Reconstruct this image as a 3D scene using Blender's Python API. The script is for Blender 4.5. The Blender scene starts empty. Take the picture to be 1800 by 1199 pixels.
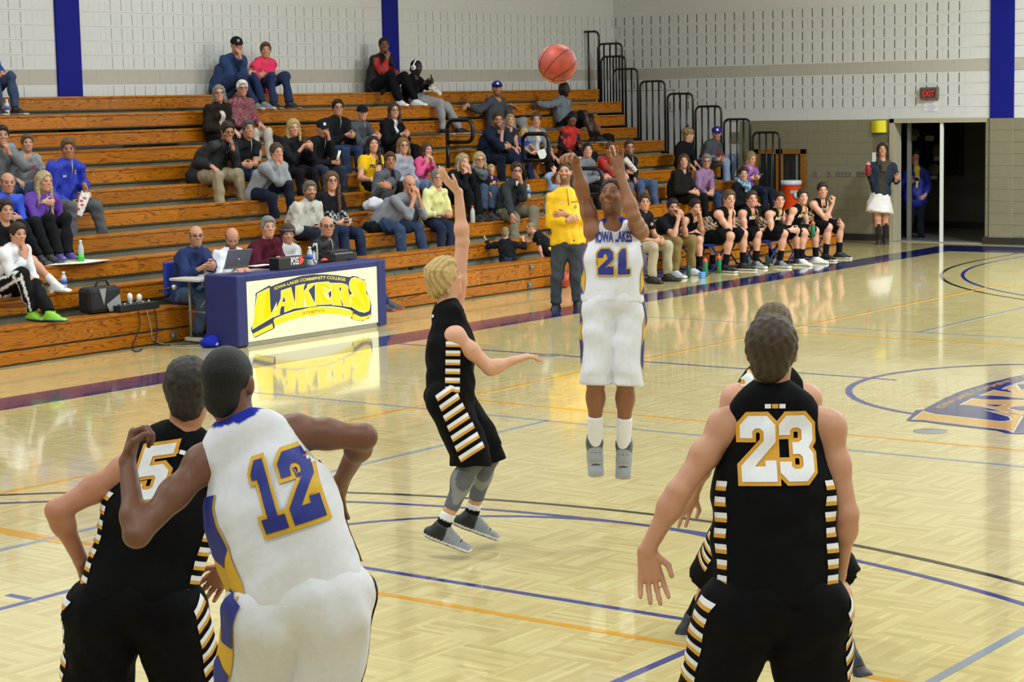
import bpy, bmesh, math, random
import numpy as np
from mathutils import Vector, Matrix
from mathutils.bvhtree import BVHTree

# ------------------------------------------------------------------ camera
FPX = 3541.144                       # focal length in pixels of an 1800 px wide frame
CAM = np.array([-32.7655, -21.9575, 2.634])
YAW, PITCH, ROLL = 0.92750, -0.11900, -0.02010
def _basis():
    f = np.array([math.sin(YAW)*math.cos(PITCH), math.cos(YAW)*math.cos(PITCH), math.sin(PITCH)])
    r = np.array([math.cos(YAW), -math.sin(YAW), 0.])
    u = np.cross(r, f); c, s = math.cos(ROLL), math.sin(ROLL)
    return c*r+s*u, -s*r+c*u, f
CR, CU, CF = _basis()
scene = bpy.context.scene
cam_data = bpy.data.cameras.new('camera'); cam = bpy.data.objects.new('camera', cam_data)
scene.collection.objects.link(cam); scene.camera = cam
cam_data.sensor_width = 36.0; cam_data.lens = FPX/1800*36.0; cam_data.clip_end = 200; cam_data.clip_start = .05
_m = Matrix.Identity(4)
for i in range(3):
    _m[i][0], _m[i][1], _m[i][2], _m[i][3] = CR[i], CU[i], -CF[i], CAM[i]
cam.matrix_world = _m

# ------------------------------------------------------------------ light
scene.view_settings.view_transform = 'Standard'; scene.view_settings.look = 'None'
scene.view_settings.gamma = 1.0; scene.view_settings.use_curve_mapping = False
scene.view_settings.exposure = -0.06
world = bpy.data.worlds.new('gym_air'); scene.world = world; world.use_nodes = True
world.node_tree.nodes['Background'].inputs[0].default_value = (.95, .97, 1., 1)
world.node_tree.nodes['Background'].inputs[1].default_value = 0.06
ROOM_H = 7.6
LAMPS = [(x, y) for x in (-31, -24.5, -18, -12.2) for y in (-25.5, -19.5, -13.5, -7.8, -3.0)]+[(-5, -12.6), (-5, -16.5), (-5, -21)]  # ceiling grid, plus three added fill lamps that brighten the right wall
for lx_, ly_ in LAMPS:
    ld = bpy.data.lights.new('bay_and_fill_lamp', 'AREA'); ld.shape = 'DISK'; ld.size = .7
    ld.energy = 212*((1.0 if ly_ > -3.1 else 4.6) if lx_ > -11 else .6 if ly_ > -3.1 else 1.0); ld.color = (.765, .875, .965)  # added right-hand fill lamps run far stronger than the grid
    lo = bpy.data.objects.new('bay_and_fill_lamp', ld); scene.collection.objects.link(lo)
    lo.location = (lx_, ly_, ROOM_H-.55)

# pixel helpers: a pixel of the 1800x1199 frame gives a direction, the surface it touches the distance
def ray(px, py):
    return CF + CR*((px-900)/FPX) - CU*((py-599.5)/FPX)
def at_x(px, py, x): w = ray(px, py); return CAM+w*((x-CAM[0])/w[0])
def at_y(px, py, y): w = ray(px, py); return CAM+w*((y-CAM[1])/w[1])
def at_z(px, py, z=0.): w = ray(px, py); return CAM+w*((z-CAM[2])/w[2])
def at_d(px, py, d): return CAM+ray(px, py)*d
def depth(p): return float((np.asarray(p)-CAM)@CF)

# ------------------------------------------------------------------ helpers
COL = scene.collection
def lin(c):
    if isinstance(c, str):
        if len(c) == 3: c = c[0]*2+c[1]*2+c[2]*2
        c = [int(c[i:i+2], 16)/255 for i in (0, 2, 4)]
    return tuple((x/12.92 if x <= .04045 else ((x+.055)/1.055)**2.4) for x in c)
def tag(o, label=None, cat=None, group=None, kind=None):
    if label: o['label'] = label
    if cat: o['category'] = cat
    if group: o['group'] = group
    if kind: o['kind'] = kind
    return o
def wloc(o):
    t = Vector((0, 0, 0))
    while o is not None: t += Vector(o.location)+(o.matrix_parent_inverse.to_translation() if o.parent else Vector((0, 0, 0))); o = o.parent
    return t
def empty(name, loc=(0, 0, 0), parent=None):
    o = bpy.data.objects.new(name, None); COL.objects.link(o); o.empty_display_size = .1
    o.location = Vector(loc)-(wloc(parent) if parent else Vector((0, 0, 0)))
    if parent: o.parent = parent
    return o
def mesh_np(name, V, F, smooth=True):
    V = np.asarray(V, np.float32); F = np.asarray(F, np.int32)
    me = bpy.data.meshes.new(name); n = F.shape[1]
    me.vertices.add(len(V)); me.vertices.foreach_set('co', V.ravel())
    me.loops.add(F.size); me.loops.foreach_set('vertex_index', F.ravel())
    me.polygons.add(len(F)); me.polygons.foreach_set('loop_start', np.arange(len(F), dtype=np.int32)*n)
    me.polygons.foreach_set('use_smooth', np.full(len(F), smooth))
    me.update(calc_edges=True); me.validate()
    return me
def set_col(me, C):
    a = me.color_attributes.new('Col', 'FLOAT_COLOR', 'POINT')
    C = np.concatenate([C, np.ones((len(C), 1))], 1).astype(np.float32)
    a.data.foreach_set('color', C.ravel())
def obj(name, me, mat, parent=None):
    o = bpy.data.objects.new(name, me); COL.objects.link(o)
    if mat is not None and len(me.materials) == 0: me.materials.append(mat)
    if parent is not None:
        o.parent = parent
        o.matrix_parent_inverse = Matrix.Translation(-wloc(parent))   # meshes are built in world space
    return o
class MB:
    """collects boxes, tubes, prisms and lathes into one mesh (world coordinates)"""
    def __init__(s): s.v = []; s.f = []; s.sm = []
    def add(s, V, F, smooth=False):
        b = len(s.v); s.v += [tuple(map(float, v)) for v in V]
        s.f += [tuple(i+b for i in f) for f in F]; s.sm += [smooth]*len(F); return s
    def box(s, lo, hi, bev=0.):
        x0, y0, z0 = lo; x1, y1, z1 = hi
        if bev <= 0:
            V = [(x0,y0,z0),(x1,y0,z0),(x1,y1,z0),(x0,y1,z0),(x0,y0,z1),(x1,y0,z1),(x1,y1,z1),(x0,y1,z1)]
            return s.add(V, [(3,2,1,0),(4,5,6,7),(0,1,5,4),(1,2,6,5),(2,3,7,6),(3,0,4,7)])
        bm = bmesh.new(); bmesh.ops.create_cube(bm, size=1)
        for v in bm.verts:
            v.co = Vector(((x0+x1)/2+v.co.x*(x1-x0), (y0+y1)/2+v.co.y*(y1-y0), (z0+z1)/2+v.co.z*(z1-z0)))
        bmesh.ops.bevel(bm, geom=bm.edges[:], offset=bev, segments=2, affect='EDGES', profile=.5)
        bm.verts.index_update()
        s.add([v.co for v in bm.verts], [[v.index for v in f.verts] for f in bm.faces]); bm.free(); return s
    def obox(s, c, ax, ay, az):           # oriented box: centre and three half-axis vectors
        c, ax, ay, az = (np.asarray(k, float) for k in (c, ax, ay, az))
        V = [c+i*ax+j*ay+k*az for k in (-1, 1) for j in (-1, 1) for i in (-1, 1)]
        return s.add(V, [(2,3,1,0),(4,5,7,6),(0,1,5,4),(1,3,7,5),(3,2,6,7),(2,0,4,6)])
    def tube(s, P, r, n=8, caps=True):
        P = [np.asarray(p, float) for p in P]; rs = r if hasattr(r, '__len__') else [r]*len(P)
        V = []; F = []; up = None
        for i, p in enumerate(P):
            t = (P[min(i+1, len(P)-1)]-P[max(i-1, 0)]); t = t/(np.linalg.norm(t)+1e-9)
            if up is None:
                up = np.array([0, 0, 1.]) if abs(t[2]) < .9 else np.array([1., 0, 0])
            a = up-t*(up@t); a /= np.linalg.norm(a)+1e-9; up = a; b = np.cross(t, a)
            for k in range(n):
                an = 2*math.pi*k/n; V.append(p+rs[i]*(a*math.cos(an)+b*math.sin(an)))
        for i in range(len(P)-1):
            for k in range(n):
                k2 = (k+1) % n; F.append((i*n+k, i*n+k2, (i+1)*n+k2, (i+1)*n+k))
        if caps:
            F.append(tuple(range(n))[::-1]); F.append(tuple((len(P)-1)*n+k for k in range(n)))
        return s.add(V, F, True)
    def lathe(s, base, prof, n=16, axis=(0, 0, 1)):
        base = np.asarray(base, float); ax = np.asarray(axis, float); ax /= np.linalg.norm(ax)
        a = np.cross(ax, (1, 0, 0) if abs(ax[0]) < .9 else (0, 1, 0)); a /= np.linalg.norm(a); b = np.cross(ax, a)
        V = []; F = []
        for r, h in prof:
            for k in range(n):
                an = 2*math.pi*k/n; V.append(base+ax*h+r*(a*math.cos(an)+b*math.sin(an)))
        for i in range(len(prof)-1):
            for k in range(n):
                k2 = (k+1) % n; F.append((i*n+k, i*n+k2, (i+1)*n+k2, (i+1)*n+k))
        F.append(tuple(range(n))[::-1]); F.append(tuple((len(prof)-1)*n+k for k in range(n)))
        return s.add(V, F, True)
    def poly(s, P): return s.add(P, [tuple(range(len(P)))])
    def prism(s, P, ext):                 # polygon extruded by a vector
        n = len(P); P = [np.asarray(p, float) for p in P]; e = np.asarray(ext, float)
        return s.add(P+[p+e for p in P], [tuple(range(n))[::-1], tuple(range(n, 2*n))]+[(i, (i+1) % n, (i+1) % n+n, i+n) for i in range(n)])
    def mesh(s, name):
        me = bpy.data.meshes.new(name); me.from_pydata(s.v, [], s.f)
        me.polygons.foreach_set('use_smooth', s.sm); me.update(); return me
    def build(s, name, mat, parent=None): return obj(name, s.mesh(name), mat, parent)

# ------------------------------------------------------------------ materials
MATS = {}
def nodes(name):
    m = bpy.data.materials.new(name); m.use_nodes = True; nt = m.node_tree
    return m, nt, nt.nodes['Principled BSDF']
def mat(name, col, rough=.6, metal=0., noise=0., nscale=8., bump=0., bscale=40., spec=.5, stretch=(1, 1, 1), coat=0., emit=None):
    if name in MATS: return MATS[name]
    m, nt, p = nodes(name); c = lin(col)
    p.inputs['Base Color'].default_value = (*c, 1); p.inputs['Roughness'].default_value = rough
    p.inputs['Metallic'].default_value = metal; p.inputs['Specular IOR Level'].default_value = spec
    p.inputs['Coat Weight'].default_value = coat
    tc = nt.nodes.new('ShaderNodeTexCoord'); mp = nt.nodes.new('ShaderNodeMapping'); mp.inputs['Scale'].default_value = stretch
    nt.links.new(tc.outputs['Object'], mp.inputs['Vector'])
    if noise > 0:
        n = nt.nodes.new('ShaderNodeTexNoise'); n.inputs['Scale'].default_value = nscale; n.inputs['Detail'].default_value = 5
        nt.links.new(mp.outputs[0], n.inputs['Vector'])
        mx = nt.nodes.new('ShaderNodeMix'); mx.data_type = 'RGBA'
        mx.inputs[6].default_value = (*[k*(1-noise) for k in c], 1); mx.inputs[7].default_value = (*[min(1, k*(1+noise)) for k in c], 1)
        nt.links.new(n.outputs['Fac'], mx.inputs[0]); nt.links.new(mx.outputs[2], p.inputs['Base Color'])
    if bump > 0:
        n2 = nt.nodes.new('ShaderNodeTexNoise'); n2.inputs['Scale'].default_value = bscale; n2.inputs['Detail'].default_value = 4
        nt.links.new(mp.outputs[0], n2.inputs['Vector'])
        b = nt.nodes.new('ShaderNodeBump'); b.inputs['Strength'].default_value = bump; b.inputs['Distance'].default_value = .01
        nt.links.new(n2.outputs['Fac'], b.inputs['Height']); nt.links.new(b.outputs[0], p.inputs['Normal'])
    if emit:
        p.inputs['Emission Color'].default_value = (*lin(emit[0]), 1); p.inputs['Emission Strength'].default_value = emit[1]
    MATS[name] = m; return m
def vmat(name, rough=.7, bump=.15, bscale=60., spec=.3, noise=.12, nscale=25., sheen=0., sss=0., stretch=(1, 1, 1)):
    """material whose colour is the mesh's own 'Col' attribute, with procedural variation"""
    if name in MATS: return MATS[name]
    m, nt, p = nodes(name)
    at = nt.nodes.new('ShaderNodeAttribute'); at.attribute_name = 'Col'
    tc = nt.nodes.new('ShaderNodeTexCoord'); mp = nt.nodes.new('ShaderNodeMapping'); mp.inputs['Scale'].default_value = stretch
    nt.links.new(tc.outputs['Object'], mp.inputs['Vector'])
    n = nt.nodes.new('ShaderNodeTexNoise'); n.inputs['Scale'].default_value = nscale; n.inputs['Detail'].default_value = 4
    nt.links.new(mp.outputs[0], n.inputs['Vector'])
    mr = nt.nodes.new('ShaderNodeMapRange'); mr.inputs[3].default_value = 1-noise; mr.inputs[4].default_value = 1+noise
    nt.links.new(n.outputs['Fac'], mr.inputs[0])
    mx = nt.nodes.new('ShaderNodeMix'); mx.data_type = 'RGBA'; mx.blend_type = 'MULTIPLY'; mx.inputs[0].default_value = 1
    nt.links.new(at.outputs['Color'], mx.inputs[6]); nt.links.new(mr.outputs[0], mx.inputs[7])
    nt.links.new(mx.outputs[2], p.inputs['Base Color'])
    n2 = nt.nodes.new('ShaderNodeTexNoise'); n2.inputs['Scale'].default_value = bscale; n2.inputs['Detail'].default_value = 3
    nt.links.new(mp.outputs[0], n2.inputs['Vector'])
    b = nt.nodes.new('ShaderNodeBump'); b.inputs['Strength'].default_value = bump; b.inputs['Distance'].default_value = .008
    nt.links.new(n2.outputs['Fac'], b.inputs['Height']); nt.links.new(b.outputs[0], p.inputs['Normal'])
    p.inputs['Roughness'].default_value = rough; p.inputs['Specular IOR Level'].default_value = spec
    p.inputs['Sheen Weight'].default_value = sheen
    MATS[name] = m; return m
# ------------------------------------------------------------------ the room
BK = .2032                                   # one course of block
ZB = 3.178                                   # top of the grey band
def wood_mat(name, base, dark, scale=1.0, rough=.35, axis=0):
    m, nt, p = nodes(name)
    tc = nt.nodes.new('ShaderNodeTexCoord'); mp = nt.nodes.new('ShaderNodeMapping')
    mp.inputs['Scale'].default_value = (.55*scale, 3*scale, 5.5*scale)
    oi = nt.nodes.new('ShaderNodeObjectInfo'); ad = nt.nodes.new('ShaderNodeVectorMath'); ad.operation = 'ADD'
    sc_ = nt.nodes.new('ShaderNodeVectorMath'); sc_.operation = 'SCALE'; sc_.inputs['Scale'].default_value = 37.0
    cb = nt.nodes.new('ShaderNodeCombineXYZ')
    nt.links.new(oi.outputs['Random'], cb.inputs[0]); nt.links.new(oi.outputs['Random'], cb.inputs[2])
    nt.links.new(cb.outputs[0], sc_.inputs[0]); nt.links.new(tc.outputs['Object'], ad.inputs[0]); nt.links.new(sc_.outputs[0], ad.inputs[1])
    nt.links.new(ad.outputs[0], mp.inputs['Vector'])
    n = nt.nodes.new('ShaderNodeTexNoise'); n.inputs['Scale'].default_value = 1.3; n.inputs['Detail'].default_value = 2.5; n.inputs['Distortion'].default_value = .6
    nt.links.new(mp.outputs[0], n.inputs['Vector'])
    ml = nt.nodes.new('ShaderNodeMath'); ml.operation = 'MULTIPLY'; ml.inputs[1].default_value = 17
    nt.links.new(n.outputs['Fac'], ml.inputs[0])
    fr = nt.nodes.new('ShaderNodeMath'); fr.operation = 'FRACT'; nt.links.new(ml.outputs[0], fr.inputs[0])
    rp = nt.nodes.new('ShaderNodeValToRGB'); e = rp.color_ramp.elements
    e[0].position = 0; e[0].color = (*lin(base), 1); e[1].position = 1; e[1].color = (*lin(base), 1)
    k = e.new(.62); k.color = (*lin(base), 1); k = e.new(.90); k.color = (*lin(dark), 1)
    nt.links.new(fr.outputs[0], rp.inputs[0])
    # plank to plank tone
    mr = nt.nodes.new('ShaderNodeMapRange'); mr.inputs[3].default_value = .84; mr.inputs[4].default_value = 1.1
    nt.links.new(oi.outputs['Random'], mr.inputs[0])
    mx = nt.nodes.new('ShaderNodeMix'); mx.data_type = 'RGBA'; mx.blend_type = 'MULTIPLY'; mx.inputs[0].default_value = 1
    nt.links.new(rp.outputs[0], mx.inputs[6]); nt.links.new(mr.outputs[0], mx.inputs[7]); nt.links.new(mx.outputs[2], p.inputs['Base Color'])
    p.inputs['Roughness'].default_value = rough; p.inputs['Coat Weight'].default_value = .06; p.inputs['Coat Roughness'].default_value = .2; p.inputs['Specular IOR Level'].default_value = .25
    MATS[name] = m; return m
M_WHITE = mat('painted_block_white', 'c4c3bf', .75, noise=.04, nscale=6, bump=.25, bscale=90)
M_BAND = mat('painted_block_grey', 'aaa498', .75, noise=.05, nscale=9, bump=.2, bscale=90)
M_BROWN = mat('painted_block_tan', '79735a', .8, noise=.12, nscale=40, bump=.5, bscale=120)
M_SLOT = mat('slot_shade', '121110', .9, noise=.2)  # shade of a deep cavity put into the colour of the shallow slots
M_BLUE = mat('pilaster_blue', '0c1272', .75, spec=.2, noise=.06, nscale=8, bump=.2, bscale=80)
M_CEIL = mat('ceiling_deck', 'cfc8b4', .8, noise=.05, nscale=2, stretch=(1, 8, 1))
M_BLACKBASE = mat('rubber_base', '1b1a18', .6, noise=.2)
M_OAK = wood_mat('bleacher_wood', 'b26a0c', '6a3003')
M_FRAMEW = wood_mat('door_wood', '9a6426', '6a3d12')
M_DECK = mat('bleacher_deck', '7d7963', .8, noise=.25, nscale=30, bump=.3)
M_STEEL = mat('black_rail', '0d0d0e', .35, noise=.2, spec=.5)
M_DARKV = mat('dark_steel', '1c1b18', .7, noise=.3)
M_SCREW = mat('screw_zinc', 'c9c4b6', .35, metal=.8, noise=.1)

def structure(o): return tag(o, kind='structure')
ROOM = dict(x0=-36., x1=0., y0=-31., y1=0.)
b = MB(); b.box((-36, .006, -.2), (0.3, .4, ROOM_H)); b.box((-36, 0, ZB+5*BK), (.02, .03, ROOM_H)); b.box((-36, 0, 0), (-.02, .03, ZB-2*BK))
wall_back = structure(b.build('wall_back', M_WHITE))
PXL = lambda px, py=100: float(at_y(px, py, 0)[0])
PYR = lambda px, py=150: float(at_x(px, py, 0)[1])
DY0, DY1, DZ1 = -7.66, -5.93, 2.115           # the doorway in the right wall
b = MB()
b.box((.02, DY1, 0), (.3, .4, ROOM_H)); b.box((.02, -31, 0), (.3, DY0, ROOM_H)); b.box((.02, DY0, DZ1), (.3, DY1, ROOM_H))
b.box((0, -31, ZB+5*BK), (.03, .02, ROOM_H)); b.box((0, -31, 0), (.03, -9.2, ZB+5*BK))
b.box((0, -2.4, 0), (.03, .02, ZB-5*BK))
wall_right = structure(b.build('wall_right', M_WHITE))
structure(MB().box((-36.3, -31, 0), (-36, .4, ROOM_H)).build('wall_left', M_WHITE))
structure(MB().box((-36.3, -31.3, 0), (.3, -31, ROOM_H)).build('wall_front', M_WHITE))
structure(MB().box((-36.3, -31.3, ROOM_H), (.3, .4, ROOM_H+.2)).build('ceiling', M_CEIL))

def block_mesh(kind):
    """one concrete block face, 16 x 8 inch, standing in the plane y = 0 (front towards -y), origin lower left"""
    W, H, D, j = 2*BK, BK, .045, .0014
    xs = [j, BK/2-.0095, BK/2+.0095, 1.5*BK-.0095, 1.5*BK+.0095, W-j]; zs = [j, .026, .178, H-j]
    V = []; F = []; mi = []
    def quad(a, b_, c, d, m=0): n = len(V); V.extend((a, b_, c, d)); F.append((n, n+1, n+2, n+3)); mi.append(m)
    if kind == 'slot':
        for i in range(5):
            for k in range(3):
                x0, x1, z0, z1 = xs[i], xs[i+1], zs[k], zs[k+1]
                if k == 1 and i in (1, 3):
                    quad((x0,D,z0),(x1,D,z0),(x1,D,z1),(x0,D,z1),1)
                    quad((x0,0,z0),(x0,D,z0),(x0,D,z1),(x0,0,z1),1); quad((x1,D,z0),(x1,0,z0),(x1,0,z1),(x1,D,z1),1)
                    quad((x0,0,z0),(x1,0,z0),(x1,D,z0),(x0,D,z0),1); quad((x0,D,z1),(x1,D,z1),(x1,0,z1),(x0,0,z1),1)
                else: quad((x0,0,z0),(x1,0,z0),(x1,0,z1),(x0,0,z1))
    else: quad((j,0,j),(W-j,0,j),(W-j,0,H-j),(j,0,H-j))
    c = .004                                   # arrises turn back into the joint
    for (a, b_) in (((j,j),(W-j,j)),((W-j,j),(W-j,H-j)),((W-j,H-j),(j,H-j)),((j,H-j),(j,j))):
        dx = lambda p: -.001 if p[0] < W/2 else .001
        dz = lambda p: -.001 if p[1] < H/2 else .001
        quad((b_[0],0,b_[1]),(a[0],0,a[1]),(a[0]+dx(a),.005,a[1]+dz(a)),(b_[0]+dx(b_),.005,b_[1]+dz(b_)))
    me = bpy.data.meshes.new('block_'+kind); me.from_pydata(V, [], F)
    me.polygons.foreach_set('material_index', mi); me.update(); return me
ME_SLOT = block_mesh('slot'); ME_SLOT.materials.append(M_WHITE); ME_SLOT.materials.append(M_SLOT)
ME_PLAIN = block_mesh('plain'); ME_PLAIN.materials.append(M_WHITE)
ME_BAND = ME_PLAIN.copy(); ME_BAND.materials.clear(); ME_BAND.materials.append(M_BAND)
ME_TAN = ME_PLAIN.copy(); ME_TAN.materials.clear(); ME_TAN.materials.append(M_BROWN)
def put_block(me, parent, loc, rz=0.):
    o = bpy.data.objects.new('block', me); COL.objects.link(o); o.parent = parent; o.location = loc; o.rotation_euler = (0, 0, rz)
PIL = [(PXL(98.5), PXL(140.5)), (PXL(673), PXL(699.5))]
PILR = (PYR(1783), PYR(1741.5))
courses = [(-2, 'slot'), (-1, 'band')]+[(c, 'slot') for c in range(5)]
for c, kind in courses:
    me = {'slot': ME_SLOT, 'band': ME_BAND}[kind]
    for i in range(42):
        x = .034-2*BK*(i+1)-(BK if c % 2 else 0)
        if x < -16.3 or any(x+2*BK > p0+.02 and x < p1-.02 for p0, p1 in PIL): continue
        put_block(me, wall_back, (x, 0, ZB+BK*c))
    b = MB(); b.box((-36, 0, ZB+BK*c), (-16.3, .03, ZB+BK*(c+1)))
    for p0, p1 in PIL: b.box((p0-2*BK, .001, ZB+BK*c+.003), (p1+2*BK, .03, ZB+BK*(c+1)-.003))
    b.build('course_end', M_BAND if kind == 'band' else M_WHITE, wall_back)
for c in range(-16, 5):
    kind = 'slot' if c >= 0 or c in (-2, -3, -4) else 'band' if c == -1 else 'plain' if c == -5 else 'tan'
    me = {'slot': ME_SLOT, 'band': ME_BAND, 'plain': ME_PLAIN, 'tan': ME_TAN}[kind]
    z = ZB+BK*c
    if z < -.1: continue
    for i in range(23):
        y = .049-2*BK*i-(BK if c % 2 else 0)            # upper end of the block in y
        if kind == 'tan' and y > -2.4: continue
        if kind in ('tan', 'plain') and z < DZ1 and y > DY0-.02 and y-2*BK < DY1+.02:
            continue
        if y > PILR[0]+.02 and y-2*BK < PILR[1]-.02: continue
        if c < 0 and kind != 'tan' and y > -1.1 and z < 2.7: continue
        put_block(me, wall_right, (0, y, z), -math.pi/2)
    if kind == 'tan' and z < DZ1:                        # cut blocks beside the door
        MB().box((0, DY1+.0, z+.003), (.03, DY1+2*BK, z+BK-.003)).build('course_end', M_BROWN, wall_right)
        MB().box((.001, PILR[0]-2*BK, z+.003), (.03, DY0, z+BK-.003)).build('course_end', M_BROWN, wall_right)
    elif kind != 'tan':
        MB().box((.001, PILR[0]-2*BK, z+.003), (.03, PILR[1]+2*BK, z+BK-.003)).build('course_end', M_BAND if kind == 'band' else M_WHITE, wall_right)
for p0, p1 in PIL:
    structure(MB().box((p0, -.035, 2.3), (p1, .03, ROOM_H), .006).build('trim_1', M_BLUE))
structure(MB().box((-.035, PILR[0], ZB-5*BK), (.03, PILR[1], ROOM_H), .006).build('trim_2', M_BLUE))
pl = structure(MB().box((-.033, PILR[0], 0), (.03, PILR[1], ZB-5*BK), .004).build('trim_3', M_BROWN))
for c in range(11):
    MB().box((-.037, PILR[0]+.004, max(.005, ZB-BK*(16-c)+.004)), (-.02, PILR[1]-.004, ZB-BK*(15-c)-.004), .003).build('block', M_BROWN, pl)
structure(MB().box((-.03, -9.2, 0), (0, PILR[0], .12)).build('baseboard_right', M_BLACKBASE))
structure(MB().box((-.03, DY1+.09, 0), (0, -2.4, .12)).build('baseboard_right', M_BLACKBASE))
structure(MB().box((-.045, PILR[0], 0), (-.02, DY0+.03, .12)).build('baseboard_right', M_BLACKBASE))

# doorway, its frame and the dark hall behind it
M_JAMB = mat('door_frame_paint', 'a39a80', .6, noise=.08, nscale=20)
M_POST = mat('mullion_paint', 'd8d6cd', .4, noise=.05)
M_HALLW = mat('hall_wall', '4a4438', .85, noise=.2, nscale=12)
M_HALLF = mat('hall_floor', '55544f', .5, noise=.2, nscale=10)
d = structure(MB().box((-.03, DY1-.02, 0), (.25, DY1+.075, DZ1+.06), .005).build('door_1', M_JAMB))
MB().box((-.03, DY0-.02, DZ1-.02), (.25, DY1+.075, DZ1+.06), .004).build('door_head', M_JAMB, d)
MB().box((.10, DY0, 0), (.25, DY0+.06, DZ1)).build('jamb', M_DARKV, d)
ym = PYR(1654, 300)
MB().box((.0, ym-.026, 0), (.06, ym+.026, DZ1), .004).build('mullion', M_POST, d)
for yy in (PYR(1723, 300), PYR(1584, 300)):
    MB().box((.30, yy-.035, 0), (.36, yy+.035, DZ1), .004).build('door_stile', mat('hall_stile', '6a675f', .5, noise=.1), d)
MB().box((-.02, DY0, 0), (.3, DY1, .012)).build('threshold', mat('threshold_metal', 'a8a596', .4, metal=.6, noise=.1), d)
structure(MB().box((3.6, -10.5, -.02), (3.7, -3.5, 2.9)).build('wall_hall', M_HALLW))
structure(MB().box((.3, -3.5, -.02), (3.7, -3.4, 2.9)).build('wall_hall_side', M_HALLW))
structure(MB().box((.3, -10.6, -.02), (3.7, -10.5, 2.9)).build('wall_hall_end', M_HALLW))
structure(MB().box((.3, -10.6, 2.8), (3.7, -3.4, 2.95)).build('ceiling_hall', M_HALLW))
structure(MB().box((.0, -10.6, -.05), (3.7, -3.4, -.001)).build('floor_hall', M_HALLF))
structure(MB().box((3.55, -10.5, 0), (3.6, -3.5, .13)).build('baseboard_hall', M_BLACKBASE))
tc_ = empty('display_case', (3.4, -6.6, 1.4)); tag(tc_, 'dark display case with pale plaques on the wall of the hall beyond the doorway', 'display case')
M_CASE = mat('case_black', '16161a', .4, noise=.2)
cy = lambda px: float(at_x(px, 260, 3.4)[1])
b = MB(); b.box((3.44, cy(1688), 1.05), (3.56, cy(1590), 2.1)); b.build('case_body', M_CASE, tc_)
for px in (1590, 1632, 1660, 1688): MB().box((3.38, cy(px)-.025, 1.02), (3.46, cy(px)+.025, 2.13)).build('case_frame', M_DARKV, tc_)
for px, py, w, h in ((1634, 243, .17, .1), (1647, 279, .12, .09), (1640, 312, .16, .07), (1604, 243, .16, .1)):
    q = at_x(px, py, 3.36); MB().box((3.34, q[1]-w/2, q[2]-h/2), (3.38, q[1]+w/2, q[2]+h/2), .006).build('plaque', mat('plaque_ivory', 'b5ad8c', .5, noise=.1), tc_)
for px, py in ((1647, 265), (1641, 298), (1606, 236)):
    q = at_x(px, py, 3.37); MB().lathe((3.39, q[1], q[2]), [(0, -.03), (.10, -.03), (.12, -.015), (.12, 0)], 18, (1, 0, 0)).build('medallion', mat('medallion', '6f6a58', .5, noise=.2), tc_)
ld = bpy.data.lights.new('hall_lamp', 'AREA'); ld.size = .5; ld.energy = 9; ld.color = (1, .9, .7)
lo = bpy.data.objects.new('hall_lamp', ld); COL.objects.link(lo); lo.location = (2.0, -8.6, 2.75)

# wood-framed window low on the right wall
wy0, wz0 = PYR(1418, 300), at_x(1390, 372, 0)[2]; wz1 = at_x(1390, 262, 0)[2]; wy1 = PYR(1326, 300)
w = structure(MB().box((-.012, wy0, wz0), (.0, wy1, wz1)).build('window_1', M_DARKV))
for (a0, a1, z0, z1) in ((wy0, wy0+.11, wz0, wz1), (wy1-.11, wy1, wz0, wz1), (wy0, wy1, wz1-.09, wz1), (wy0, wy1, wz0, wz0+.08), ((wy0+wy1)/2-.07, (wy0+wy1)/2+.07, wz0, wz1)):
    MB().box((-.045, a0, z0), (-.005, a1, z1), .004).build('window_frame', M_FRAMEW, w)
mg = mat('window_glass', '2a2c2b', .08, noise=.1, coat=.5)
for a0, a1 in ((wy0+.12, (wy0+wy1)/2-.08), ((wy0+wy1)/2+.08, wy1-.12)):
    MB().box((-.02, a0, wz0+.09), (-.013, a1, wz1-.1)).build('pane', mg, w)
    MB().box((-.03, a0+.05, wz0+.09), (-.021, a0+.09, wz1-.1)).build('glazing_bar', mat('grey_metal', '77776f', .4, noise=.1), w)

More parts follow.
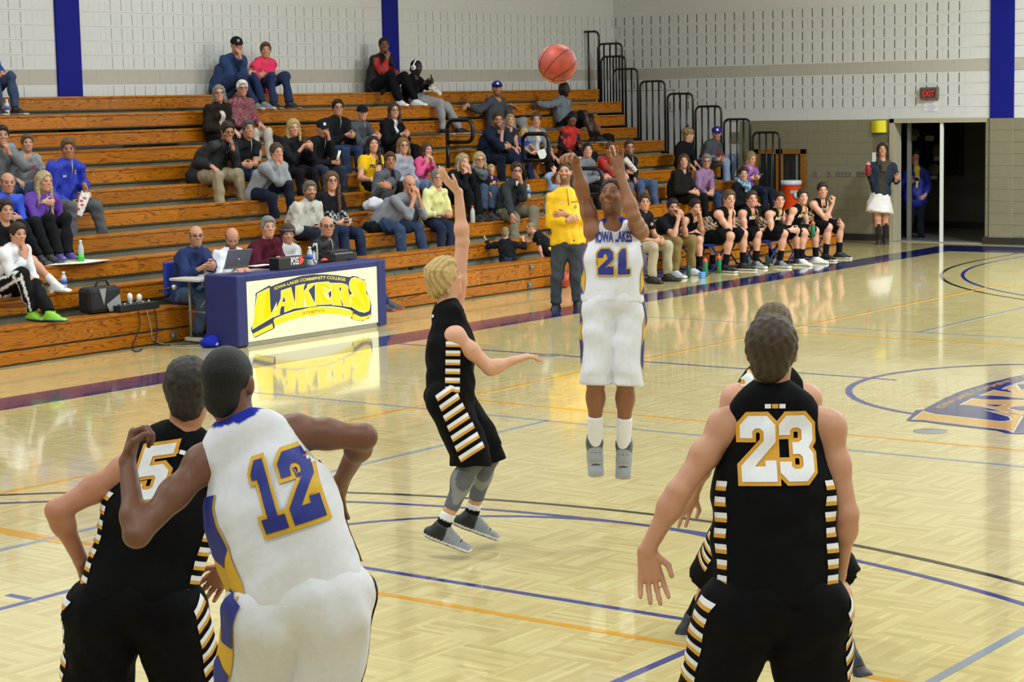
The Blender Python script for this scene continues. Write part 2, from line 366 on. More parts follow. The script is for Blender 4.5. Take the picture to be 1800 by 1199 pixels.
# ------------------------------------------------------------------ the court floor
def floor_material():
    m, nt, p = nodes('maple_floor')
    tc = nt.nodes.new('ShaderNodeTexCoord')
    br = nt.nodes.new('ShaderNodeTexBrick'); br.inputs['Scale'].default_value = 1.0
    br.inputs['Brick Width'].default_value = .40; br.inputs['Row Height'].default_value = .0333; br.inputs['Mortar Size'].default_value = .0006
    br.inputs['Color1'].default_value = (*lin('dccb90'), 1); br.inputs['Color2'].default_value = (*lin('c9b377'), 1); br.inputs['Mortar'].default_value = (*lin('c3ab70'), 1)
    br.inputs['Bias'].default_value = -.1; br.offset = .37; br.offset_frequency = 3
    nt.links.new(tc.outputs['Object'], br.inputs['Vector'])
    br2 = nt.nodes.new('ShaderNodeTexBrick'); br2.inputs['Scale'].default_value = 1.0
    br2.inputs['Brick Width'].default_value = .40; br2.inputs['Row Height'].default_value = .0333; br2.inputs['Mortar Size'].default_value = .0006
    for k in ('Color1', 'Color2', 'Mortar'): br2.inputs[k].default_value = br.inputs[k].default_value
    mpr = nt.nodes.new('ShaderNodeMapping'); mpr.inputs['Rotation'].default_value = (0, 0, math.pi/2)
    nt.links.new(tc.outputs['Object'], mpr.inputs[0]); nt.links.new(mpr.outputs[0], br2.inputs['Vector'])
    ck = nt.nodes.new('ShaderNodeTexChecker'); ck.inputs['Scale'].default_value = 1/.40; ck.inputs[1].default_value = (0, 0, 0, 1); ck.inputs[2].default_value = (1, 1, 1, 1)
    nt.links.new(tc.outputs['Object'], ck.inputs[0])
    mx0 = nt.nodes.new('ShaderNodeMix'); mx0.data_type = 'RGBA'
    nt.links.new(ck.outputs['Fac'], mx0.inputs[0]); nt.links.new(br.outputs[0], mx0.inputs[6]); nt.links.new(br2.outputs[0], mx0.inputs[7])
    # fine grain along both strip directions
    cols = mx0.outputs[2]
    for sc_ in ((1.2, 26, 1), (26, 1.2, 1)):
        mp = nt.nodes.new('ShaderNodeMapping'); mp.inputs['Scale'].default_value = sc_
        nt.links.new(tc.outputs['Object'], mp.inputs[0])
        n = nt.nodes.new('ShaderNodeTexNoise'); n.inputs['Scale'].default_value = 1.6; n.inputs['Detail'].default_value = 4
        nt.links.new(mp.outputs[0], n.inputs['Vector'])
        mr = nt.nodes.new('ShaderNodeMapRange'); mr.inputs[3].default_value = .93; mr.inputs[4].default_value = 1.07; nt.links.new(n.outputs[0], mr.inputs[0])
        mx = nt.nodes.new('ShaderNodeMix'); mx.data_type = 'RGBA'; mx.blend_type = 'MULTIPLY'; mx.inputs[0].default_value = 1
        nt.links.new(cols, mx.inputs[6]); nt.links.new(mr.outputs[0], mx.inputs[7]); cols = mx.outputs[2]
    nt.links.new(cols, p.inputs['Base Color'])
    gloss(nt, p); MATS['maple_floor'] = m; return m
def gloss(nt, p):
    """the same polyurethane finish over wood and paint: slightly wavy and sharp"""
    tc = nt.nodes.new('ShaderNodeTexCoord'); mp = nt.nodes.new('ShaderNodeMapping'); mp.inputs['Scale'].default_value = (3.0, 3.0, 1)
    nt.links.new(tc.outputs['Object'], mp.inputs[0])
    n = nt.nodes.new('ShaderNodeTexNoise'); n.inputs['Scale'].default_value = 2.2; n.inputs['Detail'].default_value = 2
    nt.links.new(mp.outputs[0], n.inputs['Vector'])
    b = nt.nodes.new('ShaderNodeBump'); b.inputs['Strength'].default_value = .06; b.inputs['Distance'].default_value = .01
    nt.links.new(n.outputs[0], b.inputs['Height']); nt.links.new(b.outputs[0], p.inputs['Normal'])
    p.inputs['Roughness'].default_value = .13; p.inputs['Specular IOR Level'].default_value = .55
    p.inputs['Coat Weight'].default_value = .6; p.inputs['Coat Roughness'].default_value = .05
M_FLOOR = floor_material()
def paint(name, col, noise=.06):
    if name in MATS: return MATS[name]
    m = mat(name, col, noise=noise, nscale=14, stretch=(1, 1, 1)); gloss(m.node_tree, m.node_tree.nodes['Principled BSDF']); return m
floor = structure(MB().box((-36, -31, -.1), (0, .02, 0)).build('floor', M_FLOOR))
P_BLUE = paint('court_blue', '2b3a8c'); P_NAVY = paint('court_navy', '1a2264'); P_BLACK = paint('court_black', '23222a')
P_YEL = paint('court_yellow', 'e0a021'); P_GREY = paint('court_grey', '8d97a6')
def strip(x0, y0, x1, y1, m, z=.0012, name='painted_line'):
    MB().box((min(x0, x1), min(y0, y1), 0), (max(x0, x1), max(y0, y1), z)).build(name, m, floor)
def lx(y, x0, x1, m, w=.05, z=.0012): strip(x0, y-w/2, x1, y+w/2, m, z)
def ly(x, y0, y1, m, w=.05, z=.0012): strip(x-w/2, y0, x+w/2, y1, m, z)
def arc(cx, cy, r, a0, a1, m, w=.05, z=.0016, n=96):
    V = []; F = []
    for i in range(n+1):
        a = a0+(a1-a0)*i/n
        V += [(cx+(r-w/2)*math.cos(a), cy+(r-w/2)*math.sin(a), z), (cx+(r+w/2)*math.cos(a), cy+(r+w/2)*math.sin(a), z)]
    for i in range(n): F.append((2*i, 2*i+1, 2*i+3, 2*i+2))
    MB().add(V, F).build('painted_line', m, floor)
CX, CY = -15.92, -15.32
# side and end borders
strip(-31.0, -7.77, -.5, -7.16, P_NAVY, .001, 'painted_border'); strip(-31.0, -23.5, -.5, -22.9, P_NAVY, .001, 'painted_border')
strip(-1.7, -22.9, -.5, -7.77, P_NAVY, .001, 'painted_border'); strip(-31., -22.9, -30.2, -7.77, P_NAVY, .001, 'painted_border')
ly(CX, -22.9, -16.9, P_BLUE); ly(CX, -13.75, -7.77, P_BLUE)
arc(CX, CY, 1.83, 0, 2*math.pi, P_BLUE, .06)
for cx, sg in ((-28.5, 1), (-3.25, -1)):
    e = -30.2 if sg > 0 else -1.7
    for r, m in ((6.33, P_BLACK), (6.03, P_BLUE)):
        a = math.pi/2; arc(cx, CY, r, -a, a, m, .05, .0018) if sg > 0 else arc(cx, CY, r, math.pi-a, math.pi+a, m, .05, .0018)
        for s2 in (-1, 1): lx(CY+s2*r, min(cx, e), max(cx, e), m, .05, .0018)
ly(-24.27, -17.0, -13.45, P_BLUE)
arc(-24.27, -15.22, 1.8, -math.pi/2, math.pi/2, P_BLUE)
for y in (-13.47, -16.97): lx(y, -30.2, -24.27, P_BLUE, .05)
for x in (-25.8, -26.7, -27.6): strip(x-.025, -13.43, x+.025, -13.25, P_BLUE); strip(x-.025, -17.2, x+.025, -17.02, P_BLUE)
strip(-8.9, -17.0, -7.4, -13.45, P_BLUE, .001) if False else ly(-7.47, -17.0, -13.45, P_BLUE)
for y in (-13.47, -16.97): lx(y, -7.47, -1.7, P_BLUE, .05)
# volleyball court in yellow, badminton in grey
for y in (-10.88, -19.9): lx(y, -24.7, -7.1, P_YEL, .05, .0022)
for x in (-24.69, -18.84, -13.05, -7.1): ly(x, -19.9, -10.88, P_YEL, .05, .0022)
ly(-24.75, -12.5, -10.88, P_YEL, .05, .0022)
for y in (-12.32, -18.16): lx(y, -29., -19.45, P_GREY, .05, .0026); lx(y, -12.42, -3., P_GREY, .05, .0026)
for x in (-19.45, -12.42): ly(x, -20., -8.5, P_GREY, .045, .0026)
M_PLATE = paint('floor_plate', '8c8a88')
for p in (at_z(1635, 758.5), at_z(968, 625.5)):
    MB().lathe((p[0], p[1], 0), [(.13, 0), (.13, .0035), (.12, .004)], 24).build('floor_plate', M_PLATE, floor)
# ------------------------------------------------------------------ bleachers
YR = [-5.4, -4.8, -4.2, -3.6, -3.0, -2.4, -1.8, -1.2, -.93, -.86, -.36]
ZR = [.405+.24*k for k in range(11)]
XL, XE = -23.0, -1.05
rnd = random.Random(4)
bl = empty('bleachers', (-10, -3, 0)); tag(bl, 'tall telescopic bleachers of varnished orange-brown planks against the block wall', 'bleachers')
for k in range(11):
    y, z = YR[k], ZR[k]; ynext = YR[k+1] if k < 10 else .0
    b = MB()
    if ynext-y > .4:
        b.box((XL, y+.27, z-.215), (XE, ynext+.12, z-.19))
        b.box((XL, ynext+.08, z-.2), (XE, ynext+.1, z+.22))
    b.box((XL, y+.02, z-.20), (XE, y+.05, z-.03))
    if k == 0: b.box((XL, y+.05, .0), (XE, y+.08, z-.03))
    row = b.build('seat_row', M_DECK, bl)
    # planks: joints of the facing boards, seat boards on top
    L = 2.75; off = rnd.uniform(0, L); xs = [XL]
    x = XL+off
    while x < XE-.6: xs.append(x); x += L
    xs.append(XE)
    d = min(.28, max(.06, ynext-y))
    for a, c in zip(xs[:-1], xs[1:]):
        if k == 0:
            MB().box((a+.001, y, .172), (c-.001, y+.022, z-.034), .002).build('plank', M_OAK, row)
            MB().box((a+.001, y+.004, .022), (c-.001, y+.024, .150), .002).build('plank', M_OAK, row)
        else:
            MB().box((a+.001, y, z-.186), (c-.001, y+.022, z-.034), .002).build('plank', M_OAK, row)
        MB().box((a+.001, y-.010, z-.030), (c-.001, y+d, z), .004).build('seat_plank', M_OAK, row)
    b = MB()
    for a, c in zip(xs[:-1], xs[1:]):
        for xx in (a+.07, (a+c)/2, c-.07):
            for zz in (z-.065, z-.155): b.lathe((xx, y-.001, zz), [(.009, 0), (.006, .003)], 6, (0, -1, 0))
    tag(b.build('screws', M_SCREW, row), kind='stuff')
M_CATCH = mat('catch_metal', '8a8372', .35, metal=.7, noise=.2)
for px, py in ((935, 470), (932, 501), (306, 589)):
    q = at_y(px, py, -5.41); e = MB()
    e.box((q[0]-.05, -5.415, q[2]-.045), (q[0]+.05, -5.398, q[2]+.045), .004); e.lathe((q[0]-.02, -5.41, q[2]), [(.03, 0), (.03, .02), (.012, .03)], 12, (0, -1, 0))
    e.build('latch', M_CATCH, bl)
def hoop(y0, y1, zb, zt, r=.10, n=5):
    return [(y0, zb), (y0, zt-r)]+[(y0+r-r*math.cos(a), zt-r+r*math.sin(a)) for a in np.linspace(0, math.pi/2, n)][1:] + \
           [(y1-r+r*math.sin(a), zt-r+r*math.cos(a)) for a in np.linspace(0, math.pi/2, n)]+[(y1, zb)]
for k in range(2, 11):
    y0, zt, zb = YR[k]-.0, ZR[k]+1.085, ZR[k]-.25
    b = MB(); xr = XE+.04
    if k < 10:
        y1 = y0+.545
        b.tube([(xr, a, c) for a, c in hoop(y0, y1, zb, zt)], .021, 8)
        for t in (.25, .5, .75): b.tube([(xr, y0+(y1-y0)*t, zb), (xr, y0+(y1-y0)*t, zt)], .017, 8)
        b.box((xr-.02, y0-.02, zb), (xr+.02, y1+.02, zb+.05))
    else:
        b.tube([(xr, y0+.02, zb), (xr, y0+.02, zt-.1)]+[(xr, y0+.12-.1*math.cos(a), zt-.1+.1*math.sin(a)) for a in np.linspace(0, math.pi/2, 5)]+[(xr, -.02, zt)], .021, 8)
        b.tube([(xr, -.1, ZR[k]), (xr, -.1, zt)], .017, 8)
    b.build('guard_rail', M_STEEL, bl)
def aisle_rail(xp, pxb, pyb, yb, dz0, w, h):
    q = at_y(pxb, pyb, yb); x = q[0]; z0 = ZR[min(range(11), key=lambda i: abs(YR[i]-yb))]-.1
    zc = z0+dz0; b = MB(); P = [(x, yb, z0), (x, yb, zc+h-.12)]
    for a in np.linspace(0, math.pi/2, 6): P.append((x, yb-.12+.12*math.cos(a), zc+h-.12+.12*math.sin(a)))
    for a in np.linspace(0, math.pi/2, 6): P.append((x, yb-w+.12-.12*math.sin(a), zc+h-.12+.12*math.cos(a)))
    for a in np.linspace(0, math.pi/2, 6): P.append((x, yb-w+.12-.12*math.cos(a), zc+.12-.12*math.sin(a)))
    P.append((x, yb, zc)); b.tube(P, .032, 8); b.box((x-.06, yb-.06, z0-.02), (x+.06, yb+.06, z0+.02))
    b.build('aisle_rail', M_STEEL, bl)
aisle_rail(0, 788, 296, -2.3, .50, .50, .34)
aisle_rail(0, 920, 320, -3.1, .42, .50, .42)
aisle_rail(0, 1012, 390, -4.35, .40, .50, .40)

# ------------------------------------------------------------------ scorer's table with its lit panel
YT = -6.477; TX0, TX1, TZ = -17.09, -14.58, .795
M_PAD = mat('blue_vinyl', '1b2364', .55, noise=.08, nscale=20, bump=.3, bscale=150)
st = empty('scorer_table', (-15.8, -6.2, 0)); tag(st, 'long blue padded courtside table with a lit cream panel lettered in yellow', 'table')
MB().box((TX0+.15, YT, TZ-.085), (TX1-.15, YT+.30, TZ-.0005), .018).build('table_top', M_PAD, st)
MB().box((TX0, YT, .012), (TX0+.165, YT+.50, TZ), .018).build('end_panel', M_PAD, st)
MB().box((TX1-.165, YT, .012), (TX1, YT+.50, TZ), .018).build('end_panel', M_PAD, st)
MB().box((TX0+.15, YT+.02, .0), (TX1-.15, YT+.09, .055), .004).build('kick_strip', mat('kick_aluminium', '9a9788', .4, metal=.5, noise=.1), st)
def glow(name, col, e):
    m, nt, p = nodes(name); p.inputs['Base Color'].default_value = (*[c*.15 for c in lin(col)], 1)
    p.inputs['Emission Color'].default_value = (*lin(col), 1); p.inputs['Emission Strength'].default_value = e
    p.inputs['Roughness'].default_value = .35
    tc = nt.nodes.new('ShaderNodeTexCoord'); n = nt.nodes.new('ShaderNodeTexNoise'); n.inputs['Scale'].default_value = 1.3; nt.links.new(tc.outputs['Object'], n.inputs['Vector'])
    mr = nt.nodes.new('ShaderNodeMapRange'); mr.inputs[3].default_value = e*.9; mr.inputs[4].default_value = e*1.1
    nt.links.new(n.outputs['Fac'], mr.inputs[0]); nt.links.new(mr.outputs[0], p.inputs['Emission Strength'])
    MATS[name] = m; return m
G_CREAM = glow('lit_cream', 'fffbc4', 1.02); G_YEL = glow('lit_yellow', 'ffe414', 1.0); G_NAVY = glow('lit_navy', '2e3f72', .55); G_GOLD = glow('lit_gold', '8a5f10', .35)
panel = MB().box((TX0+.165, YT+.004, .055), (TX1-.165, YT+.03, TZ-.07)).build('light_panel', G_CREAM, st)

def cl(P): return [(436+x/8.567, 470+y/8.567) for x, y in P]
def cr(P): return [(540+x/9.223, 460+y/9.223) for x, y in P]
LOGO_NAVY = cl([(110,410),(120,385),(325,268),(345,290),(400,265),(600,190),(800,130),(1000,103)])+cr([(130,206),(300,205),(480,220),(690,250),(745,230),(820,245),(900,290),(935,285),(950,340),(965,480),(1010,580),(1040,700),(1040,860),(1000,920),(900,965),(800,955),(712,925),(745,905),(745,790),(560,745),(390,722),(200,722)])+cl([(1000,600),(860,625),(700,660),(560,705),(400,770),(372,790),(385,900),(400,920),(100,1065),(50,960),(42,920),(75,855),(105,560),(120,465)])
LOGO_YEL = dict(
 L=cl([(145,400),(310,315),(290,350),(270,400),(240,730),(252,765),(290,765),(350,710),(430,535),(425,600),(390,735),(70,930),(105,880),(160,430),(150,425)]),
 A=cl([(505,355),(640,308),(640,330),(630,345),(715,605),(560,670),(572,650),(580,600),(545,572),(500,580),(465,660),(475,705),(395,740),(395,725),(500,470),(515,390)]),
 K=cl([(725,285),(850,255),(835,290),(828,380),(905,290),(900,265),(985,240),(1000,250),(900,345),(1000,545),(1020,560),(1020,578),(885,590),(890,560),(842,430),(830,440),(838,560),(845,595),(720,612),(735,590),(750,330),(740,310)]),
 E=cr([(140,345),(345,330),(370,350),(385,455),(372,460),(340,390),(300,375),(255,380),(255,440),(290,440),(310,400),(340,550),(325,560),(300,500),(260,490),(255,640),(300,650),(350,620),(400,555),(400,600),(380,685),(140,695),(155,670),(160,380)]),
 R=cr([(400,350),(560,355),(640,380),(665,420),(650,470),(620,500),(710,730),(590,715),(590,690),(530,550),(525,560),(530,680),(550,710),(410,695),(425,670),(425,380)]),
 S=cr([(690,330),(720,275),(770,260),(850,280),(910,320),(930,310),(950,480),(935,485),(880,400),(830,360),(805,370),(830,430),(940,500),(1000,580),(1015,700),(1000,790),(930,820),(840,800),(770,760),(715,730),(700,540),(715,540),(740,620),(820,720),(870,720),(890,690),(860,640),(760,560),(700,460),(685,390)]))
LOGO_HOLE = [cl([(540,435),(512,520),(568,520)]), cr([(522,412),(545,412),(558,440),(545,472),(522,478)])]
LOGO_RIB = [cl([(380,790),(560,715),(800,640),(1000,604)])+cr([(30,743),(150,735),(300,733),(450,745),(600,770),(740,800),(735,895),(600,870),(450,850),(300,845),(150,858),(20,878)])+cl([(1000,716),(850,740),(620,800),(400,885)]),
            cl([(75,1000),(365,845),(380,915),(100,1050)]), cr([(752,840),(870,895),(960,885),(1035,845),(1015,890),(940,945),(870,958),(780,945),(725,920),(752,900)])]
LOGO_TXT1 = cl([(395,342),(590,274),(810,212),(1000,190)])+cr([(110,292),(300,278),(460,290),(620,315)])
LOGO_TXT2 = cl([(820,712),(1000,682)])+cr([(100,824),(275,811)])
def offset_poly(P, d):
    P = np.array(P, float); n = len(P); A = 0
    for i in range(n): A += P[i][0]*P[(i+1) % n][1]-P[(i+1) % n][0]*P[i][1]
    s = 1 if A > 0 else -1; out = []
    for i in range(n):
        e0 = P[i]-P[i-1]; e1 = P[(i+1) % n]-P[i]
        n0 = np.array([e0[1], -e0[0]])/(np.linalg.norm(e0)+1e-9); n1 = np.array([e1[1], -e1[0]])/(np.linalg.norm(e1)+1e-9)
        m = n0+n1; l = np.linalg.norm(m)
        m = n0 if l < .3 else m/l
        c = max(.5, float(m@n0)); out.append(P[i]+s*m*d/c)
    return out
def flat_poly(P3, name, m, parent):
    bm = bmesh.new(); vs = [bm.verts.new(Vector(p)) for p in P3]; bm.faces.new(vs)
    bmesh.ops.triangulate(bm, faces=bm.faces[:], ngon_method='EAR_CLIP')
    me = bpy.data.meshes.new(name); bm.to_mesh(me); bm.free(); return obj(name, me, m, parent)
def text_mesh(txt, offset=0., spacing=1.):
    cu = bpy.data.curves.new('t', 'FONT'); cu.body = txt; cu.size = 1; cu.resolution_u = 3; cu.offset = offset; cu.space_character = spacing; cu.fill_mode = 'FRONT' if hasattr(cu, 'fill_mode') else cu.fill_mode
    o = bpy.data.objects.new('t', cu); COL.objects.link(o); dg = bpy.context.evaluated_depsgraph_get()
    me = bpy.data.meshes.new_from_object(o.evaluated_get(dg)); COL.objects.unlink(o); bpy.data.objects.remove(o); bpy.data.curves.remove(cu)
    return me
def text_on_path(txt, path, hpx, place, name, m, parent, offset=.02):
    """lettering bent along a baseline given in logo coordinates"""
    me = text_mesh(txt, offset); V = np.zeros(len(me.vertices)*3); me.vertices.foreach_get('co', V); V = V.reshape(-1, 3)
    P = np.array(path); s = np.concatenate([[0], np.cumsum(np.linalg.norm(np.diff(P, axis=0), axis=1))]); W = V[:, 0].max()
    out = []
    for x, y, _ in V:
        t = max(0, min(1, x/W))*s[-1]; c = np.array([np.interp(t, s, P[:, 0]), np.interp(t, s, P[:, 1])])
        e = np.array([np.interp(min(t+2, s[-1]), s, P[:, 0])-np.interp(max(t-2, 0), s, P[:, 0]), np.interp(min(t+2, s[-1]), s, P[:, 1])-np.interp(max(t-2, 0), s, P[:, 1])])
        e /= np.linalg.norm(e); out.append(place(c+np.array([0, -1])*y*hpx/.72))
    me.vertices.foreach_set('co', np.array(out).ravel()); me.update(); return obj(name, me, m, parent)
def logo(place, parent, ms, w=1.0):
    navy, white, yel, gold = ms
    flat_poly([place(p, 0) for p in LOGO_NAVY], 'logo_ground', navy, parent)
    for k, P in LOGO_YEL.items(): flat_poly([place(p, 1) for p in offset_poly(P, .9*w)], 'letter_outline', white, parent)
    for k, P in LOGO_YEL.items(): flat_poly([place(p, 2) for p in offset_poly(P, .1)], 'letter', yel, parent)
    for P in LOGO_HOLE: flat_poly([place(p, 3) for p in offset_poly(P, .5)], 'letter_outline', white, parent); flat_poly([place(p, 4) for p in offset_poly(P, -.2)], 'letter_counter', navy, parent)
    for P in LOGO_RIB: flat_poly([place(p, 1) for p in P], 'ribbon', yel, parent)
    text_on_path('IOWA LAKES COMMUNITY COLLEGE', LOGO_TXT1, 5.2, lambda p: place(p, 2), 'lettering', yel, parent)
    text_on_path('ATHLETICS', LOGO_TXT2, 4.6, lambda p: place(p, 2), 'lettering', gold, parent, .0)
logo(lambda p, k: at_y(p[0], p[1], YT+.0025-.0006*k), panel, (G_NAVY, G_CREAM, G_YEL, G_GOLD))
# the same emblem painted on the centre of the court
def sgn(p): q = at_y(p[0], p[1], YT); return np.array([q[0], q[2]])
A3 = np.array([[*sgn(cl([c])[0]), 1] for c in ((145, 400), (70, 930), (505, 355))])
B3 = np.array([at_z(*c)[:2] for c in ((1606, 737.8), (1780.5, 760.4), (1690.6, 711.9))])
AFF = np.linalg.solve(A3, B3)
def on_floor(p, k): u = np.array([*sgn(p), 1])@AFF; return (u[0], u[1], .003+.0004*k)
em = MB().box((CX-.01, CY-.01, 0), (CX+.01, CY+.01, .002)).build('court_emblem', P_NAVY, floor)
logo(on_floor, em, (P_NAVY, paint('court_white', 'e6e3da'), paint('court_gold', 'd9a437'), P_NAVY))

# folding table behind the lit panel
ft = empty('folding_table', (-16.5, -5.9, 0)); tag(ft, 'pale grey folding table tucked behind the blue scorer table, holding the laptop', 'table')
M_TBL = mat('table_grey', 'b9b6ad', .5, noise=.06, nscale=12); M_TLEG = mat('table_leg', '8d8a80', .4, metal=.5, noise=.1)
TFX = float(at_y(322, 480, -5.75)[0])
MB().box((TFX, -5.97, .715), (-14.8, -5.52, .745), .008).build('table_top', M_TBL, ft)
MB().box((TFX+.1, -5.95, .66), (-14.9, -5.93, .715)).build('apron', M_TLEG, ft)
for xx in (TFX+.25, -15.1):
    b = MB(); b.tube([(xx, -5.92, .715), (xx, -5.92, .06)], .016); b.tube([(xx, -5.58, .715), (xx, -5.58, .06)], .016); b.tube([(xx, -5.58, .35), (xx, -5.92, .35)], .012)
    b.tube([(xx, -5.75, .4), (xx+.3, -5.75, .7)], .01); b.build('leg', M_TLEG, ft)
    MB().box((xx-.03, -5.97, .02), (xx+.03, -5.50, .06), .006).build('foot_bar', M_TBL, ft)

# things on the tables
lp = empty('laptop', (-16.75, -6.1, .75)); tag(lp, 'open grey laptop on the folding table in front of the man in white', 'laptop')
M_LAP = mat('laptop_silver', '8e9097', .35, metal=.5, noise=.05)
c0 = at_y(395, 474, -6.10); c1 = at_y(436, 470, -6.10); t0 = at_y(403, 440, -6.24); t1 = at_y(444, 438, -6.24)
b = MB(); b.prism([c0, c1, t1, t0], np.array([0, .018, .004])); b.build('lid', M_LAP, lp)
b = MB(); b.box((c0[0]-.04, -6.1, .747), (c1[0], -5.84, .772), .004); b.build('keyboard_base', mat('laptop_dark', '2a2a2c', .4, noise=.1), lp)
q = (c0+c1+t0+t1)/4; MB().lathe((q[0], q[1]-.003, q[2]), [(.016, 0), (.016, .003)], 12, (0, -1, .3)).build('badge', M_SCREW, lp)
ps = empty('possession_box', (-15.6, -6.32, .8)); tag(ps, 'small black possession-arrow box with a glowing red arrow on the blue table', 'scoreboard')
pc = at_y(514, 459, -6.40)
MB().box((pc[0]-.235, -6.41, TZ), (pc[0]+.235, -6.26, TZ+.135), .006).build('case', mat('case_plastic', '151312', .4, noise=.15), ps)
a0 = at_y(527, 457.5, -6.413); G_RED = glow('lit_red', 'ff3b2a', 1.6); G_WHT = glow('lit_white', 'f4f2ea', .9)
MB().prism([a0+np.array([.0, 0, .045]), a0+np.array([.02, 0, .045]), a0+np.array([.075, 0, 0]), a0+np.array([.02, 0, -.045]), a0+np.array([0, 0, -.045])], (0, .004, 0)).build('arrow', G_RED, ps)
tm = text_mesh('POSS', .02); V = np.zeros(len(tm.vertices)*3); tm.vertices.foreach_get('co', V); V = V.reshape(-1, 3); W = V[:, 0].max()
V2 = np.stack([a0[0]-.15+V[:, 0]/W*.135, np.full(len(V), -6.4135), a0[2]-.043+V[:, 1]/.72*.086], 1); tm.vertices.foreach_set('co', V2.ravel()); tm.update(); obj('lettering', tm, G_WHT, ps)
def bottle(loc, label, body, cap, h=.205, r=.032, lab=None, liquid=None, sport=False, group=None):
    o = empty('water_bottle' if not sport else 'sports_bottle', loc); tag(o, label, 'bottle', group); x, y, z = loc
    if sport: prof = [(.0, 0), (r, .002), (r, h*.6), (r*.9, h*.66), (r*.98, h*.72), (r*.95, h*.8)]
    else: prof = [(.0, 0), (r*.9, .004), (r, .015), (r*.96, h*.35), (r, h*.6), (r*.85, h*.72), (r*.42, h*.88), (r*.4, h*.92)]
    MB().lathe(loc, prof, 14).build('bottle_body', body, o)
    if sport: MB().lathe((x, y, z+h*.79), [(r*1.02, 0), (r*1.02, h*.1), (r*.5, h*.14), (r*.3, h*.24), (.004, h*.25)], 14).build('cap', cap, o)
    else: MB().lathe((x, y, z+h*.9), [(r*.48, 0), (r*.48, h*.1), (.003, h*.105)], 12).build('cap', cap, o)
    if lab: MB().lathe((x, y, z+h*.36), [(r*1.02, 0), (r*1.02, h*.24)], 14).build('label_wrap', lab, o)
    if liquid: MB().lathe((x, y, z), [(r*1.01, .006), (r*1.01, h*.36)], 14).build('drink', liquid, o)
    return o
M_PET = mat('clear_plastic', 'b9bcbb', .1, noise=.08, coat=.5); M_BLUEL = mat('label_blue', '3f63c0', .4, noise=.15, nscale=60); M_CAPW = mat('cap_white', 'e8e8e6', .4, noise=.05)
M_CAPO = mat('cap_orange', 'e8562a', .4, noise=.05); M_GRN = mat('green_drink', '43c23a', .2, noise=.08); M_SQ = mat('squeeze_green', '1f7a4c', .35, noise=.1); M_GRNB = mat('green_glass', '2f8a50', .15, noise=.1)
p = at_y(545, 461, -6.32); bottle((p[0], -6.32, TZ), 'clear water bottle with a blue label on the scorer table beside the arrow box', M_PET, M_CAPW, .22, .035, M_BLUEL)
for (px, row, lab, bd, cp, lb, lq) in ((143, 3, 'bottle half full of lime-green drink on the bleacher plank near the left', M_PET, M_CAPW, None, M_GRN),
        (113, 2, 'clear water bottle with a blue label beside the white sneaker on the bleachers', M_PET, M_CAPW, M_BLUEL, None),
        (13, 10, 'clear water bottle with a blue label on the high plank at the left edge', M_PET, M_CAPW, M_BLUEL, None),
        (831, 3, 'clear bottle with an orange cap at the feet of the women in black', M_PET, M_CAPO, None, None),
        (962, 7, 'clear bottle with an orange cap on the plank behind the woman in a grey cardigan', M_PET, M_CAPO, None, None),
        (929, 4, 'clear water bottle with a blue label behind the man in the charcoal sweater', M_PET, M_CAPW, M_BLUEL, None),
        (697, 1, 'small green bottle on the plank just right of the blue table', M_GRNB, M_GRNB, None, None)):
    yy = YR[row-1]+.07 if row > 1 else YR[0]+.36; zz = ZR[row-1] if row > 1 else ZR[0]-.19; q = at_y(px, 300, yy)
    for _ in range(6):                                   # slide along the plank until the pixel column fits
        w_ = np.array([q[0], yy, zz]); v = w_-CAM; pxx = 900+FPX*(v@CR)/(v@CF); q[0] += (px-pxx)*.006
    bottle((q[0], yy, zz), lab, bd, cp, .25 if row == 3 else .21, .035, lb, lq)
M_PAPER = mat('paper_white', 'dedcd6', .8, noise=.03)
def sheet(row, pxs, dy, label, dz=.0):
    z = ZR[row-1]+.003; P = [at_z(px, py, z) for px, py in pxs]
    o = MB().prism(P, (0, 0, .004)).build('paper_sheets', M_PAPER); tag(o, label, 'paper')
sheet(3, ((80, 467), (150, 463), (195, 457), (135, 456)), 0, 'white program sheets lying beside the green drink bottle')
sheet(2, ((88, 515), (116, 510), (112, 506), (84, 510)), 0, 'white sheet of paper under the white sneaker at the left')
def tablecard(px, py, w, label):
    q = at_z(px, py, TZ+.002); o = MB().box((q[0]-w/2, q[1]-.06, TZ), (q[0]+w/2, q[1]+.06, TZ+.006)).build('score_sheet', M_PAPER); tag(o, label, 'paper')
tablecard(462, 466, .38, 'white score sheets on the table in front of the man in maroon')
ck = empty('control_console', (-14.9, -6.3, TZ)); tag(ck, 'black scoreboard control console on the right end of the blue table', 'console')
q = at_z(600, 456, TZ); M_CON = mat('console_black', '1d1d1f', .5, noise=.15)
MB().prism([(q[0]-.19, q[1]-.08, TZ), (q[0]+.19, q[1]-.08, TZ), (q[0]+.19, q[1]+.14, TZ), (q[0]-.19, q[1]+.14, TZ)], (0, 0, .07)).build('housing', M_CON, ck)
MB().box((q[0]-.17, q[1]+.02, TZ+.07), (q[0]+.17, q[1]+.14, TZ+.11), .006).build('display', M_CON, ck)
for i in range(6): MB().box((q[0]-.15+i*.055, q[1]-.05, TZ+.07), (q[0]-.12+i*.055, q[1]-.02, TZ+.08), .003).build('key', mat('console_key', 'a8a49c', .5, noise=.1), ck)
q = at_z(571, 458, TZ); tag(MB().lathe((q[0], q[1], TZ), [(0, 0), (.05, .0), (.04, .02), (.0, .03)], 10).build('red_marker', mat('marker_red', 'e0503a', .5, noise=.1)), 'small red marker on the scorer table in front of the console', 'marker')

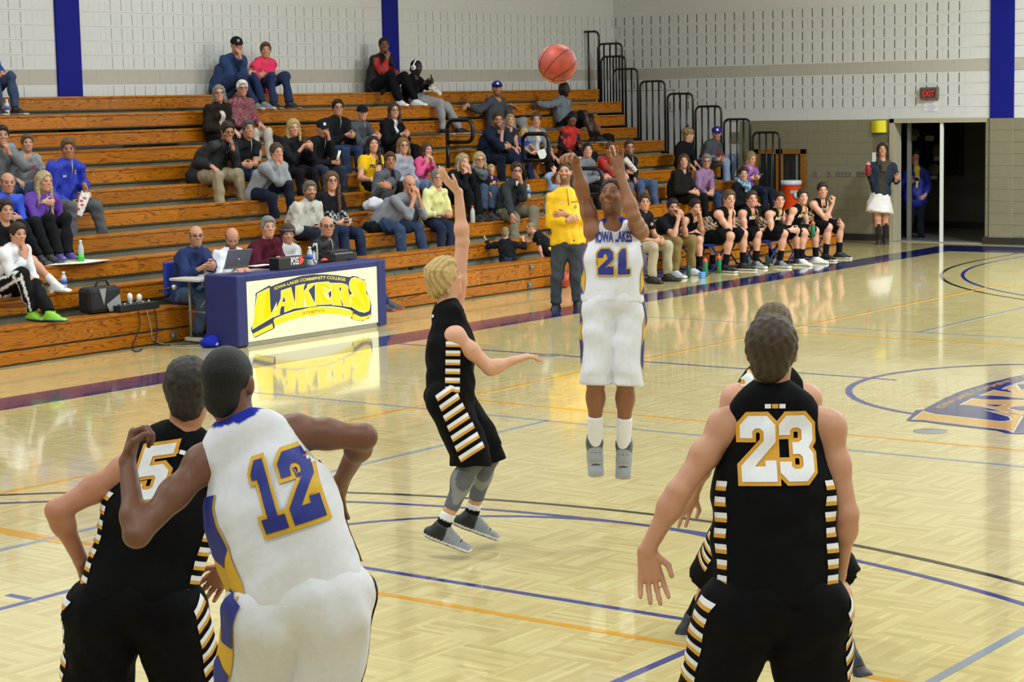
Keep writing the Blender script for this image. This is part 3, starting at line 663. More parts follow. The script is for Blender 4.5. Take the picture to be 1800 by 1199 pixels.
# bag, mixer and cables on the lowest row, blue cloth on the floor
gb = empty('laptop_bag', (-18, -5.1, .41)); tag(gb, 'black and grey laptop bag leaning on the lowest bleacher rows', 'bag')
q = at_y(192, 545, -5.22); M_BAGB = mat('bag_black', '17171a', .75, noise=.2, bump=.3); M_BAGG = mat('bag_grey', '8d8f90', .7, noise=.1)
MB().box((q[0]-.28, -5.25, .41), (q[0]+.17, -5.02, .70), .05).build('bag_body', M_BAGB, gb)
MB().prism([(q[0]-.06, -5.256, .50), (q[0]-.02, -5.256, .42), (q[0]+.16, -5.256, .42), (q[0]+.13, -5.256, .60)], (0, .01, 0)).build('pocket', M_BAGG, gb)
MB().prism([(q[0]-.16, -5.256, .68), (q[0]-.06, -5.256, .68), (q[0]-.10, -5.256, .5), (q[0]-.12, -5.256, .56)], (0, .01, 0)).build('panel', M_BAGG, gb)
MB().tube([(q[0]-.12, -5.14, .69), (q[0]-.08, -5.14, .76), (q[0]+.04, -5.14, .76), (q[0]+.08, -5.14, .69)], .012).build('handle', M_BAGB, gb)
mxr = empty('audio_mixer', (-17.3, -5.25, .41)); tag(mxr, 'small black audio mixer with cables on the lowest bleacher plank', 'mixer')
q = at_z(256, 546, .41)
MB().prism([(q[0]-.28, -5.37, .41), (q[0]+.3, -5.37, .41), (q[0]+.3, -5.12, .41), (q[0]-.28, -5.12, .41)], (0, .0, .07)).build('console', M_CON, mxr)
for i in range(12): MB().lathe((q[0]-.24+i*.045, -5.30+.05*(i % 2), .48), [(.008, 0), (.007, .018)], 8).build('knob', M_CAPW if i % 3 else M_CON, mxr)
for dx, hh in ((.02, .09), (.16, .07)): MB().lathe((q[0]+dx, -5.2, .48), [(.03, 0), (.03, hh), (.012, hh+.02)], 10).build('plug', M_CAPW, mxr)
M_CABLE = mat('cable_black', '1a1917', .6, noise=.1); M_CABLEG = mat('cable_grey', '8b8570', .6, noise=.1)
for pts, m, lab in ((((243, 548), (246, 570), (240, 590), (232, 612), (240, 618), (250, 613)), M_CABLE, 'black cable looping from the mixer down to the floor'),
                    (((258, 552), (266, 580), (268, 595), (285, 611), (320, 608), (372, 606)), M_CABLEG, 'thin grey cable trailing from the mixer along the floor'),
                    (((272, 548), (276, 575), (274, 600), (272, 611), (310, 606), (350, 604)), M_CABLE, 'black cable hanging beside the grey one and running to the table')):
    P = [at_y(px, py, -5.43) if i < 4 else at_z(px, py, .01) for i, (px, py) in enumerate(pts)]
    P[0][2] = max(P[0][2], .41); P[3][2] = max(.012, P[3][2])
    Q = []
    for i in range(len(P)-1):
        for t in np.linspace(0, 1, 5)[:-1]:
            p0, p1, p2, p3 = P[max(i-1, 0)], P[i], P[i+1], P[min(i+2, len(P)-1)]
            Q.append(.5*((2*p1)+(-p0+p2)*t+(2*p0-5*p1+4*p2-p3)*t*t+(-p0+3*p1-3*p2+p3)*t**3))
    Q.append(P[-1]); tag(MB().tube(Q, .007, 6).build('cable', m), lab, 'cable')
ss = empty('bleacher_chair', (-17.2, -5.2, .41)); tag(ss, 'blue folding bleacher seat under the man in the dark blue shirt', 'chair')
q = at_y(285, 520, -5.15); M_SEATB = mat('seat_blue', '2336a0', .6, noise=.1)
xs0 = at_y(290, 500, -5.05)[0]
MB().box((xs0-.05, -5.12, .50), (xs0+.40, -5.07, .88), .015).build('backrest', M_SEATB, ss)
MB().box((xs0-.05, -5.45, .415), (xs0+.40, -5.06, .47), .015).build('seat', mat('seat_black', '151515', .7, noise=.1), ss)
# wall fittings
ex = empty('exit_sign', (0, -6.4, 2.5)); tag(ex, 'square dark EXIT sign glowing red above the doorway', 'sign')
q0 = at_x(1618, 175, -.05); q1 = at_x(1649, 153, -.05)
MB().box((-.09, q1[1], q0[2]), (-.0, q0[1], q1[2]), .012).build('housing', mat('exit_case', '57503f', .5, noise=.15), ex)
MB().box((-.095, q1[1]+.035, q0[2]+.04), (-.088, q0[1]-.03, q1[2]-.04)).build('face', mat('exit_face', '3a2a22', .4, noise=.2), ex)
tm = text_mesh('EXIT', .01); V = np.zeros(len(tm.vertices)*3); tm.vertices.foreach_get('co', V); V = V.reshape(-1, 3); W = V[:, 0].max(); hh = q0[1]-q1[1]
V2 = np.stack([np.full(len(V), -.0965), q0[1]-.05-V[:, 0]/W*(hh-.10), q0[2]+.055+V[:, 1]/.72*(q1[2]-q0[2]-.11)], 1); tm.vertices.foreach_set('co', V2.ravel()); tm.update(); obj('lettering', tm, glow('exit_red', 'f02a2a', .9), ex)
def wallcard(px0, py0, px1, py1, name, label, cat, m, th=.006, parent=None):
    a = at_x(px0, py0, -.005); c = at_x(px1, py1, -.005)
    o = MB().box((-.002-th, c[1], c[2]), (-.002, a[1], a[2])).build(name, m, parent)
    if parent is None: tag(o, label, cat)
    return o
nc = wallcard(1624, 178, 1648, 196, 'notice', 'white printed notice directly under the EXIT sign', 'notice', mat('notice_paper', 'd3cfd2', .8, noise=.03))
for i, (t, wd) in enumerate((('NO', .25), ('FOOD OR', .62), ('COLORED DRINKS', .95), ('ALLOWED', .6), ('IN GYM', .5))):
    tm = text_mesh(t); V = np.zeros(len(tm.vertices)*3); tm.vertices.foreach_get('co', V); V = V.reshape(-1, 3); W = V[:, 0].max()
    a = at_x(1624, 178, -.009); c = at_x(1648, 196, -.009); wy = (a[1]-c[1])*.85*wd; y0 = (a[1]+c[1])/2+wy/2; z0 = a[2]-.045-i*.033
    V2 = np.stack([np.full(len(V), -.0095), y0-V[:, 0]/W*wy, z0+V[:, 1]/.72*.02], 1); tm.vertices.foreach_set('co', V2.ravel()); tm.update(); obj('lettering', tm, mat('notice_ink', '6f6fa0', .8, noise=.05), nc)
wallcard(1533, 268, 1545, 292, 'notice', 'plain white sheet taped to the tan wall behind the woman in the skirt', 'notice', M_PAPER)
M_PLT = mat('outlet_plate', '8e8b80', .4, metal=.4, noise=.15)
for a, c, lab in (((1431, 300), (1438, 311), 'small steel outlet plate nearest the wood-framed window'), ((1455, 300), (1462, 310), 'small steel outlet plate second from the wood-framed window'),
                  ((1471, 300), (1497, 310), 'wide steel outlet strip in the middle of the tan wall'), ((1507, 300), (1522, 310), 'steel outlet strip next to the woman with the red bottle')):
    o = wallcard(*a, *c, 'outlet_plate', lab, 'outlet', M_PLT, .012)
    e0 = at_x(*a, -.016); e1 = at_x(*c, -.016); n = 1 if c[0]-a[0] < 12 else 4
    for i in range(n):
        yy = e0[1]+(e1[1]-e0[1])*(i+.5)/n; MB().box((-.018, yy-.025, e1[2]+.02), (-.013, yy+.025, e0[2]-.02)).build('socket', mat('socket_grey', '5f5c52', .5, noise=.1), o)
yr = empty('yellow_pad', (-.1, -5.8, 2.0)); tag(yr, 'yellow pad wrapped over the corner at the upper left of the doorway', 'pad')
a = at_x(1531, 212, -.05); c = at_x(1557, 233, -.05); V = []; F = []
n = 10
for i in range(n+1):
    t = i/n; yy = a[1]+(c[1]-a[1])*t; xx = -.02-.07*math.sin(math.pi*t)
    V += [(xx, yy, c[2]), (xx, yy, a[2])]
for i in range(n): F.append((2*i, 2*i+1, 2*i+3, 2*i+2))
MB().add(V, F, True).build('pad_cover', mat('pad_yellow', 'd8cc1a', .35, noise=.1, nscale=10), yr)
MB().box((-.03, c[1], c[2]), (-.004, a[1], a[2])).build('pad_core', mat('pad_yellow2', 'b8ac16', .6, noise=.1), yr)

# drinks cooler near the far wall, on a low cart
cl_ = empty('drinks_cooler', (-1.0, -4.9, .6)); tag(cl_, 'round orange drinks cooler with a white lid near the tan wall', 'cooler')
xx = -.5; t = at_x(1389, 317, xx); bt = at_x(1389, 372, xx); R_ = .2; M_ORG = mat('cooler_orange', 'f04a16', .4, noise=.05)
MB().lathe((xx, t[1], bt[2]), [(0, 0), (R_*.86, 0), (R_*.9, .02), (R_*.97, t[2]-bt[2]-.08), (R_, t[2]-bt[2]-.075)], 24).build('tub', M_ORG, cl_)
MB().lathe((xx, t[1], t[2]-.08), [(R_*1.03, 0), (R_*1.05, .045), (R_*1.0, .075), (R_*.9, .08), (0, .082)], 24).build('lid', mat('cooler_lid', 'c9cbd2', .5, noise=.05), cl_)
u = CAM[:2]-np.array([xx, t[1]]); u /= np.linalg.norm(u); rr = np.array([-u[1], u[0]])
lc = np.array([xx, t[1], (t[2]+bt[2])/2+.01])+np.array([*(u*.985+rr*.25)*R_, 0])
MB().obox(lc+np.array([*rr*.02, .07]), [*rr*.07, 0], [*u*.004, 0], (0, 0, .03)).build('badge', mat('cooler_badge', 'a7a69c', .5, noise=.05), cl_)
MB().lathe(lc+np.array([*rr*.06, .0]), [(.0, 0), (.05, 0), (.05, .006)], 16, (*u, 0)).build('badge', M_CAPW, cl_)
ct = empty('cooler_stand', (xx, t[1], 0)); tag(ct, 'low wooden stand carrying the orange drinks cooler', 'stand')
MB().box((xx-.26, t[1]-.26, bt[2]-.04), (xx+.26, t[1]+.26, bt[2]), .006).build('stand_top', M_FRAMEW, ct)
for sx in (-1, 1):
    for sy in (-1, 1): MB().box((xx+sx*.22-.025, t[1]+sy*.22-.025, 0), (xx+sx*.22+.025, t[1]+sy*.22+.025, bt[2]-.04)).build('leg', M_FRAMEW, ct)

# balls
def ball(c, r, label, tilt):
    M, nt, p_ = nodes('ball_leather') if 'ball_leather' not in MATS else (MATS['ball_leather'], None, None)
    if nt is not None:
        p_.inputs['Base Color'].default_value = (*lin('b23a26'), 1); p_.inputs['Roughness'].default_value = .5
        tc = nt.nodes.new('ShaderNodeTexCoord'); v = nt.nodes.new('ShaderNodeTexVoronoi'); v.inputs['Scale'].default_value = 190
        nt.links.new(tc.outputs['Object'], v.inputs['Vector']); bb = nt.nodes.new('ShaderNodeBump'); bb.inputs['Strength'].default_value = .35; bb.inputs['Distance'].default_value = .002
        nt.links.new(v.outputs['Distance'], bb.inputs['Height']); nt.links.new(bb.outputs[0], p_.inputs['Normal'])
        n = nt.nodes.new('ShaderNodeTexNoise'); n.inputs['Scale'].default_value = 9; n.inputs['Detail'].default_value = 4; nt.links.new(tc.outputs['Object'], n.inputs['Vector'])
        rp = nt.nodes.new('ShaderNodeValToRGB'); rp.color_ramp.elements[0].color = (*lin('7c2a1c'), 1); rp.color_ramp.elements[0].position = .3; rp.color_ramp.elements[1].color = (*lin('c04a33'), 1); rp.color_ramp.elements[1].position = .62
        nt.links.new(n.outputs[0], rp.inputs[0]); nt.links.new(rp.outputs[0], p_.inputs['Base Color']); MATS['ball_leather'] = M
    o = empty('basketball', c); tag(o, label, 'ball')
    bm = bmesh.new(); bmesh.ops.create_icosphere(bm, subdivisions=5, radius=r)
    Rm = Matrix.Rotation(tilt[0], 3, 'X') @ Matrix.Rotation(tilt[1], 3, 'Y') @ Matrix.Rotation(tilt[2], 3, 'Z'); Ri = Rm.inverted()
    for v in bm.verts:                                   # seams pressed into the surface
        q = (Ri @ v.co)/r; s = min(abs(q.x), abs(q.y), abs(abs(math.atan2(math.hypot(q.y, q.z*.999), 1)) - 9) if False else abs(math.hypot(q.x, q.z*.72)-.62+.0*q.y))
        if s < .035: v.co *= 1-.012*(1-s/.035)
        v.co += Vector(c)
    for f in bm.faces: f.smooth = True
    me = bpy.data.meshes.new('ball_cover'); bm.to_mesh(me); bm.free(); obj('cover', me, M, o)
    S = MB()
    for fn in (lambda a: (0, math.cos(a), math.sin(a)), lambda a: (math.cos(a), 0, math.sin(a))):
        S.tube([Vector(c)+(Rm @ Vector(fn(a)))*(r*.992) for a in np.linspace(0, 2*math.pi, 49)], r*.022, 6, False)
    for sg in (-1, 1):
        P = []
        for a in np.linspace(0, 2*math.pi, 49):
            q = Vector((.62*math.cos(a), 0, .62/.72*math.sin(a))); l = q.length; q.y = sg*math.sqrt(max(0, 1-min(1, l*l))); P.append(Vector(c)+(Rm @ q.normalized())*(r*.992))
        S.tube(P, r*.022, 6, False)
    S.build('seam', mat('ball_seam', '2a1512', .6, noise=.1), o)
    return o
bc = at_d(980, 112.5, 12.45); ball(bc, .1205, 'orange-red basketball in flight above the shooter', (.5, .9, .35))
g = at_z(995, 505); ball((g[0]-.05, -5.62, .12), .12, 'reddish basketball resting on the floor against the lowest bleacher board', (1.1, .2, .6))
# ------------------------------------------------------------------ bodies: signed distance fields turned into one smooth skin
def _n(v): v = np.asarray(v, float); return v/(np.linalg.norm(v)+1e-9)
class SDF:
    def __init__(s, vox): s.v = vox; s.p = []
    def cone(s, a, b, ra, rb, k=.02, lat=None, fa=None, fb=None, flat=False, flat0=False, op='+'):
        """tapered limb a->b; with lat (unit side axis) ra/rb are side radii and fa/fb the front radii"""
        a = np.asarray(a, float); b = np.asarray(b, float); R = max(ra, rb, fa or 0, fb or 0)
        s.p.append(('c', np.minimum(a, b)-R-k, np.maximum(a, b)+R+k, k, op, (a, b, ra, rb, lat, fa, fb, flat, flat0))); return s
    def ell(s, c, r, R=None, k=.02, op='+'):
        c = np.asarray(c, float); r = np.asarray(r, float); m = r.max()
        s.p.append(('e', c-m-k, c+m+k, k, op, (c, r, np.eye(3) if R is None else np.asarray(R)))); return s
    def plane(s, o, n): s.p.append(('p', None, None, 0, '-', (np.asarray(o, float), _n(n)))); return s
    def mesh(s, noise=None):
        v = s.v; A = [q for q in s.p if q[4] == '+']
        lo = np.min([q[1] for q in A], 0)-2*v; hi = np.max([q[2] for q in A], 0)+2*v
        n = np.ceil((hi-lo)/v).astype(int)+1; F = np.full(n, .3, np.float32)
        ax = [lo[i]+v*np.arange(n[i]) for i in range(3)]
        for t, l, h, k, op, a in s.p:
            if t == 'p':
                o, nn = a; d = ((ax[0][:, None, None]-o[0])*nn[0]+(ax[1][None, :, None]-o[1])*nn[1]+(ax[2][None, None, :]-o[2])*nn[2])
                np.maximum(F, d, out=F); continue
            i0 = np.clip(np.floor((l-lo)/v).astype(int)-2, 0, n-1); i1 = np.clip(np.ceil((h-lo)/v).astype(int)+3, 1, n)
            if np.any(i1 <= i0): continue
            X, Y, Z = (ax[j][i0[j]:i1[j]] for j in range(3)); sl = tuple(slice(i0[j], i1[j]) for j in range(3))
            if t == 'c':
                a0, b0, ra, rb, lat, fa, fb, flat, flat0 = a; ab = b0-a0; L2 = ab@ab+1e-12
                px, py, pz = X[:, None, None]-a0[0], Y[None, :, None]-a0[1], Z[None, None, :]-a0[2]
                tt = (px*ab[0]+py*ab[1]+pz*ab[2])/L2; tc = np.clip(tt, 0, 1)
                qx, qy, qz = px-tc*ab[0], py-tc*ab[1], pz-tc*ab[2]
                r1 = ra+(rb-ra)*tc
                if lat is None: d = np.sqrt(qx*qx+qy*qy+qz*qz)-r1
                else:
                    r2 = fa+(fb-fa)*tc; q2 = qx*qx+qy*qy+qz*qz; u = qx*lat[0]+qy*lat[1]+qz*lat[2]
                    k0 = np.sqrt((u/r1)**2+np.maximum(q2-u*u, 0)/r2**2)+1e-6; l_ = np.sqrt(q2)
                    d = np.where(l_ < 1e-4, -np.minimum(r1, r2), l_*(1-1/k0))
                L = math.sqrt(L2)
                if flat: d = np.maximum(d, (tt-1)*L)
                if flat0: d = np.maximum(d, -tt*L)
            else:
                c, r, R = a; P = np.stack(np.broadcast_arrays(X[:, None, None]-c[0], Y[None, :, None]-c[1], Z[None, None, :]-c[2]), -1)@R
                k0 = np.sqrt(((P/r)**2).sum(-1))+1e-6; k1 = np.sqrt(((P/r**2)**2).sum(-1))+1e-6; d = k0*(k0-1)/k1
            B = F[sl]
            if op == '+':
                if k > 0:
                    hh = np.clip(.5+.5*(B-d)/k, 0, 1); F[sl] = B*(1-hh)+d*hh-k*hh*(1-hh)
                else: F[sl] = np.minimum(B, d)
            else:
                kk = max(k, 1e-4); hh = np.clip(.5-.5*(B+d)/kk, 0, 1); F[sl] = B*(1-hh)-d*hh+kk*hh*(1-hh)
        if noise:
            amp, f, seed = noise; rg = np.random.RandomState(seed); N = np.zeros(n, np.float32)
            for _ in range(5):
                w = rg.normal(size=3)*f*np.array([1, 1, .55]); ph = rg.rand()*6.28
                N += np.sin(w[0]*ax[0][:, None, None]+w[1]*ax[1][None, :, None]+w[2]*ax[2][None, None, :]+ph+1.3*np.sin(f*.6*ax[2][None, None, :]+ph*2))
            N2 = np.zeros(n, np.float32)
            for _ in range(3):
                w = rg.normal(size=3)*f*2.3; ph = rg.rand()*6.28
                N2 += np.abs(np.sin(.5*(w[0]*ax[0][:, None, None]+w[1]*ax[1][None, :, None]+w[2]*ax[2][None, None, :])+ph))
            F = F+amp*.36*N+amp*.22*(N2-1.9)
        return surface_nets(F, lo, v)
EDG = [(0,1),(2,3),(4,5),(6,7),(0,2),(1,3),(4,6),(5,7),(0,4),(1,5),(2,6),(3,7)]
COR = np.array([[(i >> 0) & 1, (i >> 1) & 1, (i >> 2) & 1] for i in range(8)])
def surface_nets(F, lo, v):
    I = F < 0; s = np.array(F.shape)
    cnt = np.zeros(s-1, np.uint8)
    for c in COR: cnt += I[c[0]:s[0]-1+c[0], c[1]:s[1]-1+c[1], c[2]:s[2]-1+c[2]]
    act = np.argwhere((cnt > 0) & (cnt < 8))
    idx = np.full(s-1, -1, np.int32); idx[act[:, 0], act[:, 1], act[:, 2]] = np.arange(len(act))
    fv = np.stack([F[act[:, 0]+c[0], act[:, 1]+c[1], act[:, 2]+c[2]] for c in COR], 1)
    acc = np.zeros((len(act), 3)); num = np.zeros(len(act))
    for a, b in EDG:
        fa, fb = fv[:, a], fv[:, b]; cr_ = (fa < 0) != (fb < 0); t = np.where(cr_, fa/np.where(cr_, fa-fb, 1), 0)
        acc += np.where(cr_[:, None], COR[a]+t[:, None]*(COR[b]-COR[a]), 0); num += cr_
    V = lo+v*(act+acc/num[:, None])
    Q = []
    for d in range(3):
        e = np.zeros(3, int); e[d] = 1; u, w = (d+1) % 3, (d+2) % 3
        A = I[:s[0]-e[0], :s[1]-e[1], :s[2]-e[2]]; B = I[e[0]:, e[1]:, e[2]:]
        P = np.argwhere(A != B); P = P[(P[:, u] > 0) & (P[:, w] > 0) & (P[:, u] < s[u]-1) & (P[:, w] < s[w]-1)]
        if not len(P): continue
        ins = A[P[:, 0], P[:, 1], P[:, 2]]
        def g(du, dw): R = P.copy(); R[:, u] -= du; R[:, w] -= dw; return idx[R[:, 0], R[:, 1], R[:, 2]]
        q = np.stack([g(1, 1), g(0, 1), g(0, 0), g(1, 0)], 1); q[~ins] = q[~ins][:, ::-1]
        Q.append(q[(q >= 0).all(1)])
    return V, np.concatenate(Q)
M_SKIN = vmat('skin', .5, .12, 220., .45, .06, 60.)
M_CLOTH = vmat('cloth', .9, .35, 70., .15, .10, 18.)
M_KNIT = vmat('knit', .95, .5, 260., .1, .14, 120.)
M_DENIM = vmat('denim', .9, .35, 160., .12, .28, 30.)
M_NYLON = vmat('nylon', .55, .3, 45., .3, .06, 10.)
M_JERSEY = vmat('jersey_mesh', .85, .3, 320., .12, .06, 40.)
M_SHOE = vmat('shoe', .5, .2, 120., .4, .10, 30.)
M_HAIR = vmat('hair', .55, .7, 260., .35, .35, 190., .0, 0, (1, 1, .25))
M_PLAID = None
UPV = np.array([0, 0, 1.])
SK = {'w': 'bd8668', 'p': 'cb9478', 't': 'a9714e', 'b': '714a31', 'd': '402519', 'k': '34201a'}

def body_prims(S, J, g, s, bare_legs=False, sleeve=None, hands=True, vox=.01):
    """J: dict of joints; g: girth factor; s: size factor; puts the naked figure into S"""
    U = J['up']; Lt = J['lat']; Fw = J['fwd']
    P, C, N, H = J['P'], J['C'], J['N'], J['H']; RH = J['RH']
    S.cone(P, C, .125*g*s, .135*g*s, .06*s, Lt, .085*g*s, .09*g*s)
    S.cone(C, N-(N-C)*.18, .135*g*s, .12*s, .06*s, Lt, .09*g*s, .075*s)
    S.cone(N-_n(N-C)*.03*s, H-RH[2]*.05*s-RH[1]*.012*s, .06*s*(.5+.5*g), .054*s, .03*s)
    for sd in 'ab':
        sh, el, wr = J['sh'+sd], J['el'+sd], J['wr'+sd]; m = J.get('mus', 1.0)
        f = .72 if sleeve == 'long' else 1.0
        S.cone(N-(N-C)*.05, sh, .05*s, .052*s*m*f, .04*s)
        S.ell(sh, np.array([.058, .058, .058])*s*m*f, None, .03*s)
        S.cone(sh, el, .050*s*m*f, .038*s*f, .03*s); md = sh+(el-sh)*.45; S.ell(md+np.array([0, 0, .006])*s, np.array([.047, .047, .047])*s*m*f, None, .03*s)
        S.cone(el, wr, .040*s*f, .026*s, .02*s); S.ell(el+(wr-el)*.25, np.array([.042, .042, .042])*s*m*f, None, .03*s)
        if hands: hand_prims(S, wr, J['hd'+sd], J['pn'+sd], J.get('curl'+sd, .35), s*1.1, sd, J.get('spread'+sd, .1), vox)
    if bare_legs:
        for sd in 'ab':
            hp, kn, an = J['hp'+sd], J['kn'+sd], J['an'+sd]; m = J.get('mus', 1.0)
            S.cone(hp, kn, .085*s*g, .056*s*m, .04*s); S.ell(kn, np.array([.058, .058, .058])*s, None, .03*s)
            S.cone(kn, an, .054*s*m, .036*s, .03*s); back = -_n(J['kf'+sd]); S.ell(kn+(an-kn)*.3+back*.018*s, np.array([.052, .052, .06])*s*m, None, .05*s)
            fu_ = J.get('fu'+sd, UPV); S.cone(an, an-fu_*.035*s+J['ft'+sd]*.02*s, .036*s, .034*s, .02*s)
def hand_prims(S, wr, hd, pn, curl, s, sd, spread, vox):
    hd = _n(hd); pn = _n(pn-hd*(pn@hd)); lt = np.cross(hd, pn)           # hd: wrist -> fingers, pn: palm side
    th = -1 if sd == 'b' else 1                                          # which side the thumb leaves
    fr = max(.0088*s, vox*.78)
    S.cone(wr, wr+hd*.085*s, .030*s, .040*s, .012*s, lt, .020*s, .016*s)
    kn = wr+hd*.088*s
    for i, ln in enumerate((.070, .080, .076, .060)):
        o = (1.5-i)*.0205*s*th; a = kn+lt*o-hd*(.006*abs(i-1.2))*s; d = _n(hd+lt*(1.5-i)*spread*th*.5); b = pn
        L = ln*s*1.05; ang = 0; p = a
        for seg, (f, c) in enumerate(((.45, 62), (.32, 75), (.25, 48))):
            ang += math.radians(c)*curl; q = p+(d*math.cos(ang)+b*math.sin(ang))*L*f
            S.cone(p, q, fr*(1.05-.08*seg), fr*(.97-.08*seg), .004*s); p = q
    t0 = wr+hd*.022*s+lt*.028*s*th; t1 = t0+_n(hd*.75+lt*.75*th+pn*.35*(.4+curl))*.042*s; t2 = t1+_n(hd*1.0+lt*.15*th+pn*(.3+.7*curl))*.036*s
    S.cone(t0, t1, fr*1.35, fr*1.1, .008*s); S.cone(t1, t2, fr*1.1, fr*.92, .004*s)
def head_prims(S, H, R, s, fem=False, vox=.01, jaw=1.0):
    """R rows: right(x), forward(y), up(z) of the head"""
    M = np.array(R).T
    def w(x, y, z): return H+s*(R[0]*x+R[1]*y+R[2]*z)
    e = lambda c, r, k=.012, op='+': S.ell(w(*c), np.array(r)*s, M, k*s, op)
    e((0, -.012, .030), (.0755, .0955, .088)); e((0, .022, -.035), (.060*jaw, .066, .078), .03)
    e((0, .055, -.088), (.030*jaw, .026, .024), .03); e((0, -.03, -.035), (.058, .055, .06), .03)
    S.cone(w(-.034, .076, .030), w(.034, .076, .030), .013*s, .013*s, .012*s)
    for x in (-1, 1):
        e((x*.038, .060, -.014), (.022, .020, .018), .02)
        e((x*.077, -.006, .002), (.010, .019, .031), .006)
    S.cone(w(0, .086, .022), w(0, .104, -.014), .0085*s, .0125*s, .012*s)
    for x in (-1, 1): e((x*.011, .094, -.018), (.009, .010, .008), .006)
    for x in (-1, 1): e((x*.032, .098, .012), (.017, .016, .010), .012, '-')
    for x in (-1, 1): e((x*.031, .074, .012), (.013, .0125, .012), .003)
    S.cone(w(-.017, .084, -.045), w(.017, .084, -.045), .0075*s, .0075*s, .008*s)
    S.cone(w(-.014, .083, -.056), w(.014, .083, -.056), .008*s, .008*s, .008*s)
def skin_colors(V, H, R, s, tone, hair, beard=None, fem=False):
    c = np.array(lin(SK.get(tone, tone))); C = np.tile(c, (len(V), 1)); hc = np.array(lin(hair))
    L = (V-H)@np.array(R).T/s; x, y, z = L[:, 0], L[:, 1], L[:, 2]; ax = np.abs(x)
    hd = (np.abs(L) < .15).all(1)
    def mix(m, col, a): m = m & hd; C[m] = C[m]*(1-a)+np.array(col)*a
    mix((z < -.005) & (y > .05) & (ax > .02), c*np.array([1.08, .86, .82]), .5)           # cheeks
    if beard:
        bc = np.array(lin(beard[0])); mix((y > -.015) & (z < -.028+.0*ax) & (ax > .0) & ((z < -.062) | (ax > .026) | (z > -.040)) & (y+.9*ax > .028), bc, beard[1])
    mix((np.abs(z+.050) < .0095) & (ax < .024) & (y > .06), c*np.array([.95, .55, .52]), .75 if fem else .5)
    mix((np.abs(z-.034-.10*(.03-np.abs(ax-.03))) < .006) & (ax > .010) & (ax < .052) & (y > .05), hc*.6, .8)
    ey = ((ax-.031)/.0165)**2+((z-.012)/.0085)**2
    mix((ey < 1.3) & (y > .04), c*.35, .7); mix((ey < .5) & (y > .04), c*.4+np.array(lin('a39a90'))*.6, .8)
    mix((((ax-.031)/.0085)**2+((z-.012)/.008)**2 < 1) & (y > .04), np.array(lin('1c1410')), .95)
    return C
def hair_mesh(kind, H, R, s, vox, seed, hat=False):
    if hat and kind in ('short', 'curly', 'swept'): kind = 'buzz'
    S = SDF(vox); M = np.array(R).T
    def w(x, y, z): return H+s*(R[0]*x+R[1]*y+R[2]*z)
    e = lambda c, r, k=.012, op='+': S.ell(w(*c), np.array(r)*s, M, k*s, op)
    t = {'buzz': .003, 'bald': .004, 'crop': .007}.get(kind, .012)
    if kind == 'bald':
        e((0, -.014, .022), (.0755+t, .0955+t, .082)); e((0, .03, .085), (.068, .115, .075), .01, '-'); e((0, .11, -.02), (.12, .095, .12), .01, '-'); e((0, .03, -.085), (.12, .075, .07), .01, '-'); S.plane(w(0, 0, -.055), -R[2])
        return S.mesh()
    e((0, -.014, .034), (.0755+t, .0955+t, .088+t*1.2))
    if kind in ('short', 'curly', 'swept', 'spiky'): e((0, .02, .085), (.062, .075, .042+(.012 if kind != 'short' else 0)), .02)
    if kind == 'swept':
        for i in range(7): a = -.9+i*.3; S.cone(w(.055*math.sin(a), .02, .10), w(.085*math.sin(a)-.01, -.085*math.cos(a*.6), .10-.02*abs(a)), .022*s, .012*s, .012*s)
        for i in range(9): a = -1.3+i*.32; S.cone(w(.07*math.sin(a), -.07*math.cos(a), .06), w(.085*math.sin(a), -.112*math.cos(a), -.045-.01*(i % 3)), .026*s, .010*s, .012*s)
    if kind in ('bob', 'long', 'xlong', 'pony', 'mid'):
        e((0, -.015, .036), (.086, .104, .092), .02)
    fz = .035 if kind in ('long', 'xlong', 'bob', 'mid') else .0
    e((0, .102, -.030), (.085, .086, .112), .010, '-')
    if kind not in ('bob', 'long', 'xlong', 'mid'):
        e((0, -.058, -.035), (.056+t*.5, .050+t*.6, .062), .02); e((0, .040, -.078), (.13, .070, .078), .010, '-'); e((0, .03, -.13), (.13, .10, .05), .010, '-')
    dn = {'bob': .115, 'mid': .17, 'long': .27, 'xlong': .37}.get(kind)
    if dn:
        S.cone(w(0, -.070, .03), w(0, -.085, -dn), .085*s, .085*s, .03*s, R[0], .05*s, .032*s)
        for x in (-1, 1):
            S.cone(w(x*.070, -.005, .055), w(x*.082, .000, -.07), .022*s, .026*s, .02*s); S.cone(w(x*.082, .0, -.07), w(x*.086, .025 if kind != 'bob' else .0, -dn), .026*s, .022*s, .02*s)
        e((0, .105, -.055), (.062, .06, .085), .012, '-')
    if kind in ('pony', 'bun'):
        S.cone(w(0, -.10, .05), w(0, -.135, -.05 if kind == 'pony' else .05), .03*s, .022*s, .02*s)
    nz = {'curly': (.011, 190, seed), 'buzz': None, 'crop': (.003, 260, seed), 'short': (.003, 170, seed), 'swept': (.003, 190, seed)}.get(kind, (.0045, 120, seed))
    return S.mesh((nz[0]*s, nz[1]/s, nz[2]) if nz else None)
def ik(a, t, l1, l2, pole):
    d = t-a; L = np.linalg.norm(d); u = d/(L+1e-9); L = min(L, (l1+l2)*.997); L = max(L, abs(l1-l2)+.02); t = a+u*L
    x = (l1*l1-l2*l2+L*L)/(2*L); h = math.sqrt(max(0, l1*l1-x*x)); pv = np.asarray(pole, float); pv = _n(pv-u*(pv@u))
    return a+u*x+pv*h, t
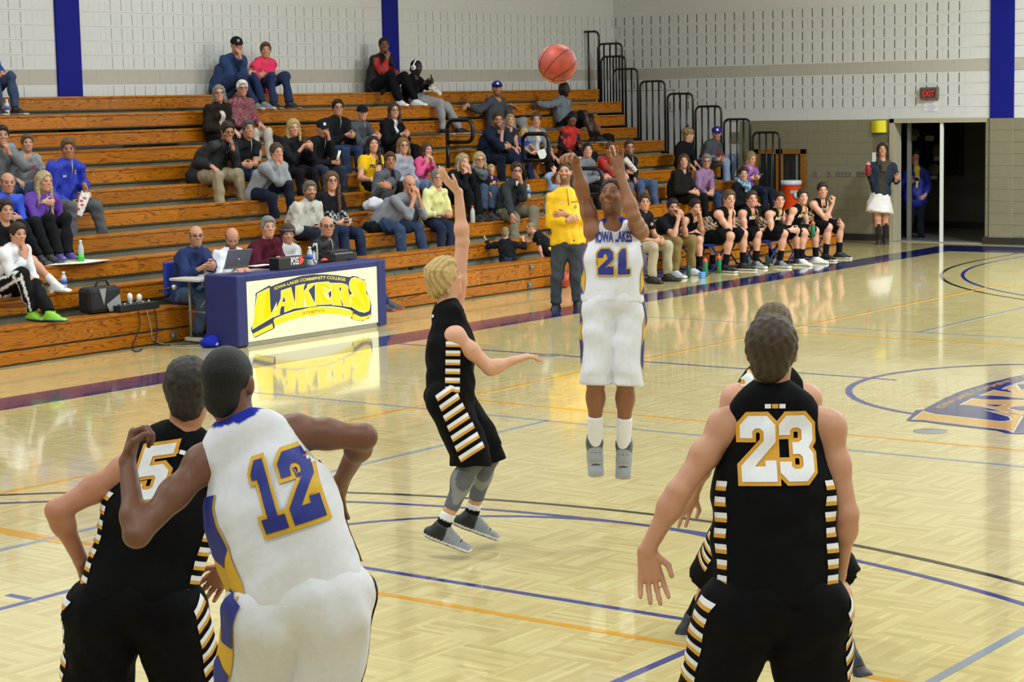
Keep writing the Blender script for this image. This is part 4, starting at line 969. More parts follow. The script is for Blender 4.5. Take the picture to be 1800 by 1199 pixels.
def shoe_mesh(an, ft, up, s, vox, gz=None):
    s = s*1.14
    S = SDF(vox); f = _n(ft); sole = an-up*.066*s if gz is None else np.array([an[0], an[1], gz+.012])
    l = np.cross(f, up); S.cone(sole-f*.055*s+up*.02*s, sole+f*.15*s+up*.012*s, .036*s, .042*s, .02*s, l, .032*s, .022*s)
    S.cone(sole-f*.05*s+up*.012*s, sole+f*.165*s+up*.008*s, .039*s, .046*s, .006*s, l, .018*s, .016*s)
    S.cone(an-up*.01*s, sole+f*.07*s+up*.03*s, .042*s, .036*s, .03*s)
    S.cone(an+up*.02*s, an-up*.04*s-f*.015*s, .040*s, .042*s, .02*s, flat0=True)
    S.plane(sole-up*.006*s, -up)
    V, F = S.mesh(); return V, F, sole
def colorize(V, base, funcs=()):
    C = np.tile(np.array(lin(base)), (len(V), 1))
    for m, col, a in funcs: C[m] = C[m]*(1-a)+np.array(lin(col))*a
    return C

def make_person(label, J, look, group=None, gz=0.):
    """builds one person from joints J (world) and look; returns (root, parts)"""
    dpt = depth(J['P']); near = dpt < 15
    vs = max(.0078, .00040*dpt) if not near else .0066; vc = max(.013, .00080*dpt) if not near else .0115
    s, g = J['s'], look.get('g', 1.0); rs = int(abs(J['P'][0]*1000)) % 9999
    base = np.array([J['P'][0], J['P'][1], gz]); root = empty('person', base); tag(root, label, 'person', group)
    RH, H, Lt, Fw, U = J['RH'], J['H'], J['lat'], J['fwd'], J['up']
    tone = look.get('skin', 'w'); hair = look.get('hair', ('short', '3b2a1c')); sl = look.get('sleeve', 'long'); bt = look.get('legs', 'long')
    S = SDF(vs); body_prims(S, J, g, s, bt != 'long' or look.get('ankle'), sl, True, vs); head_prims(S, H, RH, s, look.get('fem'), vs)
    V, F = S.mesh(); me = mesh_np('body', V, F); set_col(me, skin_colors(V, H, RH, s, tone, hair[1] if hair else '3b2a1c', look.get('beard'), look.get('fem')))
    parts = {'body': obj('body', me, M_SKIN, root)}
    # --- upper garment
    P, C, N = J['P'], J['C'], J['N']; th = .012*s
    col = look['top']; S = SDF(vc)
    gw = g*(.95 if look.get('fem') else 1.05)*(1.03 if sl == 'long' else 1.0)
    hem = P-(C-P)*look.get('hem', .12)
    S.cone(hem, C, (.172 if sl != 'tank' else .158)*gw*s+th*(1+look.get('loose', 0)), .160*gw*s+th, .06*s, Lt, (.132 if sl != 'tank' else .122)*gw*s+th, .112*gw*s+th, flat0=look.get('flathem', False))
    if g > 1.1: S.ell(P+(C-P)*.45+Fw*.05*(g-.8)*s, np.array([.15, .15, .15])*g*s, None, .06)
    tp = N-(N-C)*.10
    S.cone(C, tp, .160*gw*s+th, .125*s+th, .06*s, Lt, .112*gw*s+th, .080*s+th)
    if look.get('fem'): S.ell(C+(N-C)*.18+Fw*.095*s*g, np.array([.11, .06, .06])*s, np.array([Lt, Fw, np.cross(Lt, Fw)]).T, .05*s)
    for sd in 'ab':
        sh, el, wr = J['sh'+sd], J['el'+sd], J['wr'+sd]
        if sl == 'tank':
            S.cone(N-(N-C)*.10+(sh-N)*.25, N+(sh-N)*.62-(N-C)*.05, .055*s, .050*s, .04*s)
        else:
            S.cone(N-(N-C)*.06+(sh-N)*.2, sh, .062*s, .066*s, .05*s); S.ell(sh, np.array([.068, .068, .068])*s, None, .04*s)
            if sl == 'long':
                S.cone(sh, el, .070*s, .058*s, .03*s); cut = look.get('cuff', .93)
                S.cone(el, el+(wr-el)*cut, .058*s, .044*s, .025*s, flat=True)
            else: S.cone(sh, sh+(el-sh)*look.get('slv', .62), .066*s, .066*s, .03*s, flat=True)
    nk = look.get('neck', 'crew'); r0 = .060*s
    if nk in ('collar', 'zip', 'hood', 'turtle'):
        h0 = N-_n(N-C)*.02*s; S.cone(h0, h0+_n(H-RH[2]*.05*s-N)*(.055*s if nk != 'turtle' else .075*s), .072*s, .066*s, .015*s, flat=True)
        if nk == 'hood': S.cone(N+Lt*.06*s-Fw*.05*s, N-Lt*.06*s-Fw*.05*s, .055*s, .055*s, .04*s); S.ell(N-Fw*.075*s-U*.03*s, np.array([.10, .10, .09])*s, None, .04*s)
    elif nk == 'vee':
        S.ell(N+Fw*.075*s-U*.005*s, np.array([.05, .05, .095])*s, np.array([Lt, Fw, U]).T, .012*s, '-')
    else: S.ell(N+Fw*.065*s+U*.02*s, np.array([.062, .055, .05])*s, np.array([Lt, Fw, U]).T, .012*s, '-')
    V, F = S.mesh((look.get('wr', .015)*s, 30/s, rs)); me = mesh_np('top', V, F)
    cf = [];  Lc = (V-C)@np.stack([Lt, Fw, _n(N-P)], 1)
    if 'paint' in look: cf = look['paint'](V, Lc, J)
    set_col(me, colorize(V, col, cf)); parts['top'] = obj(look.get('topname', 'shirt'), me, look.get('tmat', M_CLOTH), root)
    if nk in ('zip',):
        z0 = N+Fw*.078*s+U*.03*s; z1 = C+(N-C)*.35+Fw*(.125*gw)*s
        MB().tube([z0, (z0+z1)/2+Fw*.012*s, z1], .006*s, 6).build('zipper', look.get('zipm') or mat('zip_grey', 'b9b9b9', .4, metal=.5, noise=.1), parts['top'])
    # --- lower garment
    S = SDF(vc); bc = look['bottom']; fl = look.get('flare', 1.0)
    if bt == 'skirt':
        S.cone(P+(C-P)*.35, P-U*.36*s, .15*gw*s, .245*s, .05*s, Lt, .12*gw*s, .20*s, flat=True)
    else:
        S.ell(P, np.array([.172*gw, .135*gw, .125])*s, np.array([Lt, Fw, U]).T, .04*s)
        S.cone(P, P+(C-P)*.28, .150*gw*s, .138*gw*s, .05*s, Lt, .115*gw*s, .104*gw*s)
        for sd in 'ab':
            hp, kn, an = J['hp'+sd], J['kn'+sd], J['an'+sd]
            if bt == 'long':
                S.cone(hp, kn, .100*gw*s*fl, .074*s*fl, .03*s if sd == 'a' else .015*s); S.ell(kn, np.array([.074, .074, .074])*s*fl, None, .012*s)
                S.cone(kn, kn+(an-kn)*look.get('cuffl', .96), .072*s*fl, .060*s*fl, .012*s, flat=True)
            else:
                e = look.get('short', .98); k2 = hp+(kn-hp)*e
                S.cone(hp, k2, .112*gw*s*min(fl, 1.12), .098*s*fl, .012*s if sd == 'b' else .03*s, flat=True)
                if e > .92: S.cone(k2-(kn-hp)*.1, kn+(an-kn)*.10, .098*s*fl, .104*s*fl, .008*s, flat=True)
    V, F = S.mesh((look.get('wr', .014)*s, 27/s, rs+7)); me = mesh_np('bottom', V, F)
    cf = look['bpaint'](V, J) if 'bpaint' in look else []
    set_col(me, colorize(V, bc, cf)); parts['bottom'] = obj({'long': 'trousers', 'skirt': 'skirt'}.get(bt, 'shorts'), me, look.get('bmat', M_CLOTH), root)
    if look.get('tights'):
        tcol, t0, t1 = look['tights']
        for sd in 'ab':
            S = SDF(vs*1.1); hp, kn, an = J['hp'+sd], J['kn'+sd], J['an'+sd]; bk_ = -_n(J['kf'+sd])
            S.cone(hp+(kn-hp)*.7, kn, .072*s, .064*s, .03*s); S.ell(kn, np.array([.064]*3)*s, None, .03*s); S.cone(kn, kn+(an-kn)*t1, .062*s, .044*s, .03*s, flat=True); S.ell(kn+(an-kn)*.3+bk_*.018*s, np.array([.058, .058, .066])*s, None, .05*s)
            V, F = S.mesh(); me = mesh_np('tights', V, F); u_ = (V-kn)@_n(np.cross(J['fwd'], U)); set_col(me, colorize(V, tcol, [(np.abs(u_) < .018*s, t0, .8)])); obj('tights', me, M_KNIT, root)
    # --- shoes and socks
    sc_ = look.get('shoe', ('2a2826', 'd8d8d4'))
    if sc_ and look.get('feet', True):
        for sd in 'ab':
            if J.get('noshoe') == sd: continue
            V, F, sole = shoe_mesh(J['an'+sd], J['ft'+sd], J.get('fu'+sd, U if J.get('stand') else np.array([0, 0, 1.])), s, vs*1.1)
            me = mesh_np('shoe', V, F); up = J.get('fu'+sd, np.array([0, 0, 1.])); hgt = (V-sole)@up; fx = (V-sole)@_n(J['ft'+sd])
            fn = [(hgt < .016*s, sc_[1], .95)]+([(hgt < .002*s, sc_[3], 1.)] if len(sc_) > 3 else [])
            if len(sc_) > 2: fn.insert(0, ((fx > .04*s), sc_[2], .9))
            set_col(me, colorize(V, sc_[0], fn)); so = obj('shoe', me, M_SHOE, root)
            if near or look.get('laces'):
                S2 = MB(); f = _n(J['ft'+sd]); l = np.cross(f, up)
                for i in range(5):
                    q = sole+f*(.045+.022*i)*s+up*(.085-.0115*i)*s; S2.tube([q-l*.026*s, q+up*.010*s, q+l*.026*s], .0035*s, 6)
                S2.build('laces', look.get('lacem') or mat('lace_black', '161616', .8, noise=.1), so)
            if look.get('sock'):
                S3 = SDF(vs*1.2); kn, an = J['kn'+sd], J['an'+sd]; t0 = look['sock'][1]
                S3.cone(an+(kn-an)*t0, an-_n(kn-an)*.03*s, (.040+.022*t0)*s, .043*s, .01*s, flat0=True); V, F = S3.mesh()
                me = mesh_np('sock', V, F); set_col(me, colorize(V, look['sock'][0], [] if len(look['sock']) < 3 else [(((V-an)@_n(kn-an)) > look['sock'][3]*s, look['sock'][2], 1.)])); obj('sock', me, M_KNIT, root)
    # --- hair, hats, glasses
    if hair and hair[0] != 'none':
        V, F = hair_mesh(hair[0], H, RH, s, vs*(.9 if not near else 1), rs, 'cap' in look or 'beanie' in look); me = mesh_np('hair', V, F); rg = np.random.RandomState(rs)
        hc = np.array(lin(hair[1])); L = (V-H)@np.array(RH).T/s
        st_ = .5+.5*np.sin(L[:, 0]*210+3*np.sin(L[:, 2]*25)+L[:, 1]*60); lf = .62+.75*float(hc.mean()); C_ = hc*lf*(.75+.5*st_[:, None])
        if len(hair) > 2: C_ = np.where(((L[:, 2] < 0) if len(hair) < 4 else (np.abs(L[:, 0]) > .06))[:, None], np.array(lin(hair[2]))*(.5+.35*st_[:, None]), C_)
        set_col(me, np.clip(C_, 0, 1)); parts['hair'] = obj('hair', me, M_HAIR, root)
    def w(x, y, z): return H+s*(RH[0]*x+RH[1]*y+RH[2]*z)
    M3 = np.array(RH).T
    if 'cap' in look:
        S = SDF(vs*.9); S.ell(w(0, -.012, .040), np.array([.091, .110, .092])*s, M3, .0); S.plane(w(0, 0, .036), -RH[2]-RH[1]*.12)
        bk = -1 if look.get('backcap') else 1
        V, F = S.mesh(); me = mesh_np('cap', V, F); set_col(me, colorize(V, look['cap'])); hc = obj('cap', me, M_CLOTH, root)
        S = SDF(vs*.6); S.cone(w(0, .072*bk, .048), w(0, .135*bk, .036), .078*s, .062*s, 0, RH[0], .014*s, .011*s); V, F = S.mesh(); me = mesh_np('brim', V, F); set_col(me, colorize(V, look.get('brim', look['cap']))); obj('brim', me, M_CLOTH, hc)
        if look.get('caplogo'): MB().obox(w(0, .100, .085), RH[0]*.017*s, (RH[1]*.9-RH[2]*.4)*.004*s, (RH[2]*.9+RH[1]*-.35)*.017*s).build('badge', mat('cap_badge_'+look['caplogo'], look['caplogo'], .7, noise=.05), hc)
    if 'beanie' in look:
        S = SDF(vs*.9); S.ell(w(0, -.014, .050), np.array([.095, .112, .105])*s, M3, 0); S.plane(w(0, 0, .022), -RH[2]-RH[1]*.2)
        V, F = S.mesh(); L = (V-H)@M3/s; bands = look['beanie']; me = mesh_np('beanie', V, F); z = L[:, 2]+.2*L[:, 1]
        set_col(me, colorize(V, bands[0], [((np.floor((z-.02)/.0135).astype(int) % len(bands)) == i, bands[i], 1.) for i in range(len(bands))])); bo = obj('beanie', me, M_KNIT, root)
        S = SDF(vs*.8); S.ell(w(0, -.02, .165), np.array([.034, .034, .03])*s, M3, 0); V, F = S.mesh((.005, 160, rs)); me = mesh_np('pompom', V, F); set_col(me, colorize(V, '3a2a1c')); obj('pompom', me, M_KNIT, bo)
    if look.get('band'):
        MB_ = MB(); P_ = [w(.083*math.sin(a), -.012+.104*math.cos(a), .058) for a in np.linspace(0, 2*math.pi, 25)]
        MB_.tube(P_, .016*s, 8, False); MB_.build('headband', mat('hb_'+look['band'], look['band'], .8, noise=.1), root)
    if look.get('glasses'):
        G = MB(); gm = mat('glass_frame', '2a2422', .35, noise=.1)
        for x in (-1, 1):
            G.tube([w(x*.033+.021*math.cos(a), .097-.006*abs(math.cos(a)), .011+.0155*math.sin(a)) for a in np.linspace(0, 2*math.pi, 13)], .0028*s*look['glasses'], 5, False)
            G.tube([w(x*.054, .09, .014), w(x*.079, .04, .016), w(x*.081, -.01, .012)], .0028*s, 5)
        G.tube([w(-.012, .101, .014), w(.012, .101, .014)], .003*s, 5); G.build('glasses', gm, root)
    if look.get('scarf'):
        S = SDF(vs*1.4)
        for i in range(14):
            a0, a1 = i/14*2*math.pi, (i+1)/14*2*math.pi; f = lambda a: N+Lt*.082*s*math.sin(a)+Fw*(.02+.092*math.cos(a))*s+U*(.015-.055*math.cos(a))*s
            S.cone(f(a0), f(a1), .042*s, .042*s, .03*s)
        if len(look['scarf']) > 1: S.cone(N+Fw*.12*s-U*.03*s, C+(N-C)*.35+Fw*.15*s, .055*s, .07*s, .04*s, Lt, .035*s, .03*s)
        V, F = S.mesh((.010*s, 45, rs)); me = mesh_np('scarf', V, F); rg = np.sin(V[:, 0]*90)*np.sin(V[:, 2]*80+V[:, 1]*60)
        set_col(me, colorize(V, look['scarf'][0], [] if len(look['scarf']) < 3 else [(rg > .25, look['scarf'][2], .9), (rg < -.45, '1d3f66', .8)])); obj('scarf', me, M_KNIT, root)
    if look.get('collarw'):
        for sg in (-1, 1):
            MB().prism([N+Lt*sg*.055*s+Fw*.055*s+U*.035*s, N+Lt*sg*.012*s+Fw*.10*s-U*.01*s, N+Lt*sg*.05*s+Fw*.125*s-U*.075*s, N+Lt*sg*.085*s+Fw*.085*s-U*.03*s], Fw*.006).build('collar', mat('col_'+look['collarw'], look['collarw'], .8, noise=.04), parts['top'])
    return root, parts

def conform(me, bvh, dirv, lift):
    """lays a flat mesh onto a surface along dirv, cutting it finely enough to bend"""
    V = np.zeros(len(me.vertices)*3); me.vertices.foreach_get('co', V); V = V.reshape(-1, 3); d = Vector(dirv)
    out = []
    for v in V:
        h = bvh.ray_cast(Vector(v)-d*.6, d, 1.2)
        h = h if h[0] is not None else bvh.find_nearest(Vector(v)+d*.2)
        out.append((np.array(h[0]) if h[0] is not None else v)-np.array(d)*lift)
    me.vertices.foreach_set('co', np.array(out).ravel()); me.update()
def grid_cut(bm, step, ax, ay, o):
    for a in (ax, ay):
        for i in range(-40, 41):
            g = bm.verts[:]+bm.edges[:]+bm.faces[:]
            bmesh.ops.bisect_plane(bm, geom=g, plane_co=Vector(o)+Vector(a)*i*step, plane_no=Vector(a))
DIG = {  # block numerals on a 0..6 x 0..10 grid
 '1': [[(1.2,8.2),(2.6,10),(4.2,10),(4.2,2),(5.6,2),(5.6,0),(.8,0),(.8,2),(2.2,2),(2.2,7.4),(1.2,7.4)]],
 '2': [[(0,6.6),(0,8.6),(1.4,10),(4.6,10),(6,8.6),(6,6),(2.3,2.3),(4.1,2.3),(4.1,3.2),(6,3.2),(6,0),(0,0),(0,2.4),(3.9,6.2),(3.9,7.6),(3.3,8.1),(2.5,8.1),(2,7.6),(2,6.6)]],
 '3': [[(0,7),(0,8.6),(1.4,10),(4.6,10),(6,8.6),(6,6.1),(5.2,5.1),(6,4.1),(6,1.4),(4.6,0),(1.4,0),(0,1.4),(0,3),(2,3),(2,2.3),(2.5,1.9),(3.5,1.9),(4,2.3),(4,3.6),(3.5,4.1),(2.3,4.1),(2.3,5.9),(3.5,5.9),(4,6.3),(4,7.7),(3.5,8.1),(2.5,8.1),(2,7.7),(2,7)]],
 '5': [[(.2,10),(5.8,10),(5.8,8),(2.2,8),(2.2,6.3),(4.6,6.3),(6,4.9),(6,1.4),(4.6,0),(1.4,0),(0,1.4),(0,3),(2,3),(2,2.3),(2.5,1.9),(3.5,1.9),(4,2.3),(4,3.9),(3.5,4.4),(.2,4.4)]]}
def numeral(txt, centre, right, up, height, surf, fill, edge, parent, wide=.62, gap=.1, shear=0., lift=.010, eo=.62):
    """block numerals with a coloured edge laid onto the jersey 'surf'"""
    bvh = BVHTree.FromPolygons([v.co[:] for v in surf.data.vertices], [p.vertices[:] for p in surf.data.polygons])
    right, up = _n(right), _n(up); nv = np.cross(right, up); n = len(txt); w = height*wide; tot = n*w+(n-1)*w*gap
    for i, ch in enumerate(txt):
        o = np.asarray(centre)+right*(-tot/2+i*(w+w*gap))-up*height/2
        for layer, (m, off) in enumerate(((edge, eo), (fill, 0))):
            P = [np.array(p) for p in DIG[ch][0]]
            if layer == 0: P = offset_poly(P, off)
            pts = [o+right*(p[0]/6*w+shear*p[1]/10*w)+up*(p[1]/10*height)+nv*.25 for p in P]
            bm = bmesh.new(); bm.faces.new([bm.verts.new(Vector(p)) for p in pts]); bmesh.ops.triangulate(bm, faces=bm.faces[:], ngon_method='EAR_CLIP')
            grid_cut(bm, .014, right, up, o+nv*.25); me = bpy.data.meshes.new('numeral'); bm.to_mesh(me); bm.free()
            conform(me, bvh, -nv, lift+.0035*layer); obj('numeral' if layer else 'numeral_edge', me, m, parent)
def lettering(txt, centre, right, up, width, height, surf, m, parent, offset=.03, lift=.008, arch=0.):
    bvh = BVHTree.FromPolygons([v.co[:] for v in surf.data.vertices], [p.vertices[:] for p in surf.data.polygons])
    right, up = _n(right), _n(up); nv = np.cross(right, up); me = text_mesh(txt, offset)
    V = np.zeros(len(me.vertices)*3); me.vertices.foreach_get('co', V); V = V.reshape(-1, 3); W = V[:, 0].max()
    u = V[:, 0]/W-.5; P = np.asarray(centre)+u[:, None]*width*right+((V[:, 1]/.72-.5)*height-arch*(u*2)**2*height)[:, None]*up+nv*.25
    me.vertices.foreach_set('co', P.ravel()); me.update(); conform(me, bvh, -nv, lift); return obj('lettering', me, m, parent)

def patch(P2, o, right, up, dirv, surf, m, parent, lift, name, step=.02):
    """flat outline (metres, in the right/up frame at o) laid onto surf along dirv"""
    bvh = surf['bvh']; pts = [np.asarray(o)+right*p[0]+up*p[1]-np.asarray(dirv)*.0 for p in P2]
    bm = bmesh.new(); bm.faces.new([bm.verts.new(Vector(p)) for p in pts]); bmesh.ops.triangulate(bm, faces=bm.faces[:], ngon_method='EAR_CLIP')
    xs = [p[0] for p in P2]; ys = [p[1] for p in P2]
    for a, lo, hi in ((right, min(xs), max(xs)), (up, min(ys), max(ys))):
        for i in range(1, int((hi-lo)/step)+1):
            bmesh.ops.bisect_plane(bm, geom=bm.verts[:]+bm.edges[:]+bm.faces[:], plane_co=Vector(np.asarray(o)+a*(lo+i*step)), plane_no=Vector(a))
    me = bpy.data.meshes.new(name); bm.to_mesh(me); bm.free(); conform(me, bvh, dirv, lift); return obj(name, me, m, parent)
def surf_of(o): return {'bvh': BVHTree.FromPolygons([v.co[:] for v in o.data.vertices], [p.vertices[:] for p in o.data.polygons]), 'o': o}
def side_bars(part, p, q, ax, w, n, mw, mg, pitch, hgt, taper=0., t0=.0, slant=0.):
    """white bars edged in gold running from p towards q on the side facing ax"""
    S_ = surf_of(part); ab = q-p; u = _n(ab); ax = _n(ax-u*(ax@u)); r = np.cross(u, ax)
    for i in range(n):
        o = p+u*(t0+i*pitch)+ax*.5; ww = w*(1-taper*i/max(1, n-1))/2; sl = slant
        patch([(-ww, -sl), (ww, sl), (ww, sl+hgt), (-ww, -sl+hgt)], o, r, u, -ax, S_, mw, part, .006, 'stripe_white')
        patch([(-ww, -sl+hgt), (ww, sl+hgt), (ww, sl+hgt*1.75), (-ww, -sl+hgt*1.75)], o, r, u, -ax, S_, mg, part, .0066, 'stripe_gold')
# ------------------------------------------------------------------ posing
UP = np.array([0, 0, 1.])
def head_frame(H, hy, hp, ht=0., away=None):
    """hy: degrees the face turns from the camera towards image right; hp: nod down; ht: tilt towards image right"""
    dc = _n([CAM[0]-H[0], CAM[1]-H[1], 0]); cr_ = _n([CR[0], CR[1], 0]); a, p, t = (math.radians(k) for k in (hy, hp, ht))
    f = dc*math.cos(a)+cr_*math.sin(a); f = _n(f*math.cos(p)-UP*math.sin(p)); r = _n(np.cross(f, UP)); u = np.cross(r, f)
    lat = cr_ - f*(cr_@f); u = _n(u*math.cos(t)+lat*math.sin(t)); r = _n(np.cross(f, u)); return np.array([r, f, np.cross(r, f)])
def arm(J, sd, tgt, mode, F, Lt, s, pole=None):
    sg = 1 if sd == 'b' else -1; sh = J['sh'+sd]
    if pole is None: pole = -UP*1.0+Lt*sg*(.55 if mode != 'o' else .1)-F*.25
    md = {'k': _n(F*.8-UP*.5), 'c': _n(UP+F*.1-Lt*sg*.3), 'h': _n(-Lt*sg*.75+F*.55-UP*.1), 'x': _n(-Lt*sg+F*.1), 'd': _n(-UP+F*.1), 'o': _n(Lt*sg*.7-UP*.25+F*.1), 'f': _n(UP*.9+F*.2)}[mode]
    wr = tgt-md*.055*s; el, wr = ik(sh, wr, .285*s, .255*s, pole)
    J['el'+sd], J['wr'+sd], J['hd'+sd] = el, wr, md
    J['pn'+sd] = {'k': -UP+F*.1, 'c': -F-Lt*sg*.4, 'h': -F*.6-Lt*sg*.6, 'x': -F, 'd': -Lt*sg, 'o': -UP, 'f': -F}[mode]
    J.setdefault('curl'+sd, {'k': .25, 'c': .55, 'h': .65, 'x': .3, 'd': .3, 'o': .3, 'f': .95}[mode])
def sit_pose(h, r=None, seat=None, ln=.14, s=1.0, by=0., hy=0., hp=0., ht=0., a=None, b=None, fa=None, fb=None, sx=0., sl=.04, ks=.14, ff=.46, fz=None, tw=0., pa=None, pb=None, yo=.16):
    """seated figure: h head pixel, r bleacher row; a/b hands (px, py, forward, mode); fa/fb feet (px, py) on the plank in front or 'd' on the deck"""
    by = math.radians(by); F = np.array([-math.sin(by), -math.cos(by), 0]); Lt = np.cross(UP, F)
    if r is not None: yP, zs = YR[r-1]+yo, ZR[r-1]; zf = zs-.43 if r > 1 else 0.
    else: yP, zs, zf = seat
    if fz is not None: zf = fz
    H = at_y(*h, yP+F[1]*ln); P = np.array([H[0]-F[0]*ln+sx, yP, zs+.095*s])
    RH = head_frame(H, hy, hp, ht); N = H-s*(UP*.165+_n(F*.6+RH[1]*.4)*.045)
    J = dict(P=P, H=H, N=N, RH=RH, s=s, up=UP, fwd=F)
    C = P+(N-P)*.55-F*sl; J['C'] = C; tw = math.radians(tw); Ls = Lt*math.cos(tw)+F*math.sin(tw); Ls = _n(Ls); J['lat'] = _n(Lt+Ls); J['lat'][2] = 0
    Ft = np.cross(Ls, UP); J['fwd'] = _n(F+Ft)
    for sd, sg in (('a', -1), ('b', 1)):
        J['sh'+sd] = N+Ls*sg*.172*s-_n(N-C)*.055*s
        J['hp'+sd] = P+Lt*sg*.085*s
        f = fa if sd == 'a' else fb; ft = F+Lt*sg*.15
        if f is not None and f[0] == 'w': an = np.array([f[1], f[2], f[3]+.085*s]); f = None
        elif f is None: an = P+F*ff*s+Lt*sg*ks*s; an[2] = zf+.085*s
        elif len(f) == 2: an = at_z(f[0], f[1]-4, zf+.06); an[2] = zf+.085*s
        else: an = at_z(f[0], f[1]-4, f[2]+.06); an[2] = f[2]+.085*s
        if f is not None and (np.linalg.norm(an-J['hp'+sd]) > .83*s or an[2] > 2.):
            z_ = an[2]; an = at_y(f[0], f[1], yP+F[1]*.48*s); an[2] = z_
        kn, an = ik(J['hp'+sd], an, .43*s, .42*s, F*.75+UP*.8+Lt*sg*.12)
        J['kn'+sd], J['an'+sd], J['ft'+sd], J['kf'+sd] = kn, an, _n(ft), _n(F+UP*.3)
    for sd, sg, hnd, pl in (('a', -1, a, pa), ('b', 1, b, pb)):
        if hnd is None: arm(J, sd, J['hp'+sd]+(J['kn'+sd]-J['hp'+sd])*.72+UP*.085*s, 'k', F, Lt, s, pl)
        else: arm(J, sd, at_y(hnd[0], hnd[1], yP+F[1]*hnd[2]), hnd[3], F, Lt, s, pl)
    return J
def free_pose(d, s, fwd, pts, hy, hp, ht=0, curl={}, modes={}, pl={}):
    """figure given joint by joint: (px, py, extra depth) measured from depth d"""
    g = {k: at_d(v[0], v[1], d+(v[2] if len(v) > 2 else 0)) for k, v in pts.items()}
    F = _n(fwd); Lt = np.cross(UP, F); J = dict(P=g['P'], N=g['N'], H=g['H'], s=s, up=_n(g['N']-g['P']), fwd=F, stand=True)
    J['RH'] = head_frame(g['H'], hy, hp, ht); J['C'] = g.get('C', g['P']+(g['N']-g['P'])*.55)
    J['lat'] = _n((g['shb']-g['sha'])*.5+Lt*.2); J['fwd'] = _n(np.cross(J['lat'], J['up'])); J['lat'] = _n(np.cross(J['up'], J['fwd']))
    for sd in 'ab':
        sg = 1 if sd == 'b' else -1
        for k in ('sh', 'el', 'wr', 'kn', 'an'): J[k+sd] = g[k+sd]
        J['hp'+sd] = g.get('hp'+sd, g['P']+Lt*sg*.09*s)
        J['hd'+sd] = _n(g['fi'+sd]-g['wr'+sd]); J['pn'+sd] = modes.get(sd, -F); J['curl'+sd] = curl.get(sd, .3); J['spread'+sd] = .25
        J['ft'+sd] = _n(g['to'+sd]-g['an'+sd]); J['kf'+sd] = F
        up = UP-J['ft'+sd]*(UP@J['ft'+sd]); J['fu'+sd] = _n(up) if np.linalg.norm(up) > .3 else _n(-F)
    return J
PEOPLE = []
def P_(label, look, group=None, **pose):
    J = sit_pose(**pose); root, parts = make_person(label, J, look, group, 0.); PEOPLE.append((label, J, root, parts)); return J, root, parts
def logo_patch(J, parts, col, dx, dz, w=.05, h=.04, txt=None):
    """small mark on the chest"""
    c = J['C']+(J['N']-J['C'])*(.55+dz)+J['lat']*dx*J['s']; me_m = mat('mark_'+col, col, .7, noise=.05)
    lettering(txt or 'm', c, J['lat'], _n(J['N']-J['C']), w, h, parts['top'], me_m, parts['top'], .04, .005)

BLK, NAV, CHA, GRY, KHA, DEN, DDN, LDN = '191a1d', '1d2233', '3a3d42', '8a8d90', '93866c', '39465f', '23293a', '7890ad'
BLD, GBR, DBR, BRN, LBR, WHT, GRH = 'b39b68', '7c6a4a', '2a1d16', '3d2a1c', '6b5236', 'c9c6be', '8f8b84'
CROWD = 'spectators seated on the bleachers'
# ------------------------------------------------------------------ the crowd
def plaidf(V, Lc, J):
    q = (np.floor(Lc[:, 0]/.028).astype(int)+np.floor(Lc[:, 2]/.028).astype(int)) % 2 == 0
    return [(q, 'a0797a', .55)]
def sleeves(col, lim=.17):
    def f(V, Lc, J):
        d = np.full(len(V), 9.)
        for sd in 'ab':
            for p, q in ((J['sh'+sd], J['el'+sd]), (J['el'+sd], J['wr'+sd])):
                ab = q-p; t = np.clip(((V-p)@ab)/(ab@ab), .12 if p is J['sh'+sd] else 0, 1); d = np.minimum(d, np.linalg.norm(V-p-t[:, None]*ab, axis=1))
        return [(d < .072*J['s'], col, 1.)]
    return f
def front(col, w=.05, z0=-.3, z1=.3):
    return lambda V, Lc, J: [((np.abs(Lc[:, 0]) < w*(1+.0*Lc[:, 2])) & (Lc[:, 1] > .05) & (Lc[:, 2] > z0) & (Lc[:, 2] < z1), col, 1.)]
def vfront(col, w, z0, z1):
    return lambda V, Lc, J: [((np.abs(Lc[:, 0]) < w*np.clip((Lc[:, 2]-z0)/(z1-z0), .35, 1)) & (Lc[:, 1] > .05) & (Lc[:, 2] > z0), col, 1.)]
def pants_stripe(V, J):
    m = np.zeros(len(V), bool)
    for sd, sg in (('a', -1), ('b', 1)):
        for p, q in ((J['hp'+sd], J['kn'+sd]), (J['kn'+sd], J['an'+sd])):
            ab = q-p; t = ((V-p)@ab)/(ab@ab); r = V-p-np.clip(t, 0, 1)[:, None]*ab; out = _n(np.cross(ab, J['lat']*0+np.cross(ab, J['lat']))*-1); u = r/(np.linalg.norm(r, axis=1)[:, None]+1e-9)
            m |= (np.abs(t-.5) < .55) & (((u@(J['lat']*sg)) > .75) & ((u@(J['lat']*sg)) < .93))
    return [(m, 'e4e4e0', 1.)]
WS = ('e4e4e2', 'c9c9c6')
